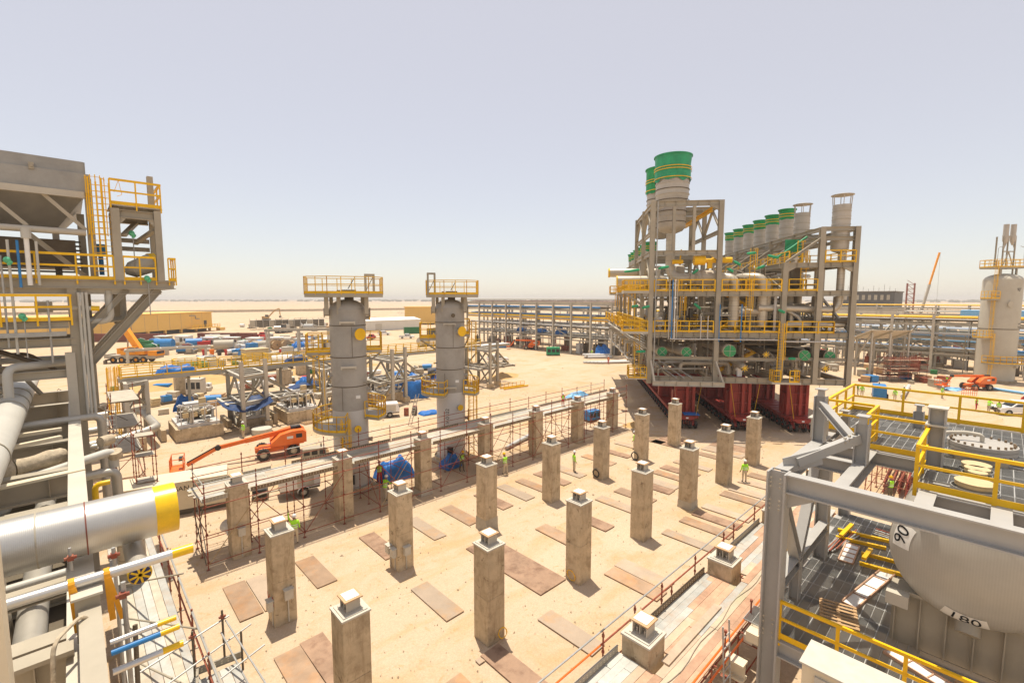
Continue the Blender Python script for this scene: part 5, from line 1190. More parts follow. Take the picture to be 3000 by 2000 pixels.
for k in range(3): pipe(LM, [(-8, 12 + k * 4.3, 6.9 - .1 * k), (-.5, 12.3 + k * 4.3, 6.9 - .1 * k)], .08 + .03 * (k % 3), ('galv', 'pipe_paint', 'pipe_dark')[k % 3], 10)
rr = random.Random(11)
for k in range(26):
    u, w, z = rr.uniform(-5, .4), rr.uniform(20, 40), rr.uniform(3.5, 7.6); m = rr.choice(('steel_dark', 'pipe_dark', 'steel', 'alu_dull'))
    part('valve_set', MB().tube((u, w, z - .5), (u, w, z + .5), .12, 8).box((u, w, z), (.4, .35, .35)).tube((u - .3, w, z + .3), (u + .3, w, z + .3), .18, 10), m, LM)
for k in range(14):
    u, w, z = rr.uniform(-3, .3), rr.uniform(24, 34), rr.uniform(2.5, 6.5); pipe(LM, [(u - 1.5, w, z), (u - 1.5 + rr.uniform(.5, 1.2), w, z), (u - .3, w + rr.uniform(2, 6), z), (u - .3, w + 6, z - 2)], rr.uniform(.05, .2), rr.choice(('pipe_dark', 'galv', 'alu_dull')), 10)
# near girders with the sling-tied pipe
lb((-.08, 7.6, 8.62), (-.08, 10.15, 8.62), .28, .5, 'steel'); part('riser_plate', MB().b2((-.26, 10.2, 8.1), (.06, 10.35, 9.05)), 'steel', LM); part('riser_cap', MB().b2((-.3, 10.15, 9.05), (.1, 10.6, 9.09)), 'steel_light', LM)
lb((-4.0, 9.9, 8.05), (-.3, 9.9, 8.05), .34, .9, 'steel', name='girder'); member(LM, 'stiffener', (-.75, 9.9, 7.65), (-.75, 9.9, 8.45), .3, .02, 'steel', 'box', (1, 0, 0))
member(LM, 'column', (-.98, 7.7, 0), (-.98, 7.7, 12.4), .42, .42, 'cream', 'box', (0, 1, 0))
part('thick_cable', MB().path([(-.55, 9.0, 7.9), (-.5, 9.3, 8.95), (-.15, 9.9, 8.95), (.02, 9.8, 8.5), (.02, 9.6, 7.4)], .03, 8, .2), 'blanket', LM)
# the large aluminium clad stub with yellow taped end, and its smaller fellows
def stub(name, label, w, z, r, u0, u1, tape, m='alu', n=32, band=None):
    T = thing(name, label, 'pipe', (u1, w, z)); L = u0 - u1
    part('cladding', MB().lathe([(r, 0), (r, -L)], n).xf(Matrix.Translation((L, 0, 0)) @ Matrix.Rotation(pi / 2, 4, 'Y')) if False else MB().tube((L, 0, 0), (-tape, 0, 0), r, n), m, T)
    part('tape_wrap', MB().tube((-tape, 0, 0), (0, 0, 0), r * 1.012, n, caps=True), 'yellow_tape', T)
    if band is not None:
        for x in band: part('lap_seam', MB().tube((x - .012, 0, 0), (x + .012, 0, 0), r * 1.012, n), 'steel' if x < -1.7 else 'brown_red', T)
    return T
mat('alu_ring', (0.50, 0.485, 0.45), 0.40, 0.65, 0.08, 1.0)
def ribbed():
    m = MATS['alu_ring']; t = m.node_tree; L = t.links.new; b = t.nodes['Principled BSDF']
    tc = t.nodes.new('ShaderNodeTexCoord'); w = t.nodes.new('ShaderNodeTexWave'); w.wave_type = 'BANDS'; w.bands_direction = 'X'; w.inputs['Scale'].default_value = 11; w.inputs['Distortion'].default_value = 1.2; w.inputs['Detail Scale'].default_value = 2
    L(tc.outputs['Object'], w.inputs['Vector']); bp = t.nodes.new('ShaderNodeBump'); bp.inputs['Strength'].default_value = .07; bp.inputs['Distance'].default_value = .02; L(w.outputs[1], bp.inputs['Height']); L(bp.outputs[0], b.inputs['Normal'])
ribbed()
stub('insulated_pipe', 'large silver insulated pipe stub with yellow taped end', 13.5, 9.0, .56, -4, 1.55, .42, 'alu_ring', 48, (-1.6, -2.35))
stub('insulated_pipe', 'thin silver pipe with yellow taped end tied by orange slings', 10.5, 9.2, .088, -2.0, 1.43, .33, 'alu', 20)
stub('insulated_pipe', 'upper of three small pipe stubs, silver with yellow end', 9.0, 8.80, .04, .12, .94, .25, 'alu', 14)
stub('insulated_pipe', 'blue small pipe stub with yellow taped end', 8.95, 8.66, .045, .12, .97, .25, 'blue', 14)
stub('insulated_pipe', 'lowest of three small pipe stubs, silver with yellow end', 8.9, 8.38, .05, .12, 1.0, .27, 'alu', 14)
CB = thing('capped_pipe', 'pipe end under the large stub sealed with blue cap and yellow tape star', 'pipe', (0.72, 12.2, 8.18))
part('pipe', MB().tube((0, 3, 0), (0, .05, 0), .19, 24), 'alu_dull', CB); part('collar', MB().tube((0, .25, 0), (0, .04, 0), .21, 24), 'yellow_tape', CB)
cp = part('end_cap', MB().tube((0, .04, 0), (0, 0, 0), .185, 24), 'navy', CB)
x = MB()
for k in range(4): a = pi * k / 4 + .2; x.bar((-math.cos(a) * .18, -.006, -math.sin(a) * .18), (math.cos(a) * .18, -.006, math.sin(a) * .18), .04, .01, (0, 1, 0))
part('tape_star', x, 'yellow_tape', cp)
def sling(u, label):
    b = MB(); r = .10; w, z = 10.5, 9.2
    top = [(u, w + math.cos(a) * r, z + math.sin(a) * r) for a in [pi * k / 8 for k in range(9)]]
    pts = [(u + .03, w - .12, 8.4), (u, w - r, z)][::1] + top[::-1] + [(u + .02, w + .1, 8.45)]
    for p_, q_ in zip(pts, pts[1:]): b.bar(p_, q_, .085, .012, (0, .3, 1) if abs(p_[2] - q_[2]) < .05 else (0, 1, 0))
    b.bar((u + .16, w - .1, 8.35), (u + .02, w - r - .01, 9.18), .07, .01, (0, 1, 0)); return solo('lifting_sling', b, 'sling', label, 'sling', group='orange slings on the thin pipe')
sling(-.28, 'left orange lifting sling looped over the thin silver pipe'); sling(.17, 'right orange ratchet sling looped over the thin silver pipe')
# galvanised scaffold beside the stubs
SL = thing('tube_scaffold', 'galvanised tube scaffold in the lower left corner beside the pipe stubs', 'scaffold', (0, 0, 0))
def gt(p, q, m='galv', d=.05): return sc_tube(SL, 'tube', p, q, m, d)
for k in range(6): member(SL, 'plank', (.62 + k * .25, 11.5, 3.38), (.62 + k * .25, 26, 3.38), .235, .05, ('plank_steel', 'board', 'plank_steel')[k % 3], 'box')
gt((.35, 9.8, 5.5), (.35, 9.8, 9.3), 'galv', .07); gt((.33, 8.9, 5.0), (.45, 9.6, 8.6), 'steel_dark', .07); gt((-.3, 12.0, 8.8), (-.3, 12.0, 9.25)); gt((.3, 11.2, 5), (.3, 11.2, 9.35), 'galv', .06)
for a, c in (((.6, 21.5, 3.6), (2.0, 16.8, 5.6)), ((.6, 19.2, 3.6), (2.1, 15.6, 4.4)), ((.6, 17, 3.5), (2.0, 13, 4.0)), ((.7, 15, 3.5), (2.0, 11.4, 3.9))): gt(a, c, 'steel', .055)
gt((2.1, 12, 4.5), (2.1, 26, 4.55)); gt((2.1, 12, 3.95), (2.1, 26, 3.95), 'rust_red'); gt((2.18, 11.0, 4.3), (2.12, 23, 4.5), 'steel')
for w in (14.0, 16.4, 18.8, 21.2, 23.6): part('standard', standard_mesh(4.6), None, SL, None, (2.1, w, 0)); gt((.5, w, 3.3), (2.25, w, 3.3), 'steel')
gt((.6, 14.75, 4.35), (2.85, 15.25, 4.62)); gt((.9, 14.2, 4.0), (3.4, 15.2, 4.1)); gt((2.67, 15.2, 3.3), (2.67, 15.2, 4.9), 'steel_dark', .06); gt((1.9, 15.0, 3.0), (1.9, 15.0, 4.75), 'steel_dark', .06); gt((3.0, 14.6, 3.2), (3.0, 14.6, 4.4), 'steel_dark', .06)
gt((2.75, 15.2, 4.55), (3.3, 12.8, 3.4)); gt((2.6, 15.1, 4.3), (3.0, 13.0, 3.2)); gt((2.2, 13.7, 3.9), (3.5, 14.2, 3.95))
perforated_toe(SL, (1.9, 14.9, 3.5), (3.0, 14.75, 3.5), 'steel'); perforated_toe(SL, (1.55, 12.6, 3.5), (1.95, 14.9, 3.5), 'board')
for k in range(4): member(SL, 'plank', (2.0 + k * .25, 11.5, 3.42), (2.05 + k * .25, 14.7, 3.42), .235, .05, 'plank_steel', 'box')
for p_ in ((.33, 9.75, 9.1), (.3, 11.2, 9.2), (-.3, 12, 9.05), (.38, 9.2, 7.6), (1.9, 15, 4.6), (2.67, 15.2, 4.7)): part('coupler', MB().box(p_, (.09, .11, .09)).tube((p_[0] - .09, p_[1], p_[2]), (p_[0] + .09, p_[1], p_[2]), .035, 8), 'rust_red', SL)

# ================================================================ upper cooler tower at the far side of the left module
AC = thing('air_cooler_module', 'upper left steel tower with cooler hopper and yellow balconies', 'module', (0, 0, 0))
def ab(p, q, w=.3, h=.5, m='steel', kind='I', name='beam'): return member(AC, name, p, q, w, h, m, kind)
def ac(u, w, z0, z1, s=.38): return member(AC, 'column', (u, w, z0), (u, w, z1), s, s, 'steel', 'H', (0, 1, 0))
ZP = 14.92
ab((-8, 31.0, ZP - .22), (4.15, 31.0, ZP - .22), .3, .42); ab((-8, 34.5, ZP - .22), (4.15, 34.5, ZP - .22), .3, .42); ab((4.1, 31.1, ZP - .2), (4.1, 35.5, ZP - .2), .3, .42); ab((-8, 31.2, ZP - .55), (3.6, 31.2, ZP - .55), .2, .3, 'steel_light')
for u in (-4.5, -2.0, .6, 2.4): ab((u, 31.1, ZP - .2), (u, 38, ZP - .2), .25, .36)
part('grating_or_gap_shade', MB().b2((-8, 31.1, ZP), (4.0, 34.4, ZP + .04)), 'steel_dark', AC)
rail_split(AC, [(-8, 30.92, ZP), (1.72, 30.92, ZP)], 1.2, 1.45, .11); rail_split(AC, [(2.1, 30.92, ZP), (3.4, 30.92, ZP)], 1.2, .65, .1); rail_split(AC, [(3.95, 30.92, ZP), (4.25, 30.92, ZP), (4.25, 32.3, ZP)], 1.2, .7, .09)
ac(1.92, 31.0, ZP, 18.5, .34); ac(3.62, 31.0, ZP, 18.55, .3); ac(1.92, 33.2, ZP, 18.5, .24); ac(3.62, 33.2, ZP, 18.6, .26); ac(3.5, 31.8, 18.6, 20.45, .26)
for z in (18.45, 17.15, 16.7): 
    for w in (31.0, 33.2): ab((2.1, w, z - (.2 if z > 18 else 0)), (3.45, w, z - (.2 if z > 18 else 0)), .28, .4 if z > 18 else .22) if z > 18 or w > 32 else None
ab((1.92, 31.2, 18.25), (1.92, 33.0, 18.25), .28, .4); ab((3.62, 31.2, 18.25), (3.62, 33.0, 18.25), .28, .4); member(AC, 'brace', (2.2, 31.1, 17.2), (2.9, 33, 18.1), .22, .16, 'steel', 'box'); member(AC, 'brace', (3.5, 31.2, 17.6), (2.8, 33, 17.0), .22, .16, 'steel', 'box')
for s_, dx in ((2.1, .3), (3.46, -.3)): part('haunch', MB().add([(s_, 30.9, 18.1), (s_ + dx, 30.9, 18.1), (s_, 30.9, 17.75), (s_, 31.1, 18.1), (s_ + dx, 31.1, 18.1), (s_, 31.1, 17.75)], [(0, 1, 2), (5, 4, 3), (0, 3, 4, 1), (1, 4, 5, 2), (2, 5, 3, 0)]), 'steel', AC)
part('grating_or_gap_shade', MB().b2((1.75, 30.9, 18.62), (3.85, 33.4, 18.68)), 'steel', AC)
rail_split(AC, [(1.78, 30.9, 18.68), (3.8, 30.9, 18.68), (3.8, 33.3, 18.68)], 1.22, 1.0, .1); part('lamp_hoop', MB().path([(1.95, 31, 19.3), (2.15, 31, 19.9), (2.25, 31, 19.2), (2.05, 31, 19.1)], .012, 6, .05), 'yellow', AC)
part('caged_ladder', ladder_mb((1.25, 31.2, ZP), 5.0, (0, -1)), 'yellow', AC); part('caged_ladder', ladder_mb((1.55, 31.6, 16.2), 3.6, (0, -1), False), 'yellow', AC)
# cooler hopper
def panel(pts, m, name='hopper_panel', t=.06):
    P = [V3(p) for p in pts]; n = (P[1] - P[0]).cross(P[2] - P[0]).normalized() * t; b = MB(); k = len(P)
    b.add(P + [p + n for p in P], [tuple(range(k - 1, -1, -1)), tuple(range(k, 2 * k))] + [(i, (i + 1) % k, (i + 1) % k + k, i + k) for i in range(k)]); return part(name, b, m, AC)
mat('galv_sheet', (0.33, 0.315, 0.285), 0.5, 0.3, 0.14, 1.1)
panel([(-8, 31.6, 20.05), (.9, 31.6, 20.05), (.9, 31.6, 20.65), (-8, 31.6, 20.65)], 'galv_sheet', 'fan_ring'); panel([(.9, 31.6, 20.05), (.9, 38, 20.05), (.9, 38, 20.65), (.9, 31.6, 20.65)], 'galv_sheet', 'fan_ring')
panel([(-8, 31.4, 19.15), (1.05, 31.4, 19.15), (1.05, 31.4, 20.05), (-8, 31.4, 20.05)], 'galv_sheet'); panel([(1.05, 31.4, 19.15), (1.05, 38, 19.15), (1.05, 38, 20.05), (1.05, 31.4, 20.05)], 'galv_sheet')
part('hopper_roof', MB().b2((-8, 31.45, 20.03), (1.0, 38, 20.07)), 'galv_sheet', AC)
ab((-8, 31.25, 19.0), (.85, 31.25, 19.0), .25, .3, 'steel_light', 'box'); ab((-8, 31.2, 17.2), (.8, 31.2, 17.2), .3, .3, 'steel_light', 't12')
panel([(-8, 31.5, 18.9), (.8, 31.5, 18.9), (-.3, 33.2, 17.4), (-8, 33.2, 17.4)], 'galv_sheet'); panel([(.8, 31.5, 18.9), (.8, 38, 18.9), (-.3, 36.5, 17.4), (-.3, 33.2, 17.4)], 'galv_sheet')
for u in (-6.5, -4.5, -2.6, -.6): ab((u, 31.38, 18.9), (u + 1.4, 31.3, 17.35), .16, .16, 'steel', 'box')
for u in (-7, -5, -3, -1): part('bolt_group', MB().box((u, 31.38, 19.75), (.3, .03, .3)), 'steel', AC)
part('lift_lug', MB().box((-.9, 31.4, 20.1), (.18, .3, .3)).tube((-.9, 31.2, 20.1), (-.9, 31.5, 20.1), .06, 10), 'steel', AC)
ac(1.0, 31.7, 15, 19.9, .3); ac(-3.0, 31.7, 10, 19, .3); ac(-6.6, 31.7, 8, 19, .3); ac(.7, 34.5, 8, 18.5, .3); ac(-3, 36, 8, 19); ac(-.3, 33.5, ZP, 18.4, .26)
part('header_box', MB().b2((-8, 32.4, 15.6), (.4, 37, 16.9)), 'pipe_dark', AC)
for k in range(9): ab((-8, 32.3 + k * .06, 15.1 + k * .22), (.6, 32.3 + k * .06, 15.1 + k * .22), .05, .09, 'steel_dark', 'box', 'louvre')
for p_, q_ in (((-1.2, 31.15, 17.0), (.7, 31.15, 15.0)), ((-5, 31.15, 17.0), (-3.1, 31.15, 15.0))): member(AC, 'brace', p_, q_, .2, .2, 'steel', 'H')
part('motor', MB().tube((1.3, 32.0, 16.2), (1.3, 32.0, 16.75), .22, 16).tube((1.3, 32, 15.2), (1.3, 32, 16.2), .1, 10), 'blue', AC)
part('exhaust_drum', MB().sweep([Vector((2.2, 31.8, 15.4)), Vector((2.5, 31.8, 15.5)), Vector((3.2, 31.85, 15.85)), Vector((3.5, 31.9, 16.0))], [.15, .42, .48, .48], 20), 'pipe_paint', AC); part('exhaust_cover', MB().tube((3.35, 31.87, 15.95), (3.6, 31.9, 16.08), .5, 20, .42), 'yellow_tape', AC)
mat('detector_wrap', (0.10, 0.45, 0.24), 0.4, 0, 0.4, 9)
# lower balcony of the tower
part('grating_or_gap_shade', MB().b2((-8, 30.6, 12.9), (.0, 33, 12.95)), 'steel_dark', AC); ab((-8, 30.75, 12.75), (-.1, 30.75, 12.75), .25, .3); rail_split(AC, [(-8, 30.6, 12.95), (.02, 30.6, 12.95), (.02, 31.5, 12.95)], 1.2, 1.1, .12); ab((-8, 30.5, 12.35), (-.2, 30.5, 12.35), .2, .2, 'galv', 'box')
for k in range(8): part('header_bay', MB().box((-6.6 + k * .55, 31.8, 13.6), (.5, .6, .5)), 'pipe_dark', AC)
pipe(AC, [(-1.2, 31.0, 13.55), (.2, 31.0, 13.55), (1.0, 30.9, 13.5)], .12, 'pipe_paint', 12); part('tape_wrap', MB().tube((.75, 30.93, 13.52), (1.05, 30.9, 13.5), .13, 14), 'yellow_tape', AC); part('junction_board', MB().box((-.9, 31, 13.6), (.6, .1, .5)), 'steel', AC)
for u, z0, z1, r, m in ((-1.85, 11.5, 16.6, .05, 'pipe_paint'), (-1.55, 14.5, 16.6, .05, 'blue'), (-1.25, 14.6, 16.8, .09, 'white'), (-.95, 14.6, 16.6, .05, 'pipe_paint'), (-2.1, 11.8, 15.9, .04, 'galv'), (-.75, 11.0, 13.9, .04, 'galv')): member(AC, 'stand_pipe', (u, 30.6, z0), (u, 30.6, z1), r * 2, r * 2, m, 't8')
part('pipe_cowl', MB().tube((-1.25, 30.6, 16.7), (-1.25, 30.6, 17.15), .17, 14), 'pipe_paint', AC)
for u, w, z in ((-1.9, 30.5, 15.7), (2.55, 31.3, 17.35), (3.0, 30.8, 15.05), (-1.6, 30.45, 13.2)):
    part('wrapped_detector', MB().ball((u, w, z), .13, 8, (1, 1, 1.15)).ball((u + .08, w, z - .1), .1, 6).box((u + .05, w, z - .16), (.12, .12, .14)), 'detector_wrap', AC); member(AC, 'detector_pole', (u + .05, w + .1, z - 1.9), (u + .05, w + .1, z), .045, .045, 'galv', 't8')
# raking struts under the balcony
for w in (31.2, 32.6, 34.2): member(AC, 'brace', (3.5, w, ZP - .45), (.2, w, 10.3), .34, .34, 'steel', 'H'); member(AC, 'brace', (2.2, w, ZP - .45), (.2, w, 12.0), .26, .26, 'steel', 'H')
ac(.1, 31.1, 0, 14.5, .36); ac(.1, 34.3, 0, 14.5, .36); ac(1.9, 34.4, 12.6, 14.6, .3)
for u in (.32, .45, .6): member(AC, 'riser_pipe', (u, 30.8, 8), (u, 30.8, 14.3), .12, .12, 'pipe_paint', 't10')
pipe(AC, [(1.45, 31.3, 14.4), (1.45, 31.3, 12.9), (.2, 31.3, 12.85)], .17, 'pipe_paint', 14, .35); pipe(AC, [(2.1, 33, 14.4), (2.1, 33, 12.9), (.5, 33, 12.8)], .14, 'pipe_paint', 12, .3)
for k in range(16):
    u, w, z = rr.uniform(-7, .3), rr.uniform(31.8, 35), rr.choice((10.2, 11.2, 12.0, 14.0)); pipe(AC, [(u - 6, w, z), (u - 6 + rr.uniform(1, 5), w, z), (min(u - .5, -.2), w, z - 1.2)], rr.uniform(.06, .22), rr.choice(('pipe_dark', 'steel', 'pipe_paint', 'steel_dark')), 10)
for z in (11.9, 10.4): ab((-8, 31.0, z), (.1, 31.0, z), .3, .4); ab((-8, 34.4, z), (.1, 34.4, z), .3, .4)
# ================================================================ helpers for the yard
def tarp_mesh(sx, sy, h, m, seed, n=22, folds=1.0):
    b = MB(); vs = []
    def top(x, y):
        d = max(abs(x), abs(y)); base = h * (1 - d ** 5 * .96)
        z = base * (.62 + .38 * mnoise.noise((x * 1.6 + seed, y * 1.6, seed)) + .12) + .10 * folds * h * mnoise.noise((x * 5 + seed, y * 5 + seed, 1))
        return max(.02, z)
    for j in range(n + 1):
        for i in range(n + 1):
            x, y = 2 * i / n - 1, 2 * j / n - 1; wob = 1 + .14 * mnoise.noise((x * 2 + seed, y * 2, 4))
            vs.append((x * sx / 2 * wob, y * sy / 2 * wob, top(x, y) if 0 < i < n and 0 < j < n else 0.0))
    b.add(vs, [(j * (n + 1) + i, j * (n + 1) + i + 1, (j + 1) * (n + 1) + i + 1, (j + 1) * (n + 1) + i) for j in range(n) for i in range(n)]); return b
def tarp(loc, sx, sy, h, label, m='tarp', rz=0, seed=0): return solo('tarpaulin', tarp_mesh(sx, sy, h, m, seed), m, label, 'tarpaulin', loc, rz, sharp=60)
def wheel_mb(r, w, c=(0, 0, 0), axis='X', tread=True):
    """tyre and rim as two builders, axle along axis"""
    t = MB(); t.lathe([(r * .55, -w / 2), (r * .9, -w / 2), (r, -w * .36), (r, w * .36), (r * .9, w / 2), (r * .55, w / 2)], 22)
    if tread:
        for k in range(16):
            a = 2 * pi * k / 16
            for s in (-1, 1): t.box((math.cos(a) * r, math.sin(a) * r, s * w * .25), (r * .09, r * .14, w * .45), a)
    g = MB(); g.lathe([(r * .56, -w * .3), (r * .46, -w * .3), (r * .3, -w * .36), (r * .12, -w * .46), (.001, -w * .46)], 18); g.lathe([(.001, w * .46), (r * .12, w * .46), (r * .3, w * .36), (r * .46, w * .3), (r * .56, w * .3)], 18)
    M = Matrix.Translation(c) @ (Matrix.Rotation(pi / 2, 4, 'Y') if axis == 'X' else Matrix.Rotation(pi / 2, 4, 'X')); t.xf(M); g.xf(M); return t, g
def add_wheels(T, cs, r, w, axis='X', rim='paint_white', tread=True):
    for c in cs:
        t, g = wheel_mb(r, w, c, axis, tread); o = part('wheel', t, 'rubber', T); part('rim', g, rim, o)

# ---------------------------------------------------------------- boom lifts
def boom_lift(loc, rz, label, extended=True, body='orange', counter='orange'):
    """x forward along the chassis, boom reaches towards -x"""
    T = thing('boom_lift', label, 'boom lift', loc, rz)
    b = MB(); b.prism([(-1.6, -.75), (1.6, -.75), (1.6, .75), (-1.6, .75)], .55, 1.0); b.b2((-1.95, -.5, .6), (-1.6, .5, .95)); b.b2((1.6, -.6, .65), (1.9, .6, 1.15)); part('chassis', b, body, T)
    b = MB(); b.tube((-1.3, -1.1, .55), (-1.3, 1.1, .55), .13, 10); b.tube((1.3, -1.1, .55), (1.3, 1.1, .55), .13, 10); part('axle', b, 'black', T)
    add_wheels(T, [(x, y, .55) for x in (-1.3, 1.3) for y in (-1.12, 1.12)], .55, .42, 'Y', 'board')
    part('slew_ring', MB().tube((.3, 0, 1.0), (.3, 0, 1.15), .55, 20), 'black', T)
    def cover(y0, y1):
        pr = [(-.6, 1.15), (2.2, 1.15), (2.45, 1.4), (2.45, 2.25), (2.2, 2.45), (1.2, 2.45), (.2, 2.2), (-.3, 1.75), (-.6, 1.5)]; q = MB(); n = len(pr)
        q.add([(x, y, z) for y in (y0, y1) for x, z in pr], [tuple(range(n)), tuple(range(2 * n - 1, n - 1, -1))] + [(k, k + n, (k + 1) % n + n, (k + 1) % n) for k in range(n)]); return q
    part('engine_cover', cover(.30, 1.15), body, T); part('tank_cover', cover(-1.15, -.30), body, T); part('counterweight', MB().b2((1.7, -1.0, 1.2), (2.5, 1.0, 2.25)), counter, T)
    part('vent_panel', MB().b2((1.55, -1.16, 1.75), (2.1, -1.15, 2.15)), 'black', T); part('decal', MB().b2((.75, -1.16, 1.75), (1.3, -1.15, 2.0)), 'paint_white', T)
    piv = Vector((1.9, 0, 2.45))
    if extended: tip = Vector((-5.6, 0, .95 + .3)); kn = tip; end = Vector((-8.1, 0, -.0)) + Vector((.2, 0, .5))
    else: tip = Vector((-4.6, 0, 2.5)); end = Vector((-5.6, 0, 1.0))
    if extended: tip = Vector((-4.9, 0, 1.55)); end = Vector((-7.3, 0, .35))
    mid = piv.lerp(tip, .68); bo = part('main_boom', MB().bar(piv, mid, .34, .42), body, T)
    part('inner_boom', MB().bar(mid - (mid - piv).normalized() * .2, tip, .27, .34), 'orange', bo); part('boom_cable_tray', MB().bar(piv + Vector((.1, .22, -.02)), mid + Vector((0, .22, -.02)), .08, .2), 'stub_top', bo)
    part('boom_head', MB().tube(piv + Vector((0, -.3, 0)), piv + Vector((0, .3, 0)), .26, 14).b2((1.2, -.3, 2.35), (2.1, .3, 2.68)), 'black', T)
    jb = part('jib', MB().bar(tip, end, .2, .3), body, T); part('jib_hose', MB().bar(tip + Vector((0, 0, .2)), end + Vector((0, 0, .22)), .14, .1), 'black', jb); part('jib_joint', MB().tube(tip + Vector((0, -.2, 0)), tip + Vector((0, .2, 0)), .24, 14), 'black', jb)
    f = end + Vector((-.7, 0, -.2)); K = part('basket_floor', MB().box(f, (1.0, 2.1, .16)).box(f + Vector((.45, 0, .1)), (.12, .9, .5)), body, T)
    c = MB()
    for z in (.55, 1.1):
        for p_, q_ in (((-.48, -1.0), (.48, -1.0)), ((.48, -1.0), (.48, 1.0)), ((.48, 1.0), (-.48, 1.0)), ((-.48, 1.0), (-.48, -1.0))): c.tube(f + Vector((*p_, z)), f + Vector((*q_, z)), .025, 6)
    for p_ in ((-.48, -1), (.48, -1), (.48, 1), (-.48, 1), (-.48, 0), (.48, 0), (-.48, -.5), (-.48, .5)): c.tube(f + Vector((*p_, 0)), f + Vector((*p_, 1.1)), .025, 6)
    part('basket_rail', c, body, K); part('control_box', MB().box(f + Vector((.3, -.2, .95)), (.3, .7, .25)), 'black', K)
    return T
BL = boom_lift((12.75, 44.1, 0), -.21, 'orange boom lift with its basket on the sand behind the scaffold', True); BL.scale = (.92, .92, .92)
boom_lift((92.0, 89.5, 0), -.85, 'orange boom lift parked under the far pipe rack', False, 'orange', 'orange')
B3 = boom_lift((101.0, 2.2, 0), -.75, 'orange boom lift beside the tall cream tank', False, 'orange', 'stub_top'); B3.scale = (.85, .85, .85)

# ---------------------------------------------------------------- cars
def car(loc, rz, label, m='paint_white', pickup=False, cat='car'):
    T = thing('pickup_truck' if pickup else 'parked_car', label, cat, loc, rz); w = .88
    if pickup: low = [(-2.6, .45), (-2.6, 1.0), (-.75, 1.02), (2.0, 1.02), (2.55, .92), (2.6, .45)]; cab = [(-.75, 1.0), (-.6, 1.7), (.75, 1.72), (1.45, 1.02)]
    else: low = [(-2.3, .45), (-2.35, 1.05), (1.2, 1.05), (2.2, .92), (2.35, .7), (2.3, .4)]; cab = [(-2.25, 1.03), (-1.95, 1.68), (.3, 1.72), (1.2, 1.03)]
    def ext(pr, w0, w1): n = len(pr); q = MB(); q.add([(x, s * (w0 if z < 1.1 else w1), z) for s in (-1, 1) for x, z in pr], [tuple(range(n)), tuple(range(2 * n - 1, n - 1, -1))] + [(k, k + n, (k + 1) % n + n, (k + 1) % n) for k in range(n)]); return q
    part('body', ext(low, w, w), m, T, sharp=20); c = part('cabin', ext(cab, w * .98, w * .8), m, T)
    def quad(ps): return MB().add(ps, [tuple(range(len(ps))), tuple(range(len(ps) - 1, -1, -1))])
    (x0, z0), (x1, z1), (x2, z2), (x3, z3) = cab; e = .006
    def wnd(s, a, d): return quad([(x0 + (x3 - x0) * a + .08, s * (w * .97 + e), z0 + .07), (x0 + (x3 - x0) * d - .08, s * (w * .97 + e), z0 + .07), (x1 + (x2 - x1) * d - .03, s * (w * .815 + e), z1 - .1), (x1 + (x2 - x1) * a + .03, s * (w * .815 + e), z1 - .1)])
    for s in (-1, 1): part('window', wnd(s, .05, .5), 'glass', c); part('window', wnd(s, .5, .97), 'glass', c)
    part('windscreen', quad([(x3 - .06, -w * .8, z3 + .05), (x3 - .06, w * .8, z3 + .05), (x2 + .05, w * .72, z2 - .06), (x2 + .05, -w * .72, z2 - .06)]).xf(Matrix.Translation((.02, 0, .015))), 'glass', c)
    part('rear_window', quad([(x0 + .02, -w * .75, z0 + .1), (x0 + .02, w * .75, z0 + .1), (x1 - .05, w * .68, z1 - .08), (x1 - .05, -w * .68, z1 - .08)]).xf(Matrix.Translation((-.03, 0, 0))), 'glass', c)
    if pickup: part('load_bed', MB().b2((-2.5, -.75, 1.0), (-.85, .75, 1.025)), 'black', T)
    for s in (-1, 1): part('headlight', MB().box((low[-2][0] - .06, s * .62, .82), (.1, .3, .14)), 'white', T); part('tail_lamp', MB().box((low[1][0], s * .74, .9), (.06, .18, .2)), 'cloth_red', T)
    part('bumper', MB().box((low[-1][0], 0, .55), (.16, 1.6, .2)), 'steel_dark', T); part('grille', MB().box((low[-2][0] + .02, 0, .75), (.06, .8, .16)), 'black', T)
    add_wheels(T, [(x, y, .36) for x in (-1.45, 1.45) for y in (-.82, .82)], .36, .24, 'Y', 'galv', False)
    return T
car((68.0, 76.4, 0), -.55, 'white car standing on the open sand left of the module')
car((85.3, 144, 0), -.6, 'white pickup on the far track near the green container', 'paint_white', True); car((86.9, 163.4, 0), -.5, 'white off-road car farther back on the track'); car((82.5, -1.9, 0), 2.2, 'white car cut by the right edge of the photo')
car((50.5, 187, 0), -.5, 'red flatbed truck by the brown containers', 'cloth_red', True, 'truck'); car((75, 150, 0), .8, 'red pickup in front of the far white pickup', 'cloth_red', True)

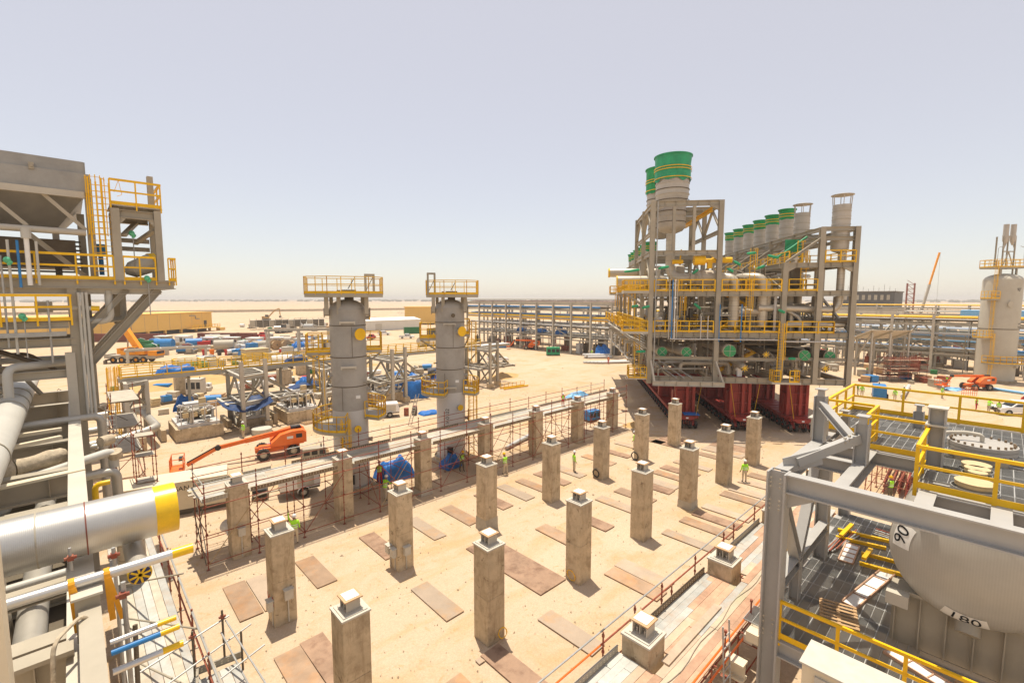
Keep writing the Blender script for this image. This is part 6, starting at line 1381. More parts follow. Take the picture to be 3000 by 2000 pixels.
# ---------------------------------------------------------------- yellow mobile crane on the left
def mobile_crane(loc, rz, label):
    T = thing('mobile_crane', label, 'crane', loc, rz)
    b = MB(); b.b2((-4.6, -1.3, .9), (5.6, 1.3, 1.55)); b.b2((-5.4, -1.2, 1.0), (-4.6, 1.2, 1.9)); part('carrier', b, 'steel', T)
    part('deck_plates', MB().b2((-4.4, -1.32, 1.55), (2, 1.32, 1.68)), 'steel_light', T); part('driver_cab', MB().b2((4.0, -1.3, 1.5), (5.8, 1.3, 2.6)), 'crane_orange', T); part('cab_glass', MB().b2((5.75, -1.1, 1.9), (5.82, 1.1, 2.5)), 'glass', T)
    for k, x in enumerate((-3.4, -1.6, 1.4, 3.0)):
        for y in (-1.2, 1.2): t, g = wheel_mb(.68, .5, (x, y, .68), 'Y', False); o = part('wheel', t, 'rubber', T); part('hub', g, 'crane_orange', o)
    part('superstructure', MB().b2((-1.8, -1.25, 1.75), (2.2, 1.25, 2.7)).b2((-2.6, -1.2, 1.9), (-1.8, 1.2, 3.2)), 'crane_orange', T)
    part('operator_cab', MB().prism([(-.2, -1.3), (1.4, -1.3), (1.4, -.45), (-.2, -.45)], 1.9, 3.5), 'crane_orange', T); part('operator_glass', MB().b2((.0, -1.33, 2.4), (1.2, -1.30, 3.35)).b2((1.38, -1.2, 2.4), (1.43, -.5, 3.35)), 'glass', T)
    part('boom', MB().bar((1.2, .3, 2.6), (-2.6, .3, 9.0), 1.05, 1.15), 'crane_orange', T); part('inner_boom', MB().bar((-2.6, .3, 9.0), (-5.0, .3, 13.0), .85, .95), 'crane_orange', T); part('luffing_ram', MB().tube((-1.4, .3, 2.2), (-1.2, .3, 6.0), .16, 10), 'steel', T)
    part('counterweight', MB().b2((1.6, -1.2, 1.8), (3.2, 1.2, 2.9)), 'crane_orange', T); part('outrigger', MB().b2((-4.2, -2.6, .6), (-3.9, 2.6, .9)).box((-4.05, -2.6, .35), (.5, .5, .7)).box((-4.05, 2.6, .35), (.5, .5, .7)), 'steel_dark', T)
mobile_crane((9.5, 131.5, 0), -.72, 'yellow orange mobile crane with raised boom behind the left tower')

# ---------------------------------------------------------------- tow-behind machines
def tow_compressor(loc, rz, label):
    T = thing('towed_compressor', label, 'compressor', loc, rz)
    pr = [(-1.3, .6), (1.3, .6), (1.35, 1.0), (1.15, 1.6), (-1.1, 1.65), (-1.35, 1.2)]; n = len(pr); q = MB(); q.add([(x, s * .75, z) for s in (-1, 1) for x, z in pr], [tuple(range(n)), tuple(range(2 * n - 1, n - 1, -1))] + [(k, k + n, (k + 1) % n + n, (k + 1) % n) for k in range(n)])
    part('canopy', q, 'paint_white', T); part('door', MB().b2((-.2, -.765, .7), (.9, -.75, 1.45)), 'grout', T); part('vent', MB().b2((1.28, -.5, .8), (1.36, .5, 1.25)), 'black', T); part('frame', MB().b2((-1.3, -.7, .45), (1.3, .7, .6)), 'steel_dark', T)
    part('drawbar', MB().path([(-1.3, 0, .5), (-2.2, 0, .5), (-2.9, 0, .38)], .05, 8, .2).tube((-2.0, 0, .0), (-2.0, 0, .6), .04, 8), 'steel', T); add_wheels(T, [(.2, -.85, .33), (.2, .85, .33)], .33, .22, 'Y', 'galv', False)
    for s in (-1, 1): part('mudguard', MB().lathe([(.42, -.14), (.42, .14)], 10, (0, 0, 0), 0, pi).xf(Matrix.Translation((.2, s * .85, .33)) @ Matrix.Rotation(pi / 2, 4, 'X')), 'paint_white', T)
tow_compressor((26.8, 49.9, 0), -.45, 'white towed compressor beside the oil barrels between the columns'); tow_compressor((11.2, 34.2, 0), -.2, 'white towed compressor under the red scaffold walkway')
def generator_box(loc, rz, s, m, label, legs=True):
    T = thing('generator', label, 'generator', loc, rz); part('casing', MB().b2((-s[0] / 2, -s[1] / 2, .2), (s[0] / 2, s[1] / 2, s[2])), m, T); part('skid_base', MB().b2((-s[0] / 2 - .05, -s[1] / 2 - .05, 0), (s[0] / 2 + .05, s[1] / 2 + .05, .2)), 'steel_dark', T)
    for k in range(3): part('vent_panel', MB().box((-s[0] / 2 + (k + .5) * s[0] / 3, -s[1] / 2 - .01, s[2] * .6), (s[0] / 4, .02, s[2] * .4)), 'black', T)
    part('exhaust', MB().tube((s[0] * .3, 0, s[2]), (s[0] * .3, 0, s[2] + .3), .06, 8), 'steel_dark', T); return T
generator_box((14.9, 41.2, 0), -.3, (1.9, .9, .9), 'steel', 'grey welding set on the sand behind the scaffold'); generator_box((42.9, 31.9, 0), -.1, (1.8, 1.0, 1.2), 'blue', 'blue welding set under the far end of the scaffold'); generator_box((86.3, 76.3, 0), -.7, (3.2, 1.6, 2.0), 'green_pale', 'green generator container in front of the far pipe rack'); GB = generator_box((83.2, 11.5, 0), .2, (3.2, 1.5, 1.7), 'blue', 'dark blue generator on wheels behind the yellow rail'); generator_box((8.9, 35.2, 0), -.4, (.9, .7, .7), 'black', 'small dark set under the left end of the scaffold')
add_wheels(GB, [(-1.2, -.85, .35), (1.2, -.85, .35)], .35, .22, 'Y')
# cream container with the maker's name
CN = thing('site_container', 'cream generator container marked DOOSAN behind the yellow pipe end', 'container', (1.2, 36.6, 0), -.22)
part('shell', MB().b2((0, 0, .35), (5.9, 2.3, 2.2)), 'cream', CN); part('base_frame', MB().b2((.1, .1, 0), (5.8, 2.2, .35)), 'steel_dark', CN)
for k in range(5): part('door_panel', MB().b2((.15 + k * 1.15, -.015, .5), (1.2 + k * 1.15, 0, 2.05)), 'cream', CN)
lettering(CN, 'DOOSAN', .42, facing((2.9, -.02, 1.75), (0, -1, 0)), 'ink')
for k, (x, y) in enumerate(((28.6, 48.7), (29.4, 48.2), (29.9, 48.9))): b = MB(); b.lathe([(.001, .88), (.29, .88), (.29, .6), (.305, .58), (.29, .56), (.29, .3), (.305, .28), (.29, .26), (.29, 0)], 16); solo('oil_barrel', b, ('rust_red', 'steel_dark', 'brown_red')[k], ('rust red oil barrel left of its two neighbours', 'dark oil barrel between the two reddish ones', 'brown oil barrel right of its two neighbours')[k], 'barrel', (x, y, 0), 0, 'oil barrels by the towed compressor')
b = MB(); [b.tube((26.6 + s, 44.6, 0), (26.9 + s, 43.4, 3.6), .04, 8) for s in (-.2, .2)]; [b.tube((26.4 + .025 * k, 44.6 - .1 * k, .3 * k + .2), (26.8 + .025 * k, 44.6 - .1 * k, .3 * k + .2), .025, 6) for k in range(11)]; solo('ladder', b, 'galv', 'pale ladder leaning on the back of the red scaffold', 'ladder')
b = MB(); b.lathe([(.9, 0), (.95, .55), (.85, .62), (.001, .66)], 28); solo('water_tub', b, 'grout', 'round pale tub on the sand in front of the second skid', 'tub', (13.7, 52.4, 0))
pallet((18.7, 53.2, 0), .1, 'timber pallet in front of the third machinery skid'); pallet((16.0, 42.5, 0), -.3, 'timber pallet behind the grey welding set')

# ================================================================ machinery skids under the steel bents
rq = random.Random(3)
def skid(u, w, L, D, zb, label, plinth):
    P = thing('concrete_plinth', plinth, 'plinth', (u, w, 0)); part('block', MB().b2((0, 0, 0), (L, D, zb)), 'concrete', P); part('side_wall', MB().b2((-1.0, 1.4, 0), (-.6, D, zb * .9)), 'concrete', P)
    T = thing('machinery_skid', label, 'machinery', (u, w, zb)); part('base_frame', MB().b2((.25, .25, 0), (L - .25, D - .3, .3)), 'vessel_pale', T)
    for k in range(3): member(T, 'control_box', (.9 + k * .75 + (.1 if k == 2 else 0), .5, 1.0 + .12 * (k == 2)), (.9 + k * .75, .5, 1.45 + .2 * (k == 2)), .48, .3, 'ply', 'box', (0, 1, 0))
    member(T, 'control_box', (L * .62, 1.2, 1.9), (L * .62, 1.2, 2.7), .6, .4, 'ply', 'box', (0, 1, 0))
    for k in range(16):
        x, y = rq.uniform(.4, L - .4), rq.uniform(.4, D - .8); z = rq.uniform(.35, 1.8); m = rq.choice(('vessel_pale', 'white', 'alu', 'alu_dull', 'grout', 'pipe_dark'))
        pts = [(x, y, .3), (x, y, z), (min(L - .3, max(.3, x + rq.uniform(-1.5, 1.5))), y, z), (min(L - .3, max(.3, x + rq.uniform(-1.5, 1.5))), min(D - .4, y + rq.uniform(.3, 1.6)), z)]; pipe(T, pts, rq.choice((.05, .07, .1, .14)), m, 8)
    for k in range(14): x, y, z = rq.uniform(.4, L - .4), rq.uniform(.3, D * .6), rq.uniform(.4, 1.9); part('fitting', MB().ball((x, y, z), rq.uniform(.1, .22), 6).tube((x - .25, y, z), (x + .25, y, z), .09, 8).tube((x, y - .15, z), (x, y + .15, z), .15, 10), rq.choice(('white', 'vessel_pale', 'alu_dull', 'steel')), T)
    part('compressor_casing', MB().tube((.6, D * .55, 1.1), (L - .6, D * .55, 1.1), .6, 20), 'steel_dark', T); part('motor_housing', MB().b2((L * .3, D * .6, .3), (L * .75, D * .85, 1.9)), 'vessel_pale', T)
    for k in range(4): x = .5 + k * (L - 1) / 3; member(T, 'frame_post', (x, .35, .3), (x, .35, 2.2), .08, .08, 'vessel_pale', 'box', (0, 1, 0))
    member(T, 'frame_rail', (.4, .35, 2.2), (L - .4, .35, 2.2), .08, .08, 'vessel_pale', 'box')
skid(6.7, 54.5, 4.0, 5.0, 1.25, 'silver machinery skid with three tan boxes nearest the left tower', 'concrete plinth nearest the left tower')
skid(12.6, 55.6, 3.0, 5.0, .9, 'machinery skid under the dark blue sheet and the tall steel bent', 'concrete plinth under the tall steel bent')
skid(16.8, 54.1, 3.6, 5.0, 1.3, 'silver machinery skid left of the nearer process column', 'concrete plinth left of the nearer process column')
skid(28.6, 56.4, 4.1, 5.0, 1.2, 'silver machinery skid between the two process columns', 'concrete plinth between the two process columns')
skid(39.0, 57.5, 4.0, 5.0, 1.2, 'machinery skid behind the process column marked 0102', 'concrete plinth behind the process column marked 0102')

def bent(u, w, label, du=2.6, dw=6.0, zt=6.0, post=7.5, plat=True):
    T = thing('steel_bent', label, 'steel frame', (u, w, 0))
    for x, y, z in ((0, 0, post), (du, 1.2, post), (0, dw, zt), (du, dw, zt)): member(T, 'column', (x, y, 0), (x, y, z), .36, .36, 'steel_light' if y < 2 else 'steel', 'H', (0, 1, 0))
    for z in (zt - .2, 3.0):
        for p_, q_ in (((0, 0), (0, dw)), ((du, 1.2), (du, dw)), ((0, dw), (du, dw)), ((0, 0), (du, 1.2))): member(T, 'beam', (*p_, z), (*q_, z), .28, .38, 'steel_light', 'I')
    for k in range(3): member(T, 'beam', (.1, 1.6 + k * 1.6, zt - .15), (du, 1.6 + k * 1.6, zt - .15), .2, .25, 'steel_light', 'I')
    for x, y0, y1 in ((0, 0, dw), (du, 1.2, dw)):
        member(T, 'brace', (x, y0, 3.1), (x, (y0 + y1) / 2, zt - .4), .2, .2, 'steel', 'H'); member(T, 'brace', (x, y1, 3.1), (x, (y0 + y1) / 2, zt - .4), .2, .2, 'steel', 'H'); member(T, 'brace', (x, (y0 + y1) / 2, .2), (x, y0, 2.9), .2, .2, 'steel', 'H'); member(T, 'brace', (x, (y0 + y1) / 2, .2), (x, y1, 2.9), .2, .2, 'steel', 'H')
    member(T, 'brace', (0, 0, zt - .3), (du, 1.2, 3.1), .18, .18, 'steel', 'H'); member(T, 'brace', (du, 1.2, zt - .3), (0, 0, 3.1), .18, .18, 'steel', 'H')
    if plat:
        for y in (1.4, 3.2, 5.0): member(T, 'platform_beam', (-1.2, y, 2.9), (du + 3.6, y, 2.9), .26, .34, 'steel_light', 'I')
        for x in (-1.2, du + 1.2, du + 3.6): member(T, 'platform_beam', (x, .8, 2.9), (x, 5.6, 2.9), .26, .34, 'steel_light', 'I')
        member(T, 'brace', (du, 1.3, 5.5), (du + 3.2, 2.0, 3.1), .2, .2, 'steel', 'H'); member(T, 'brace', (du, dw - .6, 5.5), (du + 3.2, 5.0, 3.1), .2, .2, 'steel', 'H')
    part('footing', MB().b2((-.4, -.4, 0), (.4, .4, .7)), 'concrete', T); part('footing', MB().b2((du - .4, .8, 0), (du + .4, 1.6, .7)), 'concrete', T)
bent(12.4, 53.7, 'tall steel bent over the dark blue sheet'); bent(29.8, 54.0, 'tall steel bent between the two process columns'); bent(47.1, 54.7, 'tall steel bent at the right end of the yellow walkway', 2.6, 6.0, 6.0, 7.2)
bent(3.45, 58.5, 'short steel bent under the left end of the yellow walkway', 1.7, 4.5, 5.7, 5.7, False); bent(21.4, 55.2, 'steel bent just left of the nearer process column', 1.8, 5, 5.6, 5.6)
for x, y in ((6.0, 59.2), (6.0, 62.6)): pass
WK = thing('yellow_walkway', 'raised steel walkway with yellow handrails running behind the columns', 'walkway', (0, 0, 0))
for a in range(3, 49, 9): member(WK, 'beam', (a, 60.6, 5.78), (a + 8.96, 60.6, 5.78), .25, .4, 'steel_light', 'I'); member(WK, 'beam', (a, 62.4, 5.78), (a + 8.96, 62.4, 5.78), .25, .4, 'steel_light', 'I'); part('deck_panel', MB().b2((a, 60.5, 5.98), (a + 8.9, 62.5, 6.03)), 'vessel_pale', WK)
for a, c in ((3.3, 12), (12.2, 21), (21.2, 30), (30.2, 39), (39.2, 50)): rail(WK, [(a, 60.5, 6.02), (c, 60.5, 6.02)], 1.15, 1.3, .08); rail(WK, [(a, 62.5, 6.02), (c, 62.5, 6.02)], 1.15, 1.3, .08)
rail(WK, [(3.2, 60.5, 6.02), (3.2, 62.5, 6.02)], 1.15, 1, .08); part('caged_ladder', ladder_mb((2.9, 61.3, 0), 7.1, (-1, -.3)), 'yellow', WK); part('caged_ladder', ladder_mb((3.0, 62.2, 0), 7.1, (-1, -.3)), 'yellow', WK)
for u in (9.0, 18.5, 26, 36, 43): member(WK, 'column', (u, 61.5, 0), (u, 61.5, 5.6), .25, .25, 'steel', 'H', (0, 1, 0)); member(WK, 'beam', (u, 60.5, 5.5), (u, 62.5, 5.5), .2, .25, 'steel', 'I')
for u in (8, 15, 24.5): rail(WK, [(u, 62.5, 6.02), (u, 64.5, 6.02), (u + 2.4, 64.5, 6.02), (u + 2.4, 62.5, 6.02)], 1.15, 1.2, .08); part('deck_panel', MB().b2((u, 62.55, 5.9), (u + 2.4, 64.5, 6.0)), 'vessel_pale', WK)
# second walkway frame farther back
FR = thing('box_truss', 'long pale box frame lying in front of the yellow crane', 'steel frame', (7.6, 127, 0), -.12)
for y in (0, 2.4):
    member(FR, 'chord', (0, y, 3.0), (15.5, y, 3.0), .35, .45, 'steel_light', 'I')
    for x in (.5, 14.5): member(FR, 'leg', (x, y, 0), (x, y, 2.8), .4, .4, 'steel_light', 'H', (0, 1, 0))
for k in range(6): member(FR, 'cross_beam', (.2 + k * 3.0, 0, 3.0), (.2 + k * 3.0, 2.4, 3.0), .3, .4, 'steel_light', 'I')
FB = thing('steel_gantry', 'long pale steel gantry frame behind the cable drums', 'steel frame', (34, 124, 0), -.45)
for y in (0, 3):
    member(FB, 'chord', (0, y, 6.2), (22, y, 6.2), .4, .5, 'steel_light', 'I')
    for x in (.5, 7.5, 14.5, 21.5): member(FB, 'leg', (x, y, 0), (x, y, 6), .4, .4, 'steel_light', 'H', (0, 1, 0))
for u, w, h, lab in ((11.3, 83, 3.2, 'concrete pier behind the first skid'), (24.6, 80, 2.6, 'concrete pier left of the blue pump tarp'), (30.6, 89, 3.4, 'concrete pier behind the nearer process column'), (21.5, 88, 3.0, 'concrete pier far behind the yellow walkway'), (36.0, 84, 3, 'concrete pier seen between the columns')):
    T = thing('concrete_block', lab, 'pier', (u, w, 0)); part('shaft', MB().b2((-.9, -.9, 0), (.9, .9, h)), 'concrete', T); part('cap', MB().b2((-.5, -.5, h), (.5, .5, h + .5)), 'grout', T)
generator_box((12.6, 80.5, 0), -.6, (2.0, 1.6, 2.4), 'grout', 'grey cooling unit on legs behind the first skid')
# clad loop line on the left
LP = thing('looped_pipe', 'silver clad pipe loop bending out beyond the left scaffold tower', 'pipe', (0, 0, 0)); pipe(LP, [(-2, 64, 1.9), (4.9, 63.6, 1.9), (5.3, 54.3, 1.9), (2.0, 53.0, 1.5), (-2, 53, 1.5)], .36, 'alu_dull', 18, 1.0, 'clad_pipe'); part('support', MB().b2((3.6, 53.0, 0), (4.3, 53.9, 1.4)), 'concrete', LP)
for k, z in enumerate((1.0, 2.2, 3.2, 4.4)): pipe(LP, [(-3, 44 + k * 3, z), (1.6, 45 + k * 3, z), (1.6, 52 + k, z)], .28 + .05 * (k % 2), 'pipe_dark' if k % 2 else 'alu_dull', 14, .8)
ST = thing('scaffold_tower', 'dark tube scaffold tower with ladder beside the left module', 'scaffold', (0, 0, 0))
for u, w in ((1.6, 41.5), (3.1, 41.0), (1.6, 46.4), (3.1, 45.9), (.2, 43.5)): part('standard', standard_mesh(7.6), None, ST, None, (u, w, 0))
for z in (1.5, 3.3, 5.1, 6.9):
    for p_, q_ in (((1.5, 41.5), (3.2, 41)), ((1.5, 46.4), (3.2, 45.9)), ((1.6, 41.3), (1.6, 46.6)), ((3.1, 40.8), (3.1, 46.1)), ((-1.5, 42), (3.1, 41.4))): sc_tube(ST, 'ledger', (*p_, z), (*q_, z), 'steel_dark' if z > 3 else 'rust_red')
    if z > 2: part('deck', MB().b2((1.6, 41.2, z + .05), (3.1, 46.1, z + .1)), 'board', ST)
for z in (0, 1.8, 3.6): sc_tube(ST, 'brace', (3.15, 41, z + .2), (3.15, 46, z + 1.9), 'steel_dark'); sc_tube(ST, 'brace', (1.6, 41.4, z + .2), (3.1, 41.0, z + 1.9), 'rust_red')
sc_tube(ST, 'brace', (-1, 44, 7.8), (3.4, 40.5, 3.0), 'steel_dark'); sc_tube(ST, 'brace', (-1, 46, 7.6), (3.4, 42.5, 4.6), 'steel_dark')
la = MB(); [la.tube((1.35 + s, 38.2, .6), (1.45 + s, 38.6, 7.2), .03, 8) for s in (-.24, .24)]; [la.tube((1.11 + .004 * k, 38.2 + .02 * k, .9 + .3 * k), (1.59 + .004 * k, 38.2 + .02 * k, .9 + .3 * k), .02, 6) for k in range(21)]; solo('ladder', la, 'galv', 'tall aluminium ladder against the left scaffold tower', 'ladder')
LS = thing('scaffold_stack', 'rusty scaffold bay at the foot of the left tower', 'scaffold', (0, 0, 0))
for u, w in ((2.4, 37.5), (3.4, 37.0), (2.4, 39.5), (3.4, 39.0)): part('standard', standard_mesh(5.4), None, LS, None, (u, w, 0))
for z in (.5, 2.2, 3.9, 5.2):
    sc_tube(LS, 'ledger', (2.3, 37.5, z), (3.5, 37, z)); sc_tube(LS, 'ledger', (3.4, 36.9, z), (3.4, 39.1, z)); sc_tube(LS, 'ledger', (2.4, 37.4, z), (2.4, 39.6, z))
    part('deck', MB().b2((2.4, 37.2, z + .05), (3.4, 38.2, z + .09)), 'board', LS)

# ================================================================ blue tarpaulins
for i, (u, w, sx, sy, h, lab, m) in enumerate((
    (34.6, 58.2, 5.0, 4.4, 3.6, 'large bright blue tarpaulin over a machine between the columns', 'tarp'), (36.8, 66, 3.0, 3.0, 2.8, 'blue tarpaulin tied over a tall round drum', 'tarp'), (33.5, 64, 4.5, 2.0, 1.6, 'long blue tarpaulin behind the large bright one', 'tarp'),
    (25.6, 73, 3.2, 2.2, 2.4, 'blue tarpaulin over a pump behind the nearer column', 'tarp'), (8.7, 63, 2.0, 1.8, 3.4, 'small blue tarpaulin on the first skid frame', 'tarp'), (17.7, 32.2, 2.6, 2.0, 1.7, 'crumpled blue tarpaulin behind the scaffold near the nearer column', 'tarp'), (22.3, 31.0, 1.6, 1.2, 1.2, 'small blue tarpaulin at the foot of the column marked 0102', 'tarp'),
    (41.3, 60, 4.6, 3.0, 3.2, 'blue tarpaulin right of the column marked 0102', 'tarp'), (44.8, 61.2, 3.4, 2.4, 2.7, 'blue tarpaulin by the right steel bent', 'tarp'), (31.2, 47.6, 2.6, 1.6, .4, 'flat crumpled blue sheet on the sand left of the column marked 0102', 'tarp'), (38.5, 30.6, 2.8, 1.2, 4.25, 'grey blue sheet lying on the far end of the scaffold deck', 'skyblue'),
    (8.0, 73, 3.5, 2.0, 6.9, 'blue sheet over equipment on the yellow walkway left part', 'tarp'), (26.0, 64, 2.0, 1.6, 7.2, 'blue bundle on the yellow walkway', 'tarp'), (20.5, 64.5, 2.6, 1.6, 6.8, 'dark blue bundle at the middle of the yellow walkway', 'tarp_navy'), (46.0, 133.5, 5.5, 3.4, 2.6, 'long blue tarpaulin bundle beside the cable drums', 'tarp'), (93, 66, 5, 3, 3.0, 'blue tarpaulin under the far pipe rack near the module', 'tarp'), (98.5, 4.5, 3.0, 1.8, .35, 'flat blue sheet on the sand by the right boom lift', 'skyblue'), (12.8, 47.3, 2.0, .9, .3, 'blue tape heap on the sand behind the orange lift', 'tarp_navy'))):
    z0 = 3.62 if 'scaffold deck' in lab else (6.03 if h > 6 else (1.5 if 'skid frame' in lab else 0)); hh = h - z0 if h > z0 else h
    if 'scaffold deck' in lab: hh = .6
    tarp((u, w if h < 6 else 61.6, z0), sx, sy if h < 6 else 1.4, hh, lab, m, -.3 + .2 * (i % 4), i * 1.7)
b = MB(); n = 14; vs = []
for j in range(9):
    for i in range(n + 1): x, y = i / n, j / 8; vs.append((10.6 + x * 4.6, 53.2 + y * 3.2 + .2 * mnoise.noise((x * 4, y * 4, 1)), 3.1 - .8 * math.sin(pi * x) * (1 - .3 * y) + .9 * y * (x * .6 + .2) + .25 * mnoise.noise((x * 5, y * 5, 7))))
b.add(vs, [(j * (n + 1) + i, j * (n + 1) + i + 1, (j + 1) * (n + 1) + i + 1, (j + 1) * (n + 1) + i) for j in range(8) for i in range(n)]); b.add([(v[0], v[1], v[2] - .03) for v in vs], [((j + 1) * (n + 1) + i, (j + 1) * (n + 1) + i + 1, j * (n + 1) + i + 1, j * (n + 1) + i) for j in range(8) for i in range(n)])
solo('shade_sheet', b, 'tarp_navy', 'dark blue shade sheet slung between the first two skids', 'tarpaulin', sharp=60)
b = MB(); vs = [(18.5 + x * 3.6 / 8, 57.5 + y * .5, 3.6 - .1 * abs(x - 4) + .2 * mnoise.noise((x * .6, y * .6, 2))) for y in range(5) for x in range(9)]; b.add(vs, [(y * 9 + x, y * 9 + x + 1, y * 9 + x + 10, y * 9 + x + 9) for y in range(4) for x in range(8)]); b.add([(v[0], v[1], v[2] - .03) for v in vs], [(y * 9 + x + 9, y * 9 + x + 10, y * 9 + x + 1, y * 9 + x) for y in range(4) for x in range(8)]); solo('shade_sheet', b, 'tarp_navy', 'dark sheet roofing the third machinery skid', 'tarpaulin', sharp=60)
mound('sand_mound', 'low orange sand mound right of the steel bents', (56, 61.5), 4.2, 2.6, .8, 'earth', .3, 2); mound('sand_mound', 'long earth bank behind the first skid', (13, 92), 11, 4, 1.6, 'earth', .1, 5); mound('sand_mound', 'earth bank behind the two process columns', (36, 92), 12, 4, 1.5, 'earth', .0, 9); mound('sand_mound', 'brown earth heap under the right pipe rack', (121, 12), 9, 3.5, 1.1, 'rubble', -.8, 4); mound('sand_mound', 'small heap beside the far end of the scaffold', (44.6, 27.5), 1.6, 1.1, .4, 'earth', 0, 8); mound('sand_mound', 'pale sand heap far beyond the yellow building', (190, 330), 22, 9, 4, 'rubble', .6, 12)
YF = thing('yellow_stair_frame', 'yellow handrail frame lying flat on the sand', 'handrail', (47.7, 52.2, 0), -.05); part('stringer', MB().bar((0, 0, .15), (4.8, -.3, .15), .18, .22).bar((0, .9, .15), (4.8, .6, .15), .1, .2), 'yellow', YF); part('rails', rail_mb([(0, .9, .1), (4.8, .6, .1)], .7, .8, .05, False), 'yellow', YF)
for k in range(5): solo('steel_pipe', MB().tube((28.5 + k * .35, 30.9 + k * .15, .18), (34.5 + k * .35, 32.6 + k * .15, .18), .16, 12), 'vessel_pale' if k % 2 else 'galv', '%s pipe from the left of the pale bundle behind the scaffold' % ORD[k], 'pipe', group='pale pipes behind the scaffold')
for k in range(6): solo('steel_pipe', MB().tube((80 + k * .5, 62 - k * .6, .25), (89 + k * .5, 57 - k * .7, .25), .22, 12), 'vessel_pale', 'pale pipe lying near the man in red by the module', 'pipe', group='pale pipes left of the module')
b = MB(); [b.tube((86.5, 62 + k * .45, .3 + .35 * (k % 2)), (89.5, 67.5 + k * .45, .3 + .35 * (k % 2)), .28, 14) for k in range(1)]
for k in range(4): solo('steel_pipe', MB().tube((87.5, 66.5 + k * .5, .3 + .42 * (k % 2)), (92.0, 63.0 + k * .5, .3 + .42 * (k % 2)), .3, 14), 'vessel_pale', 'fat white pipe in the stack near the foot of the pipe rack', 'pipe', group='fat white pipes by the rack')
solo('pipe_run', MB().path([(95, 9.5, .35), (84, 9.0, .35)], .25, 12), 'vessel_pale', 'long pale pipe on the sand behind the yellow rail', 'pipe'); solo('pipe_run', MB().tube((103, 1.5, .2), (99, -6, .2), .2, 12), 'skyblue', 'blue pipe on the sand by the tall tank', 'pipe')
FE = thing('mesh_barrier', 'orange mesh barrier on the sand near the right boom lift', 'barrier', (92.3, 3.4, 0), -.8)
for k in range(8): member(FE, 'bar', (k * .3, 0, .1), (k * .3, 0, 1.3), .04, .04, 'orange', 'box', (0, 1, 0))
for z in (.1, .5, .9, 1.3): member(FE, 'rail', (0, 0, z), (2.1, 0, z), .04, .04, 'orange', 'box')

# ================================================================ far pipe rack
def rack(origin, rz, n, bay, dw, levels, zt, label, yel=(9.0,), deep=True, pipes=True, seed=1, name='pipe_rack'):
    T = thing(name, label, 'pipe rack', origin, rz); q = random.Random(seed); L = n * bay
    for k in range(n + 1):
        for y in (0, dw): member(T, 'column', (k * bay, y, 0), (k * bay, y, zt), .42, .42, 'steel_light', 'H', (0, 1, 0))
        for z in levels: member(T, 'cross_beam', (k * bay, 0, z), (k * bay, dw, z), .3, .4, 'steel_light', 'I')
    for y in (0, dw):
        for z in levels: member(T, 'rail_beam', (0, y, z - .5), (L, y, z - .5), .25, .32, 'steel_light', 'I')
        for z in yel: member(T, 'pipe', (0, y + .4, z), (L, y + .4, z), .35, .35, 'yellow', 't10')
        for k in range(n):
            if (k + (y > 0)) % 2 == 0: member(T, 'brace', (k * bay, y, levels[1]), ((k + 1) * bay, y, levels[0]), .18, .18, 'steel_light', 'H')
        if deep: member(T, 'top_girder', (-1, y, zt - .3), (L + 1, y, zt - .3), .3, .8, 'steel_light', 'I')
    if deep:
        for k in range(int(L / 2.2)): member(T, 'top_rail_post', (k * 2.2, 0, zt + .1), (k * 2.2, 0, zt + .75), .1, .1, 'steel', 'box', (0, 1, 0))
        member(T, 'top_rail', (-1, 0, zt + .75), (L + 1, 0, zt + .75), .12, .16, 'steel', 'box'); member(T, 'cable_tray', (-1, dw * .5, zt + .3), (L + 1, dw * .5, zt + .3), 1.2, .2, 'rust_red', 'box')
    if pipes:
        for z in levels:
            for k in range(7): member(T, 'pipe', (q.uniform(-1, 4), .7 + k * (dw - 1.2) / 7, z + .35), (L - q.uniform(-1, 6), .7 + k * (dw - 1.2) / 7, z + .35), q.choice((.2, .3, .4, .16)), None, q.choice(('vessel_pale', 'steel', 'pipe_dark', 'alu_dull', 'vessel_pale', 'blue', 'steel_dark')), 't10')
        for k in range(n * 3):
            x, y = q.uniform(0, L), q.uniform(.5, dw - .5); z = q.choice(levels); member(T, 'drop_pipe', (x, y, .2), (x, y, z + .3), .16, .16, q.choice(('steel', 'vessel_pale', 'pipe_dark', 'galv')), 't8')
        for k in range(n * 2):
            x, y = q.uniform(0, L), q.uniform(-1.5, dw + 1); h = q.uniform(.8, 2.6); part('equipment', MB().box((x, y, h / 2), (q.uniform(.6, 2), q.uniform(.6, 1.6), h)).tube((x, y, h), (x, y, h + .6), .15, 8), q.choice(('steel_dark', 'pipe_dark', 'steel', 'vessel_pale', 'rust_red')), T)
    return T
rack((92, 118, 0), -pi / 2, 9, 6.1, 7.0, (4.0, 6.6, 9.4, 11.4), 13.0, 'long open pipe rack with yellow pipes behind the white car', (8.6, 9.3), seed=4)
rack((104, 122, 0), -pi / 2, 11, 6.1, 6.0, (3.6, 6.4, 9.0), 10.5, 'second pipe rack close behind the long one', (8.2,), False, True, 8)
rack((118, 70, 0), -pi / 2, 12, 6.1, 6.0, (4.2, 7.0, 9.6), 11.0, 'pipe rack behind the tall module', (10.5,), False, True, 12)
for k, (u, w, h) in enumerate(((97, 98, 3.2), (97, 90, 3), (96, 82, 3.4))): tarp((u, w, 3.9), 3, 2.4, h * .8, '%s dark blue tarpaulin hanging under the long pipe rack from the left' % ORD[k], 'tarp', .2, k * 3.3)
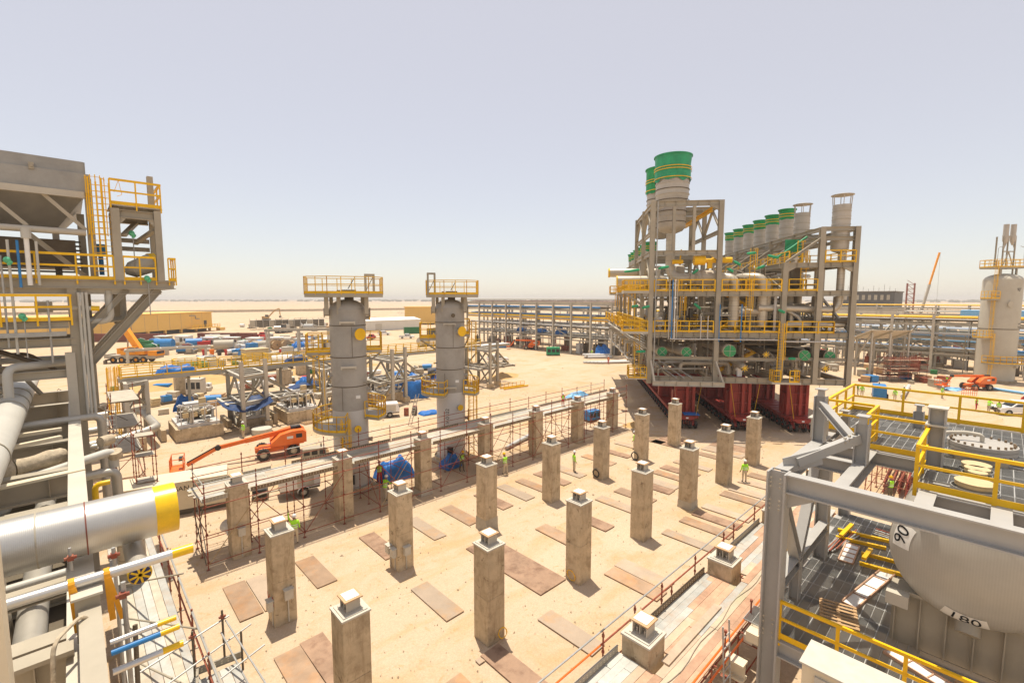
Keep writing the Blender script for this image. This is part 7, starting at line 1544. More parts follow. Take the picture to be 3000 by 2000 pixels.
for k, (w, lab) in enumerate(((110, 'timber crate left under the far pipe rack'), (99, 'low tan crate in front of the far pipe rack'))): T = thing('timber_crate', lab, 'crate', (89.5, w, 0), .1); part('box', MB().box((0, 0, .4), (1.2, 2.6, .8)), 'timber', T); part('lid', MB().box((0, 0, .83), (1.3, 2.7, .06)), 'ply', T)
# ================================================================ right background
TK = thing('storage_tank', 'tall cream tank marked 90 degrees at the right edge', 'tank', (114.0, 0.45, 0), -.75); TK.scale = (.72, .72, 1.055); r = 3.4
b = MB(); b.lathe([(r, 0), (r, 16.1)] + [(r * math.cos(a), 16.1 + 1.1 * math.sin(a)) for a in [pi / 2 * k / 7 for k in range(1, 7)]] + [(.01, 17.2)], 56); part('shell', b, 'vessel_cream', TK)
part('joint_band', MB().lathe([(r, 8.4), (r + .03, 8.4), (r + .03, 8.52), (r, 8.52)], 56), 'pipe_dark', TK); part('base_ring', MB().lathe([(r + .4, 0), (r + .4, .3), (r, .3)], 40), 'concrete', TK)
zt = 18.2; part('top_platform', MB().b2((-3.6, -1.6, zt - .25), (3.0, 2.2, zt)), 'steel', TK); rail(TK, [(-3.6, -1.6, zt), (3.0, -1.6, zt), (3.0, 2.2, zt), (-3.6, 2.2, zt)], 1.15, 1.1, .08, closed=True)
for x in (-2.2, 1.6): member(TK, 'platform_leg', (x, -1.2, 16.4), (x, -1.2, zt - .2), .3, .3, 'steel', 'H', (0, 1, 0)); member(TK, 'tower_leg', (x * .7 - .2, -1.0, 15.8), (x * .7 - .2, -1.0, 23.0), .22, .22, 'steel', 'H', (0, 1, 0)); member(TK, 'tower_leg', (x * .7 - .2, .6, zt), (x * .7 - .2, .6, 23.0), .22, .22, 'steel', 'H', (0, 1, 0))
for p_, q_ in (((-1.74, -1.0, 20.6), (.92, -1.0, 20.6)), ((-1.74, -1, 22.9), (.92, -1, 22.9)), ((-1.7, -1, zt), (-.4, -1, 20.5)), ((.9, -1, zt), (-.4, -1, 20.5)), ((-1.7, -1, 21), (-1.0, -1, 22.2)), ((.9, -1, 21), (.2, -1, 22.2))): member(TK, 'tower_brace', p_, q_, .16, .16, 'steel', 'box')
for x in (-1.25, .45): part('vent_stack', MB().lathe([(.15, 21.6), (.5, 22.3), (.55, 23.0), (.55, 23.1), (.5, 23.1), (.5, 24.8), (.45, 24.8)], 16, (x, -.8, 0)), 'stack_grey', TK)
part('side_platform', MB().b2((-4.9, -2.4, 13.0), (-2.8, 0, 13.25)), 'steel', TK); rail(TK, [(-2.9, -2.4, 13.25), (-4.9, -2.4, 13.25), (-4.9, 0, 13.25)], 1.15, .9, .08); part('side_platform', MB().b2((-5.4, -1.8, 6.9), (-3.0, .6, 7.1)), 'steel', TK); rail(TK, [(-3.1, -1.8, 7.1), (-5.4, -1.8, 7.1), (-5.4, .6, 7.1)], 1.15, .9, .08)
b = MB(); ring_floor(b, r, r + 1.4, rad(195), rad(320), 3.1, .2); part('ring_platform', b, 'steel', TK); part('handrail', rail_mb([((r + 1.35) * math.cos(a), (r + 1.35) * math.sin(a), 3.1) for a in [rad(195 + 12.5 * k) for k in range(11)]], 1.15, 1.2, .09), 'yellow', TK)
for p_, h in (((-3.3, -2.0, 0), 7.8), ((-3.6, -1.6, 7), 7.2), ((-3.3, -1.5, 13), 6.2)): part('caged_ladder', ladder_mb(p_, h, (-.6, -1)), 'yellow', TK)
for a, z, rr_ in ((-112, 12.4, .35), (-68, 2.9, .4), (-50, 6.0, .3)):
    a = rad(a); d = Vector((math.cos(a), math.sin(a), 0)); o = part('nozzle', MB().tube(d * (r - .1) + Vector((0, 0, z)), d * (r + .35) + Vector((0, 0, z)), rr_, 18).tube(d * (r + .35) + Vector((0, 0, z)), d * (r + .45) + Vector((0, 0, z)), rr_ * 1.4, 18), 'vessel_cream', TK)
def wrapped(s, size, ang, z): a = rad(ang); lettering(TK, s, size, facing(((r + .01) * math.cos(a), (r + .01) * math.sin(a), z), (math.cos(a), math.sin(a), 0)), 'ink', r)
wrapped('90°', .75, -84, 14.6); wrapped('TAG ID.', .5, -62, 8.8); wrapped('47-T-0101', .35, -62, 9.3)
for sx in (-4.2, 3.4): part('lamp_pole', MB().path([(sx * .8, -1.5, zt), (sx * .8, -1.5, zt + 3.0), (sx * .5, -1.5, zt + 3.2)], .05, 6, .3), 'galv', TK)

rack((119.5, 13.2, 0), -.85, 1, 5.8, 6.8, (3.4, 6.2, 9.9), 10.2, 'braced steel bay in front of the right pipe racks', (), False, False, 3, 'steel_bay')
RB = [o for o in bpy.data.objects if o.get('label', '').startswith('braced steel bay')][0]
for y in (0, 6.8): member(RB, 'brace', (0, y, .2), (2.9, y, 3.2), .3, .3, 'steel_light', 'H'); member(RB, 'brace', (5.8, y, .2), (2.9, y, 3.2), .3, .3, 'steel_light', 'H'); member(RB, 'brace', (0, y, 6.2), (2.9, y, 9.7), .25, .25, 'steel_light', 'H'); member(RB, 'brace', (5.8, y, 6.2), (2.9, y, 9.7), .25, .25, 'steel_light', 'H'); member(RB, 'brace', (0, y, 3.4), (2.9, y, 5.9), .2, .2, 'steel_light', 'H')
rack((128, 26, 0), -pi / 2 - .02, 7, 6.0, 7.0, (3.0, 5.4, 7.6), 8.2, 'right pipe rack with pale blue pipe bundles beside the tall tank', (), False, True, 31)
PB = thing('pipe_bundle', 'pale blue and white pipes running along the right rack', 'pipes', (0, 0, 0)); q = random.Random(9)
for k in range(14): member(PB, 'pipe', (127 + .45 * (k % 7), 28, 5.9 + 1.9 * (k // 7) - 2.2), (127.5 + .45 * (k % 7), -16, 5.9 + 1.9 * (k // 7) - 2.2), .36, .36, q.choice(('skyblue', 'vessel_pale', 'white', 'skyblue')), 't10')
part('blue_trough', MB().b2((130.5, -16, 6.3), (133, 26, 6.7)), 'skyblue', PB)
rack((200, 60, 0), -pi / 2, 12, 7.5, 9.0, (5.0, 8.0, 10.6), 12.0, 'far right pipe rack with a long yellow beam on top', (11.9,), False, True, 17)
rack((175, 20, 0), -pi / 2, 5, 7.0, 8, (4.0, 7.5, 10.0), 10.6, 'rack with blue covered pipes near the second crane', (), False, True, 19)
BC = solo('blue_cover', MB().b2((172.5, -14, 9.4), (180, 8, 10.9)), 'skyblue', 'long sky blue cover on the far right rack', 'cover')
for k in range(3):
    T = thing('drum_vessel', '%s cream drum from the left behind the right pipe rack' % ORD[k], 'vessel', (150, 17.5 - k * 7.0, 0), .6, 'cream drums behind the right rack'); b = MB(); b.lathe([(.01, -3.9)] + [(2.0 * math.cos(a), -3.0 - .9 * math.sin(a)) for a in [pi / 2 * j / 5 for j in range(4, -1, -1)]] + [(2.0, 3.0)] + [(2.0 * math.cos(a), 3.0 + .9 * math.sin(a)) for a in [pi / 2 * j / 5 for j in range(1, 5)]] + [(.01, 3.9)], 22); b.xf(Matrix.Translation((0, 0, 6.2)) @ Matrix.Rotation(pi / 2, 4, 'Y')); part('shell', b, 'vessel_cream', T)
    for x in (-2, 2): part('saddle', MB().b2((x - .3, -1.6, 0), (x + .3, 1.6, 5)), 'steel', T)
# open shed and red scaffold bays by the module's right rear
SH = thing('open_shed', 'open sided shed with ribbed pale roof behind the module', 'shed', (101, 15.5, 0), -.85)
for x in (0, 3, 6):
    for y, z in ((0, 8.2), (4, 6.8)): member(SH, 'post', (x, y, 0), (x, y, z), .25, .25, 'steel_light', 'H', (0, 1, 0))
    member(SH, 'rafter', (x, -.4, 8.35), (x, 4.6, 6.6), .2, .3, 'steel_light', 'I')
part('roof_sheet', MB().add([(-.6, -.5, 8.6), (6.6, -.5, 8.6), (6.6, 4.8, 6.8), (-.6, 4.8, 6.8), (-.6, -.5, 8.5), (6.6, -.5, 8.5), (6.6, 4.8, 6.7), (-.6, 4.8, 6.7)], [(0, 1, 2, 3), (7, 6, 5, 4), (0, 4, 5, 1), (1, 5, 6, 2), (2, 6, 7, 3), (3, 7, 4, 0)]), 'shed_sheet', SH); member(SH, 'gable_brace', (0, 0, 8.2), (0, 4, 3), .2, .2, 'steel_light', 'H')
RS = thing('scaffold_bay', 'rusty scaffold bays in front of the open shed', 'scaffold', (99.5, 12.5, 0), -.8)
for x in range(5):
    for y in range(3): part('standard', standard_mesh(4.4 + .6 * ((x + y) % 2)), None, RS, None, (x * 1.5, y * 1.5, 0))
    for z in (1, 2, 3, 4): sc_tube(RS, 'transom', (x * 1.5, -.2, z), (x * 1.5, 3.2, z), 'rust_red', .07)
for y in range(3):
    for z in (.9, 1.9, 2.9, 3.9): sc_tube(RS, 'ledger', (-.3, y * 1.5, z), (6.3, y * 1.5, z), 'rust_red', .07)
for k in range(10): part('deck', MB().b2((R.uniform(-.5, 2), R.uniform(0, 2.5), .8 + .45 * (k % 7)), (R.uniform(3, 7), R.uniform(2.6, 3.4), .86 + .45 * (k % 7))), 'plank_rust', RS)
q = random.Random(77)
for k in range(26):
    u, w = q.uniform(96, 118), q.uniform(6, 26); s = q.uniform(.5, 1.6); m = q.choice(('timber', 'steel', 'rust_red', 'green_box', 'blue', 'grout', 'board'))
    T = thing('crate', 'small %s crate among the clutter behind the module, one of many' % {'timber': 'timber', 'steel': 'grey', 'rust_red': 'rusty', 'green_box': 'green', 'blue': 'blue', 'grout': 'pale', 'board': 'tan'}[m], 'crate', (u, w, 0), q.random(), 'clutter behind the module'); part('box', MB().box((0, 0, s * .35), (s * 1.3, s, s * .7)), m, T); part('lid', MB().box((0, 0, s * .72), (s * 1.36, s * 1.06, .05)), m, T)
DB = thing('dark_building', 'dark unfinished building on the right horizon', 'building', (330, 42, 0), 0)
part('wall', MB().b2((0, 0, 9), (30, 26, 17.5)), 'building_dark', DB); part('lower_wall', MB().b2((-4, -2, 0), (30, 26, 9)), 'vessel_cream', DB); part('roof', MB().b2((-.5, -.5, 17.5), (30.5, 26.5, 18.1)), 'steel_dark', DB)
for k in range(8): part('window', MB().b2((-.08, 2 + k * 2.8, 13.2), (.0, 3.4 + k * 2.8, 16.0)), 'steel', DB)
for k in range(11): member(DB, 'rebar', (1, k * 2.4, 18), (1, k * 2.4, 18 + 1.5 + (k * 7 % 5) * .6), .12, .12, 'steel_dark', 'box', (0, 1, 0))
SM = thing('lattice_mast', 'rusty lattice mast beside the dark building', 'mast', (320, 33, 0))
for x in (0, 3):
    for y in (0, 3): member(SM, 'leg', (x, y, 0), (x, y, 22), .4, .4, 'rust_red', 'box', (0, 1, 0))
for k in range(9): member(SM, 'ring', (0, 0, 2 + k * 2.4), (3, 0, 2 + k * 2.4), .25, .25, 'rust_red', 'box'); member(SM, 'ring', (0, 0, 2 + k * 2.4), (0, 3, 2 + k * 2.4), .25, .25, 'rust_red', 'box'); member(SM, 'brace', (0, 0, 2 + k * 2.4), (0, 3, 4.4 + k * 2.4), .2, .2, 'rust_red', 'box')
C2 = thing('telescopic_crane', 'distant crane with long thin orange boom on the right', 'crane', (200, 19.5, 0), 0)
part('carrier', MB().b2((-4, -1.4, .8), (5, 1.4, 2.2)), 'crane_orange', C2); part('superstructure', MB().b2((-2, -1.4, 2.2), (2.5, 1.4, 4)), 'crane_orange', C2); add_wheels(C2, [(x, y, .8) for x in (-3, -1, 2, 4) for y in (-1.3, 1.3)], .8, .5, 'Y')
part('lower_boom', MB().bar((0, 0, 3.5), (1.5, -2.4, 18.5), .6, .6), 'steel_light', C2); part('upper_boom', MB().bar((1.5, -2.4, 18.5), (2.6, -4.1, 28.6), .42, .42), 'crane_orange', C2); part('hoist_rope', MB().bar((2.6, -4.3, 28.4), (2.6, -4.4, 13), .05), 'steel', C2)

# ================================================================ left background
YB = thing('yellow_building', 'long yellow steel clad building raised on short stilts', 'building', (45, 240, 0), math.atan2(-.63, -.78))
part('wall', MB().b2((0, -18, 1.6), (66, 0, 8.0)), 'wall_yellow', YB); part('roof', MB().b2((-.4, -18.4, 8.0), (66.4, .4, 8.3)), 'wall_yellow', YB)
for k in range(9): part('stilt', MB().b2((.5 + k * 7.5, -1.0, 0), (1.3 + k * 7.5, -.2, 1.6)), 'wall_yellow', YB)
part('gap_shade_block', MB().b2((.3, -17, 0), (65, -2.5, 1.5)), 'building_dark', YB)  # dark block stands in for the shade under the raised floor
part('door', MB().b2((3, 0, 1.7), (4.6, .06, 4.6)), 'building_dark', YB); part('pipe_duct', MB().path([(12, .2, 6.8), (9, .2, 6.8), (9, .2, 5.4), (7, .2, 5.4)], .18, 8, .4), 'steel', YB); part('pipe_duct', MB().path([(38, .15, 2), (38, .15, 6.6), (36.5, .15, 7.3)], .12, 8, .4), 'rust_plate_pale', YB)
for k in range(12): part('wall_seam', MB().b2((5.4 + k * 5.4, 0, 1.6), (5.5 + k * 5.4, .03, 8)), 'rust_plate_pale', YB)
rail(YB, [(-1, 3, 1.8), (14, 3, 1.8)], 1.2, 1.5, .14); part('stair', MB().b2((-4, 1, 0), (-1, 3, 1.2)).b2((-1, .1, 1.4), (14, 3, 1.7)), 'wall_yellow', YB); part('end_wall', MB().b2((-.12, -18, 1.6), (-.02, -.1, 7.9)), 'wall_white', YB)
Y2 = thing('yellow_building', 'small yellow building seen left of the column marked 0102', 'building', (131.5, 223.5, 0), -.76); part('wall', MB().b2((0, 0, 1.2), (26, 14, 9.2)), 'wall_yellow', Y2); part('roof', MB().b2((-.4, -.4, 9.2), (26.4, 14.4, 9.6)), 'wall_yellow', Y2)
for k in range(4): part('stilt', MB().b2((1 + k * 7.5, .3, 0), (1.8 + k * 7.5, 1, 1.2)), 'wall_yellow', Y2)
W2 = thing('white_building', 'low white shed with flat roof between the columns', 'building', (92, 188, 0), -.05); part('wall', MB().b2((0, 0, 0), (26, 14, 4.4)), 'wall_white', W2); part('roof', MB().add([(-.4, -.4, 4.4), (26.4, -.4, 4.4), (26.4, 14.4, 4.4), (-.4, 14.4, 4.4), (-.4, 7, 5.4), (26.4, 7, 5.4)], [(0, 1, 5, 4), (2, 3, 4, 5), (1, 2, 5), (3, 0, 4), (3, 2, 1, 0)]), 'white', W2); part('door', MB().b2((4, -.05, 0), (7, 0, 3)), 'grout', W2)
def container(loc, rz, label, m, L=12.0):
    T = thing('shipping_container', label, 'container', loc, rz); b = MB(); n = int(L / .3)
    for k in range(n): x = k * .3; b.b2((x, 0, .15), (x + .18, 2.4, 2.55)); b.b2((x + .18, .05, .15), (x + .3, 2.35, 2.52))
    part('body', b, m, T); part('frame', MB().b2((-.05, -.03, 0), (L + .05, .05, .16)).b2((-.05, -.03, 2.5), (L + .05, .05, 2.62)).b2((-.08, -.03, 0), (.08, 2.43, 2.62)).b2((L - .08, -.03, 0), (L + .08, 2.43, 2.62)), m, T)
    for x in (.6, 1.2): part('lock_bar', MB().tube((-.1, x, .2), (-.1, x, 2.4), .03, 6), 'galv', T)
container((30, 183, 0), -.76, 'brown shipping container right of the others before the yellow building', 'brown_red', 12); container((39, 174.5, 0), -.76, 'brown shipping container at the right end of the row', 'brown_red', 6); container((12, 196, 0), -.76, 'long brown shipping container behind the crane', 'brown_red', 12); container((4, 203, 0), -.76, 'brown shipping container at the left end of the row', 'brown_red', 12); container((12.4, 160.5, 0), -.76, 'green shipping container behind the yellow crane', 'green_box', 4.4); container((96, 163.5, 0), -.4, 'dark green container by the far parked cars', 'green_box', 6); container((100, 150, 0), .4, 'olive container beside the dark green one', 'scrub', 5)
for k, (u, w) in enumerate(((38.3, 139), (40.3, 137), (42.5, 136), (36.0, 141))):
    T = thing('cable_drum', '%s wooden cable drum from the left in front of the pale gantry' % ORD[(3 if k == 3 else k + 1) if k != 3 else 0], 'cable drum', (u, w, 1.35), .3, 'cable drums in the yard')
    for y in (-.7, .7): part('flange', MB().tube((0, y - .06, 0), (0, y + .06, 0), 1.35, 26), 'timber', T)
    part('wound_cable', MB().tube((0, -.64, 0), (0, .64, 0), 1.0, 20), 'rope', T); part('hub', MB().tube((0, -.8, 0), (0, .8, 0), .22, 12), 'steel_dark', T)
q = random.Random(41)
KN = {'timber': 'timber', 'board': 'tan', 'steel': 'grey', 'rust_red': 'rusty', 'white': 'white', 'grout': 'pale', 'blue': 'blue', 'ply': 'plywood', 'cloth_red': 'red', 'galv': 'silver', 'green_box': 'green', 'concrete': 'concrete'}
def yard_item(u, w, s, m, kind, where, group):
    nm = {0: 'crate', 1: 'pallet_stack', 2: 'pipe_stack', 3: 'water_tank', 4: 'machine_skid'}[kind]
    T = thing(nm, '%s %s %s' % (KN[m], nm.replace('_', ' '), where), nm.replace('_', ' '), (u, w, 0), q.uniform(-1, .4), group)
    if kind == 0: part('box', MB().box((0, 0, s * .4), (s * 1.4, s, s * .8)), m, T); part('lid', MB().box((0, 0, s * .82), (s * 1.46, s * 1.06, .06)), m, T)
    elif kind == 1:
        for k in range(4): part('layer', MB().box((q.uniform(-.1, .1), q.uniform(-.1, .1), .12 + k * .26), (s * 1.5, s * 1.1, .2)), m, T)
    elif kind == 2:
        for k in range(6): member(T, 'pipe', (-s * 2, (k % 3) * .4, .2 + .35 * (k // 3)), (s * 2, (k % 3) * .4, .2 + .35 * (k // 3)), .36, .36, m, 't8')
    elif kind == 3: part('tank', MB().tube((-s, 0, s * .8), (s, 0, s * .8), s * .6, 14), m, T); part('cradle', MB().box((0, 0, .2), (s * 1.6, s * .8, .4)), 'steel_dark', T)
    else:
        part('base', MB().box((0, 0, .15), (s * 2, s * 1.2, .3)), 'steel_dark', T); part('unit', MB().box((-.2 * s, 0, s * .6), (s, s * .9, s)), m, T); part('pipework', MB().path([(s * .5, 0, .3), (s * .5, 0, s), (-s * .2, 0, s * 1.25)], .12, 8, .2), 'galv', T)
ZONES = (((5, 48), (64, 78), 54, 'on the sand among the skids behind the columns', 'clutter among the skids'), ((4, 40), (78, 96), 40, 'on the sand behind the machinery skids', 'clutter behind the skids'), ((106, 150), (28, 66), 50, 'under the racks right of the module', 'clutter under the right racks'), ((14, 36), (140, 178), 60, 'in the yard between the crane and the brown containers', 'yard clutter before the containers'), ((28, 62), (120, 172), 70, 'in the yard right of the cable drums', 'yard clutter by the cable drums'), ((60, 100), (195, 262), 40, 'in the far rubble yard beyond the white shed', 'far yard clutter'), ((16, 46), (92, 122), 34, 'on the sand behind the yellow walkway', 'clutter behind the walkway'), ((72, 90), (96, 118), 20, 'beside the left end of the far pipe rack', 'clutter by the far pipe rack'), ((50, 62), (66, 82), 8, 'on the sand behind the right steel bent', 'clutter behind the right bent'))
for (u0, u1), (w0, w1), n, where, group in ZONES:
    for k in range(n):
        u, w = q.uniform(u0, u1), q.uniform(w0, w1); kd = q.choice((0, 0, 1, 2, 3, 4, 4)); mm = q.choice({0: ('timber', 'board', 'ply', 'timber', 'steel', 'grout', 'green_box', 'cloth_red', 'white'), 1: ('timber', 'board', 'ply', 'timber', 'concrete'), 2: ('steel', 'galv', 'rust_red', 'white', 'rust_red', 'grout', 'blue'), 3: ('white', 'steel', 'grout', 'galv', 'blue', 'white'), 4: ('steel', 'grout', 'blue', 'white', 'rust_red', 'green_box', 'steel')}[kd]); yard_item(u, w, q.uniform(.9, 2.3) if w0 > 90 else q.uniform(.5, 1.1), mm, kd, where, group)
for k, m in enumerate(('cloth_red', 'hi_vis_orange', 'building_dark', 'cloth_red', 'blue', 'building_dark')): T = thing('waste_bin', '%s waste bin, %s from the left in the yard row' % ({'cloth_red': 'red', 'hi_vis_orange': 'orange', 'building_dark': 'black', 'blue': 'blue'}[m], ORD[k]), 'bin', (23.5 + k * 1.35, 136 - k * 1.3, 0), .2, 'row of coloured bins'); part('body', MB().lathe([(.45, 0), (.6, 1.3)], 4, (0, 0, 0), pi / 4, pi / 4 + 2 * pi), m, T); part('lid', MB().box((0, 0, 1.35), (1.0, 1.0, .12)), m, T)
TC = thing('timber_crate', 'large plywood crate behind the yellow walkway', 'crate', (30.2, 118, 0), .1); part('box', MB().b2((-2.4, -1.6, 0), (2.4, 1.6, 2.4)), 'ply', TC); part('lid', MB().b2((-2.5, -1.7, 2.4), (2.5, 1.7, 2.6)), 'ply', TC)
GC = thing('pipe_rack_store', 'long open storage frame with grey goods beyond the yellow building', 'storage rack', (58, 232, 0), -.4)
for k in range(12): part('bay', MB().b2((k * 2.6, 0, 1.2), (k * 2.6 + 2.2, 5, 4.2)), 'steel_dark' if k % 3 else 'steel', GC); member(GC, 'post', (k * 2.6, 0, 0), (k * 2.6, 0, 5), .2, .2, 'steel_light', 'box', (0, 1, 0))
def excavator(loc, rz, label, m='crane_orange', arm=True):
    T = thing('excavator' if arm else 'wheel_loader', label, 'excavator' if arm else 'loader', loc, rz)
    if arm:
        for y in (-1.2, 1.2): part('track', MB().b2((-2.2, y - .3, 0), (2.2, y + .3, .9)), 'rubber', T)
    else: add_wheels(T, [(x, y, .75) for x in (-1.5, 1.5) for y in (-1.1, 1.1)], .75, .5, 'Y', m)
    part('body', MB().b2((-2.2, -1.3, .95), (1.4, 1.3, 2.2)).b2((-2.3, -1.3, 1.2), (-1.2, 1.3, 2.5)), m, T); part('cab', MB().b2((-.2, -1.25, 2.2), (1.3, .1, 3.5)), 'glass', T); part('cab_roof', MB().b2((-.3, -1.3, 3.5), (1.4, .15, 3.65)), m, T)
    if arm: part('boom', MB().bar((.8, .4, 1.8), (5.5, .4, 6.4), .5, .7).bar((5.5, .4, 6.4), (8.4, .4, 7.6), .45, .6), m, T); part('stick', MB().bar((8.4, .4, 7.6), (8.9, .4, 2.8), .35, .5), m, T); part('bucket', MB().b2((8.3, -.3, 1.7), (9.3, 1.1, 2.8)), 'steel_dark', T)
    else: part('lift_arm', MB().bar((1.2, -.8, 1.6), (3.2, -.8, .7), .2, .3).bar((1.2, .8, 1.6), (3.2, .8, .7), .2, .3), m, T); part('bucket', MB().b2((3.0, -1.4, .1), (3.9, 1.4, 1.1)), 'steel_dark', T)
E1 = excavator((92, 329, 0), -.75, 'far excavator with raised arm on the left horizon', 'earth'); excavator((74.5, 248.5, 0), -.7, 'yellow wheel loader on the far track', 'earth', False); excavator((62, 202, 0), .3, 'small tan loader near the rubble yard', 'rust_plate_pale', False)
for k in range(9):
    q2 = random.Random(k); boom = MB(); u, w = q2.uniform(22, 60), q2.uniform(100, 178)
    T = thing('site_cabin', '%s small site cabin from the left in the storage yard' % ORD[k], 'cabin', (20 + k * 4.6, 176 - k * 6.5 + q2.uniform(-4, 4), 0), q2.uniform(-1, -.4), 'site cabins in the yard'); m = q2.choice(('wall_white', 'grout', 'skyblue', 'white', 'board')); part('walls', MB().b2((-2, -1.2, .2), (2, 1.2, 2.6)), m, T); part('roof', MB().b2((-2.15, -1.35, 2.6), (2.15, 1.35, 2.75)), 'white', T); part('door', MB().b2((-.4, -1.25, .25), (.5, -1.2, 2.2)), 'steel_dark', T); part('window', MB().b2((.9, -1.25, 1.2), (1.7, -1.2, 2.0)), 'glass', T)
for k in range(5): mound('rubble_mound', '%s long rubble heap from the left on the far track' % ORD[k], (96 + k * 12, 312 + (k * 37 % 29) - k * 9), 9 + k % 3 * 4, 4, 2.2, 'rubble', -.7, 20 + k)
b = MB()
for k in range(160):
    x = -420 + k * 9.0; y = 560 - .21 * (x - 46) + 1.5 * math.sin(k); b.box((x, y, 1.4), (.25, .25, 2.8))
    b.bar((x, y, 2.6), (x + 9, 560 - .21 * (x + 9 - 46) + 1.5 * math.sin(k + 1), 2.6), .1, .1); b.bar((x, y, 1.2), (x + 9, 560 - .21 * (x + 9 - 46) + 1.5 * math.sin(k + 1), 1.2), .06, 2.2)
struct('perimeter_fence', b, 'rubble'); bpy.data.objects['perimeter_fence']['kind'] = 'stuff'
b = MB(); q = random.Random(6)
for k in range(900):
    a = rad(q.uniform(-12, 104)); d = q.uniform(2300, 3600); s = q.uniform(3, 9) * (1 if d > 2000 else .3); x, y = d * math.cos(a), d * math.sin(a); b.ball((x, y, s * .4), s, 4, (q.uniform(1, 2.5), q.uniform(1, 2.5), q.uniform(.5, .9)))
struct('distant_scrub', b, 'scrub', None, 'stuff')

# loose stones, clods and offcuts scattered over the sand
def litter():
    q = random.Random(99); b = MB()
    for k in range(3200):
        zone = q.random()
        if zone < .45: x, y = q.uniform(2.5, 46), q.uniform(8, 31)
        elif zone < .85: x, y = q.uniform(3, 50), q.uniform(31, 60)
        else: x, y = q.uniform(46, 95), q.uniform(-2, 75)
        s = q.uniform(.015, .05) * (1.6 if zone > .45 else 1) * (2.2 if q.random() < .04 else 1); a = q.uniform(0, 6)
        b.add([(x + s * math.cos(a), y + s * math.sin(a), 0), (x + s * math.cos(a + 2.1), y + s * math.sin(a + 2.1), 0), (x + s * math.cos(a + 4.2) * 1.3, y + s * math.sin(a + 4.2), 0), (x + q.uniform(-.3, .3) * s, y, s * q.uniform(.5, 1.0) + .01)], [(0, 1, 3), (1, 2, 3), (2, 0, 3)])
    struct('loose_stones', b, 'rubble', None, 'stuff')
litter()
# ================================================================ people
def body_mesh(pose):
    """one skinned figure grown from a joint graph; returns vertex data for a standing adult of 1.75 m"""
    V_, E_, Rr = [], [], []
    def j(p, r, parent=None):
        V_.append(Vector(p)); Rr.append(r)
        if parent is not None: E_.append((parent, len(V_) - 1))
        return len(V_) - 1
    lean = pose.get('lean', 0)
    pel = j((0, 0, .95), (.155, .115)); sp = j((0, -lean * .25, 1.15), (.145, .105), pel); ch = j((0, -lean * .6, 1.34), (.165, .12), sp); nk = j((0, -lean * .85, 1.49), (.06, .06), ch); hd = j((0, -lean - .02, 1.60), (.085, .095), nk); j((0, -lean - .02, 1.72), (.075, .085), hd)
    j((0, -lean - .115, 1.585), (.02, .02), hd)
    for s in (-1, 1):
        hp = j((s * .1, 0, .88), (.10, .10), pel); f = pose.get('step', 0) * s
        kn = j((s * .115, -f * .5 - .02, .49), (.072, .07), hp); an = j((s * .12, -f, .10), (.05, .052), kn); j((s * .135, -f - .16, .045), (.045, .035), an)
        sh = j((s * .19, -lean * .6, 1.40), (.07, .065), ch); a = pose['arms'][0 if s < 0 else 1]
        el = j((s * a[0][0], a[0][1] - lean * .6, a[0][2]), (.047, .047), sh); wr = j((s * a[1][0], a[1][1] - lean * .6, a[1][2]), (.032, .03), el); d = (V_[wr] - V_[el]).normalized(); pm = j(V_[wr] + d * .07, (.036, .02), wr)
        side = d.cross(Vector((0, 1, 0))).normalized() if abs(d.y) < .9 else Vector((1, 0, 0))
        for k in range(4): t0 = j(V_[pm] + d * .05 + side * (.012 * (k - 1.5) * 1.4), (.009, .009), pm); j(V_[t0] + d * (.035 + .008 * (k in (1, 2))) + Vector((0, -.012, 0)), (.008, .008), t0)
        t0 = j(V_[wr] + d * .03 + side * .035 + Vector((0, -.02, 0)), (.01, .01), wr); j(V_[t0] + d * .035, (.009, .009), t0)
    me = bpy.data.meshes.new('body'); me.from_pydata(V_, E_, []); o = bpy.data.objects.new('body', me); COL.objects.link(o)
    m = o.modifiers.new('skin', 'SKIN'); m.use_smooth_shade = True
    for v, r_ in zip(me.skin_vertices[0].data, Rr): v.radius = r_
    me.skin_vertices[0].data[0].use_root = True
    sb_ = o.modifiers.new('sub', 'SUBSURF'); sb_.levels = 1; sb_.render_levels = 1
    dg = bpy.context.evaluated_depsgraph_get(); dg.update(); out = bpy.data.meshes.new_from_object(o.evaluated_get(dg)); bpy.data.objects.remove(o); bpy.data.meshes.remove(me); out.name = 'body'; return out
HANG = ((.25, .02, 1.12), (.27, -.10, .88)); POSES = {
    'stand': body_mesh({'arms': (HANG, HANG)}), 'walk': body_mesh({'arms': (((.25, .12, 1.14), (.26, .10, .90)), ((.25, -.10, 1.14), (.25, -.28, .98))), 'step': .2}), 'up': body_mesh({'arms': (HANG, ((.30, -.12, 1.62), (.30, -.25, 1.88))), 'lean': .03}), 'work': body_mesh({'arms': (((.25, -.18, 1.16), (.16, -.42, 1.10)), ((.25, -.18, 1.16), (.16, -.42, 1.12))), 'lean': .16, 'step': .1})}
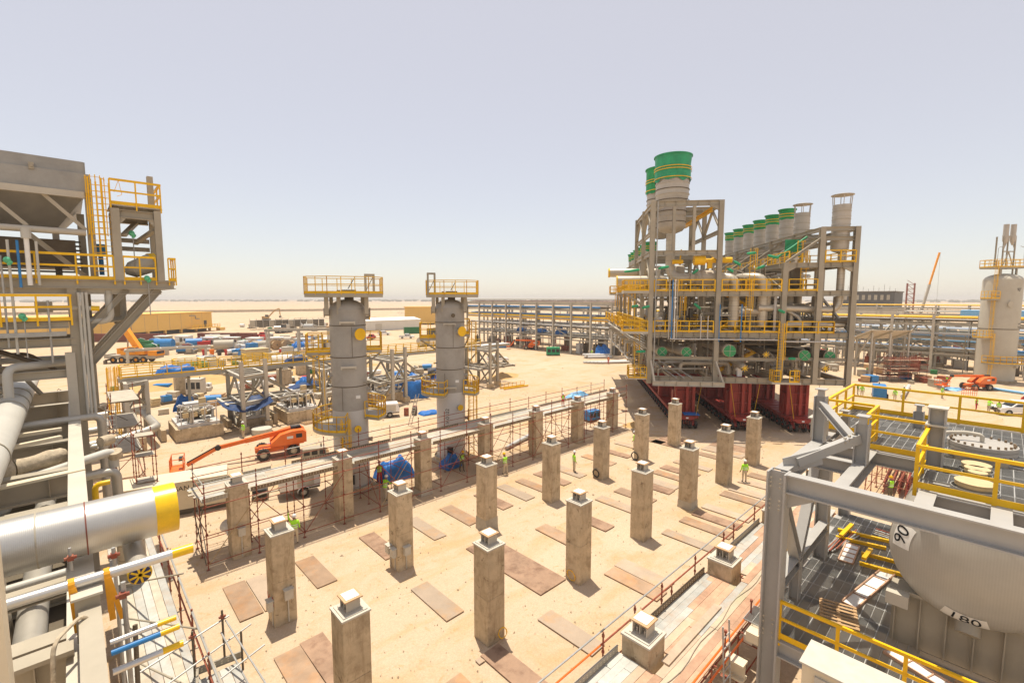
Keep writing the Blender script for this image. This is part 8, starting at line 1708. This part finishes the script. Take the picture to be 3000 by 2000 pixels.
def person_parts():
    h = MB(); h.lathe([(.125, 1.665), (.122, 1.70), (.115, 1.745), (.085, 1.795), (.04, 1.82), (.001, 1.825)], 16); h.prism([(.12 * math.cos(a), -.13 * abs(math.sin(a)) - .02) for a in [pi + pi * k / 8 for k in range(9)]], 1.665, 1.68)
    v = MB(); sec = [(.99, .19, .15), (1.15, .185, .145), (1.32, .205, .16), (1.42, .20, .145), (1.47, .11, .10)]; n = 16; vs = [(a * math.cos(2 * pi * k / n), c * math.sin(2 * pi * k / n), z) for z, a, c in sec for k in range(n)]
    v.add(vs, [(i * n + k, i * n + (k + 1) % n, (i + 1) * n + (k + 1) % n, (i + 1) * n + k) for i in range(len(sec) - 1) for k in range(n)])
    st = MB(); [st.lathe([(1.015, z), (1.015, z + .045)], 16).xf(Matrix.Diagonal((.19, .15, 1, 1)), len(st.v) - 32) for z in (1.08, 1.2)]
    return h, v, st
HB, VB_, SB_ = person_parts(); CACHE = {}
def person(loc, face, label, pose='stand', vest='hi_vis', shirt='hi_vis', trousers='cloth_khaki', helmet='paint_white', h=1.78):
    d = Vector(face); T = thing('person', label, 'person', loc, math.atan2(d.x, -d.y), None); T.scale = (h / 1.80,) * 3
    key = (pose, shirt, trousers)
    if key not in CACHE:
        me = POSES[pose].copy(); me.materials.clear(); [me.materials.append(MATS[m]) for m in (shirt, trousers, 'rubber', 'skin')]
        for p in me.polygons:
            c = p.center; hand = abs(c.x) > .2 and (c.z < .92 or c.z > 1.86) or (pose == 'work' and c.y < -.5)
            p.material_index = 3 if (c.z > 1.49 and abs(c.x) < .15) or hand else (2 if c.z < .13 else (1 if c.z < .98 and abs(c.x) < .235 else 0)); p.use_smooth = True
        CACHE[key] = me
    part('body', CACHE[key], None, T); lean = {'up': .03, 'work': .16}.get(pose, 0)
    for nm, mb, m in (('helmet', HB, helmet), ('vest', VB_, vest), ('reflective_band', SB_, 'white')):
        k = (nm, m)
        if k not in CACHE: CACHE[k] = mb.mesh(nm, m)
        if nm == 'helmet' or vest != shirt or nm == 'reflective_band': part(nm, CACHE[k], None, T, None, (0, -lean - .02 if nm == 'helmet' else -lean * .4, 0))
    return T
tc = lambda x, y: (-x, -y)
person((8.5, 27.0, 0), (.3, 1), 'worker in lime shirt reaching up to the scaffold behind the HS pier', 'up'); person((16.2, 31.7, 0), (.2, 1), 'worker in red overalls and lime vest walking beside the crumpled blue tarpaulin', 'walk', 'hi_vis', 'cloth_red', 'cloth_red', 'blue'); person((15.1, 28.8, 0), (1, .4), 'worker in lime shirt bending by the scaffold foot', 'work'); person((24.4, 26.5, 0), (0, 1), 'worker with yellow helmet and harness facing the scaffold', 'work', 'hi_vis', 'cloth_khaki', 'cloth_khaki', 'yellow'); person((28.8, 23.1, 0), (.9, -.5), 'worker in lime shirt and white helmet standing alone on a plate', 'stand'); person((37.3, 22.8, 0), (-.2, 1), 'worker half hidden behind the sixth pier by the scaffold', 'stand'); person((36.6, 12.8, 0), (.7, .7), 'worker in lime shirt seen from behind on the right plates', 'stand'); person((34.2, 28.9, 3.6), (-.6, -.6), 'worker in red bending on the raised scaffold deck', 'work', 'hi_vis', 'cloth_red', 'cloth_red', 'paint_white', 1.3); person((11.8, 51.6, 0), (-1, -.2), 'worker in lime vest by the tub and the second skid', 'stand'); person((22.3, 29.5, 0), (0, -1), 'worker crouched at the foot of the column marked 0102', 'work', 'hi_vis', 'steel_dark', 'steel_dark', 'yellow')
person((83.0, 57.6, 0), (-.3, -1), 'worker in red overalls left of the module trailers', 'stand', 'hi_vis_orange', 'cloth_red', 'cloth_red'); person((90.8, 67.8, 0), (-1, 0), 'worker in lime vest at the foot of the far pipe rack', 'stand'); person((81.5, 1.6, 0), (0, -1), 'worker in red overalls behind the far yellow rail', 'stand', 'hi_vis', 'cloth_red', 'cloth_red'); person((81.3, .5, 0), (1, -.5), 'worker in lime vest nearest the white car on the right', 'work'); person((80.8, -.35, 0), (-1, .5), 'worker in khaki beside the white car on the right', 'stand', 'hi_vis', 'cloth_khaki', 'cloth_khaki'); person((88.2, 5.2, 0), (-.5, -1), 'worker in lime vest in front of the mesh barrier', 'stand'); person((81.3, 9.5, 0), (-1, 0), 'worker in lime shirt walking right of the blue generator', 'walk'); person((84.3, 8.9, 0), (-1, .3), 'worker in lime vest and red trousers hurrying behind the yellow rail', 'walk', 'hi_vis', 'hi_vis', 'cloth_red'); person((81.5, 13.2, 0), (-1, 0), 'worker in lime vest left of the blue generator', 'stand'); person((82.6, 13.9, 0), (0, -1), 'worker in dark shirt at the far left of the yellow rail', 'stand', 'hi_vis', 'steel_dark', 'cloth_khaki'); person((101.2, 5.6, 0), (-.7, -.7), 'worker in red and lime in front of the right boom lift basket', 'stand', 'hi_vis', 'cloth_red', 'cloth_red'); person((88, -2.5, 0), (-1, 0), 'worker in dark red at the right edge of the photo', 'work', 'cloth_red', 'cloth_red', 'cloth_red'); person((40.6, 4.6, 0), (.5, .9), 'worker in lime vest among the red scaffold behind the drum platform', 'stand', 'hi_vis', 'steel_dark', 'steel_dark', 'yellow')
# ================================================================ dusty air over the whole site
def dust_air():
    m = bpy.data.materials.new('dusty_air'); m.use_nodes = True; t = m.node_tree
    t.nodes.remove(t.nodes['Principled BSDF']); v = t.nodes.new('ShaderNodeVolumePrincipled')
    v.inputs['Color'].default_value = (1.0, 0.955, 0.90, 1); v.inputs['Density'].default_value = 0.00034; v.inputs['Anisotropy'].default_value = 0.0
    t.links.new(v.outputs[0], t.nodes['Material Output'].inputs['Volume']); MATS['dusty_air'] = m
    return struct('haze', MB().b2((-12000, -12000, -4.5), (16000, 16000, 31.5)), 'dusty_air', None, 'stuff')
dust_air()
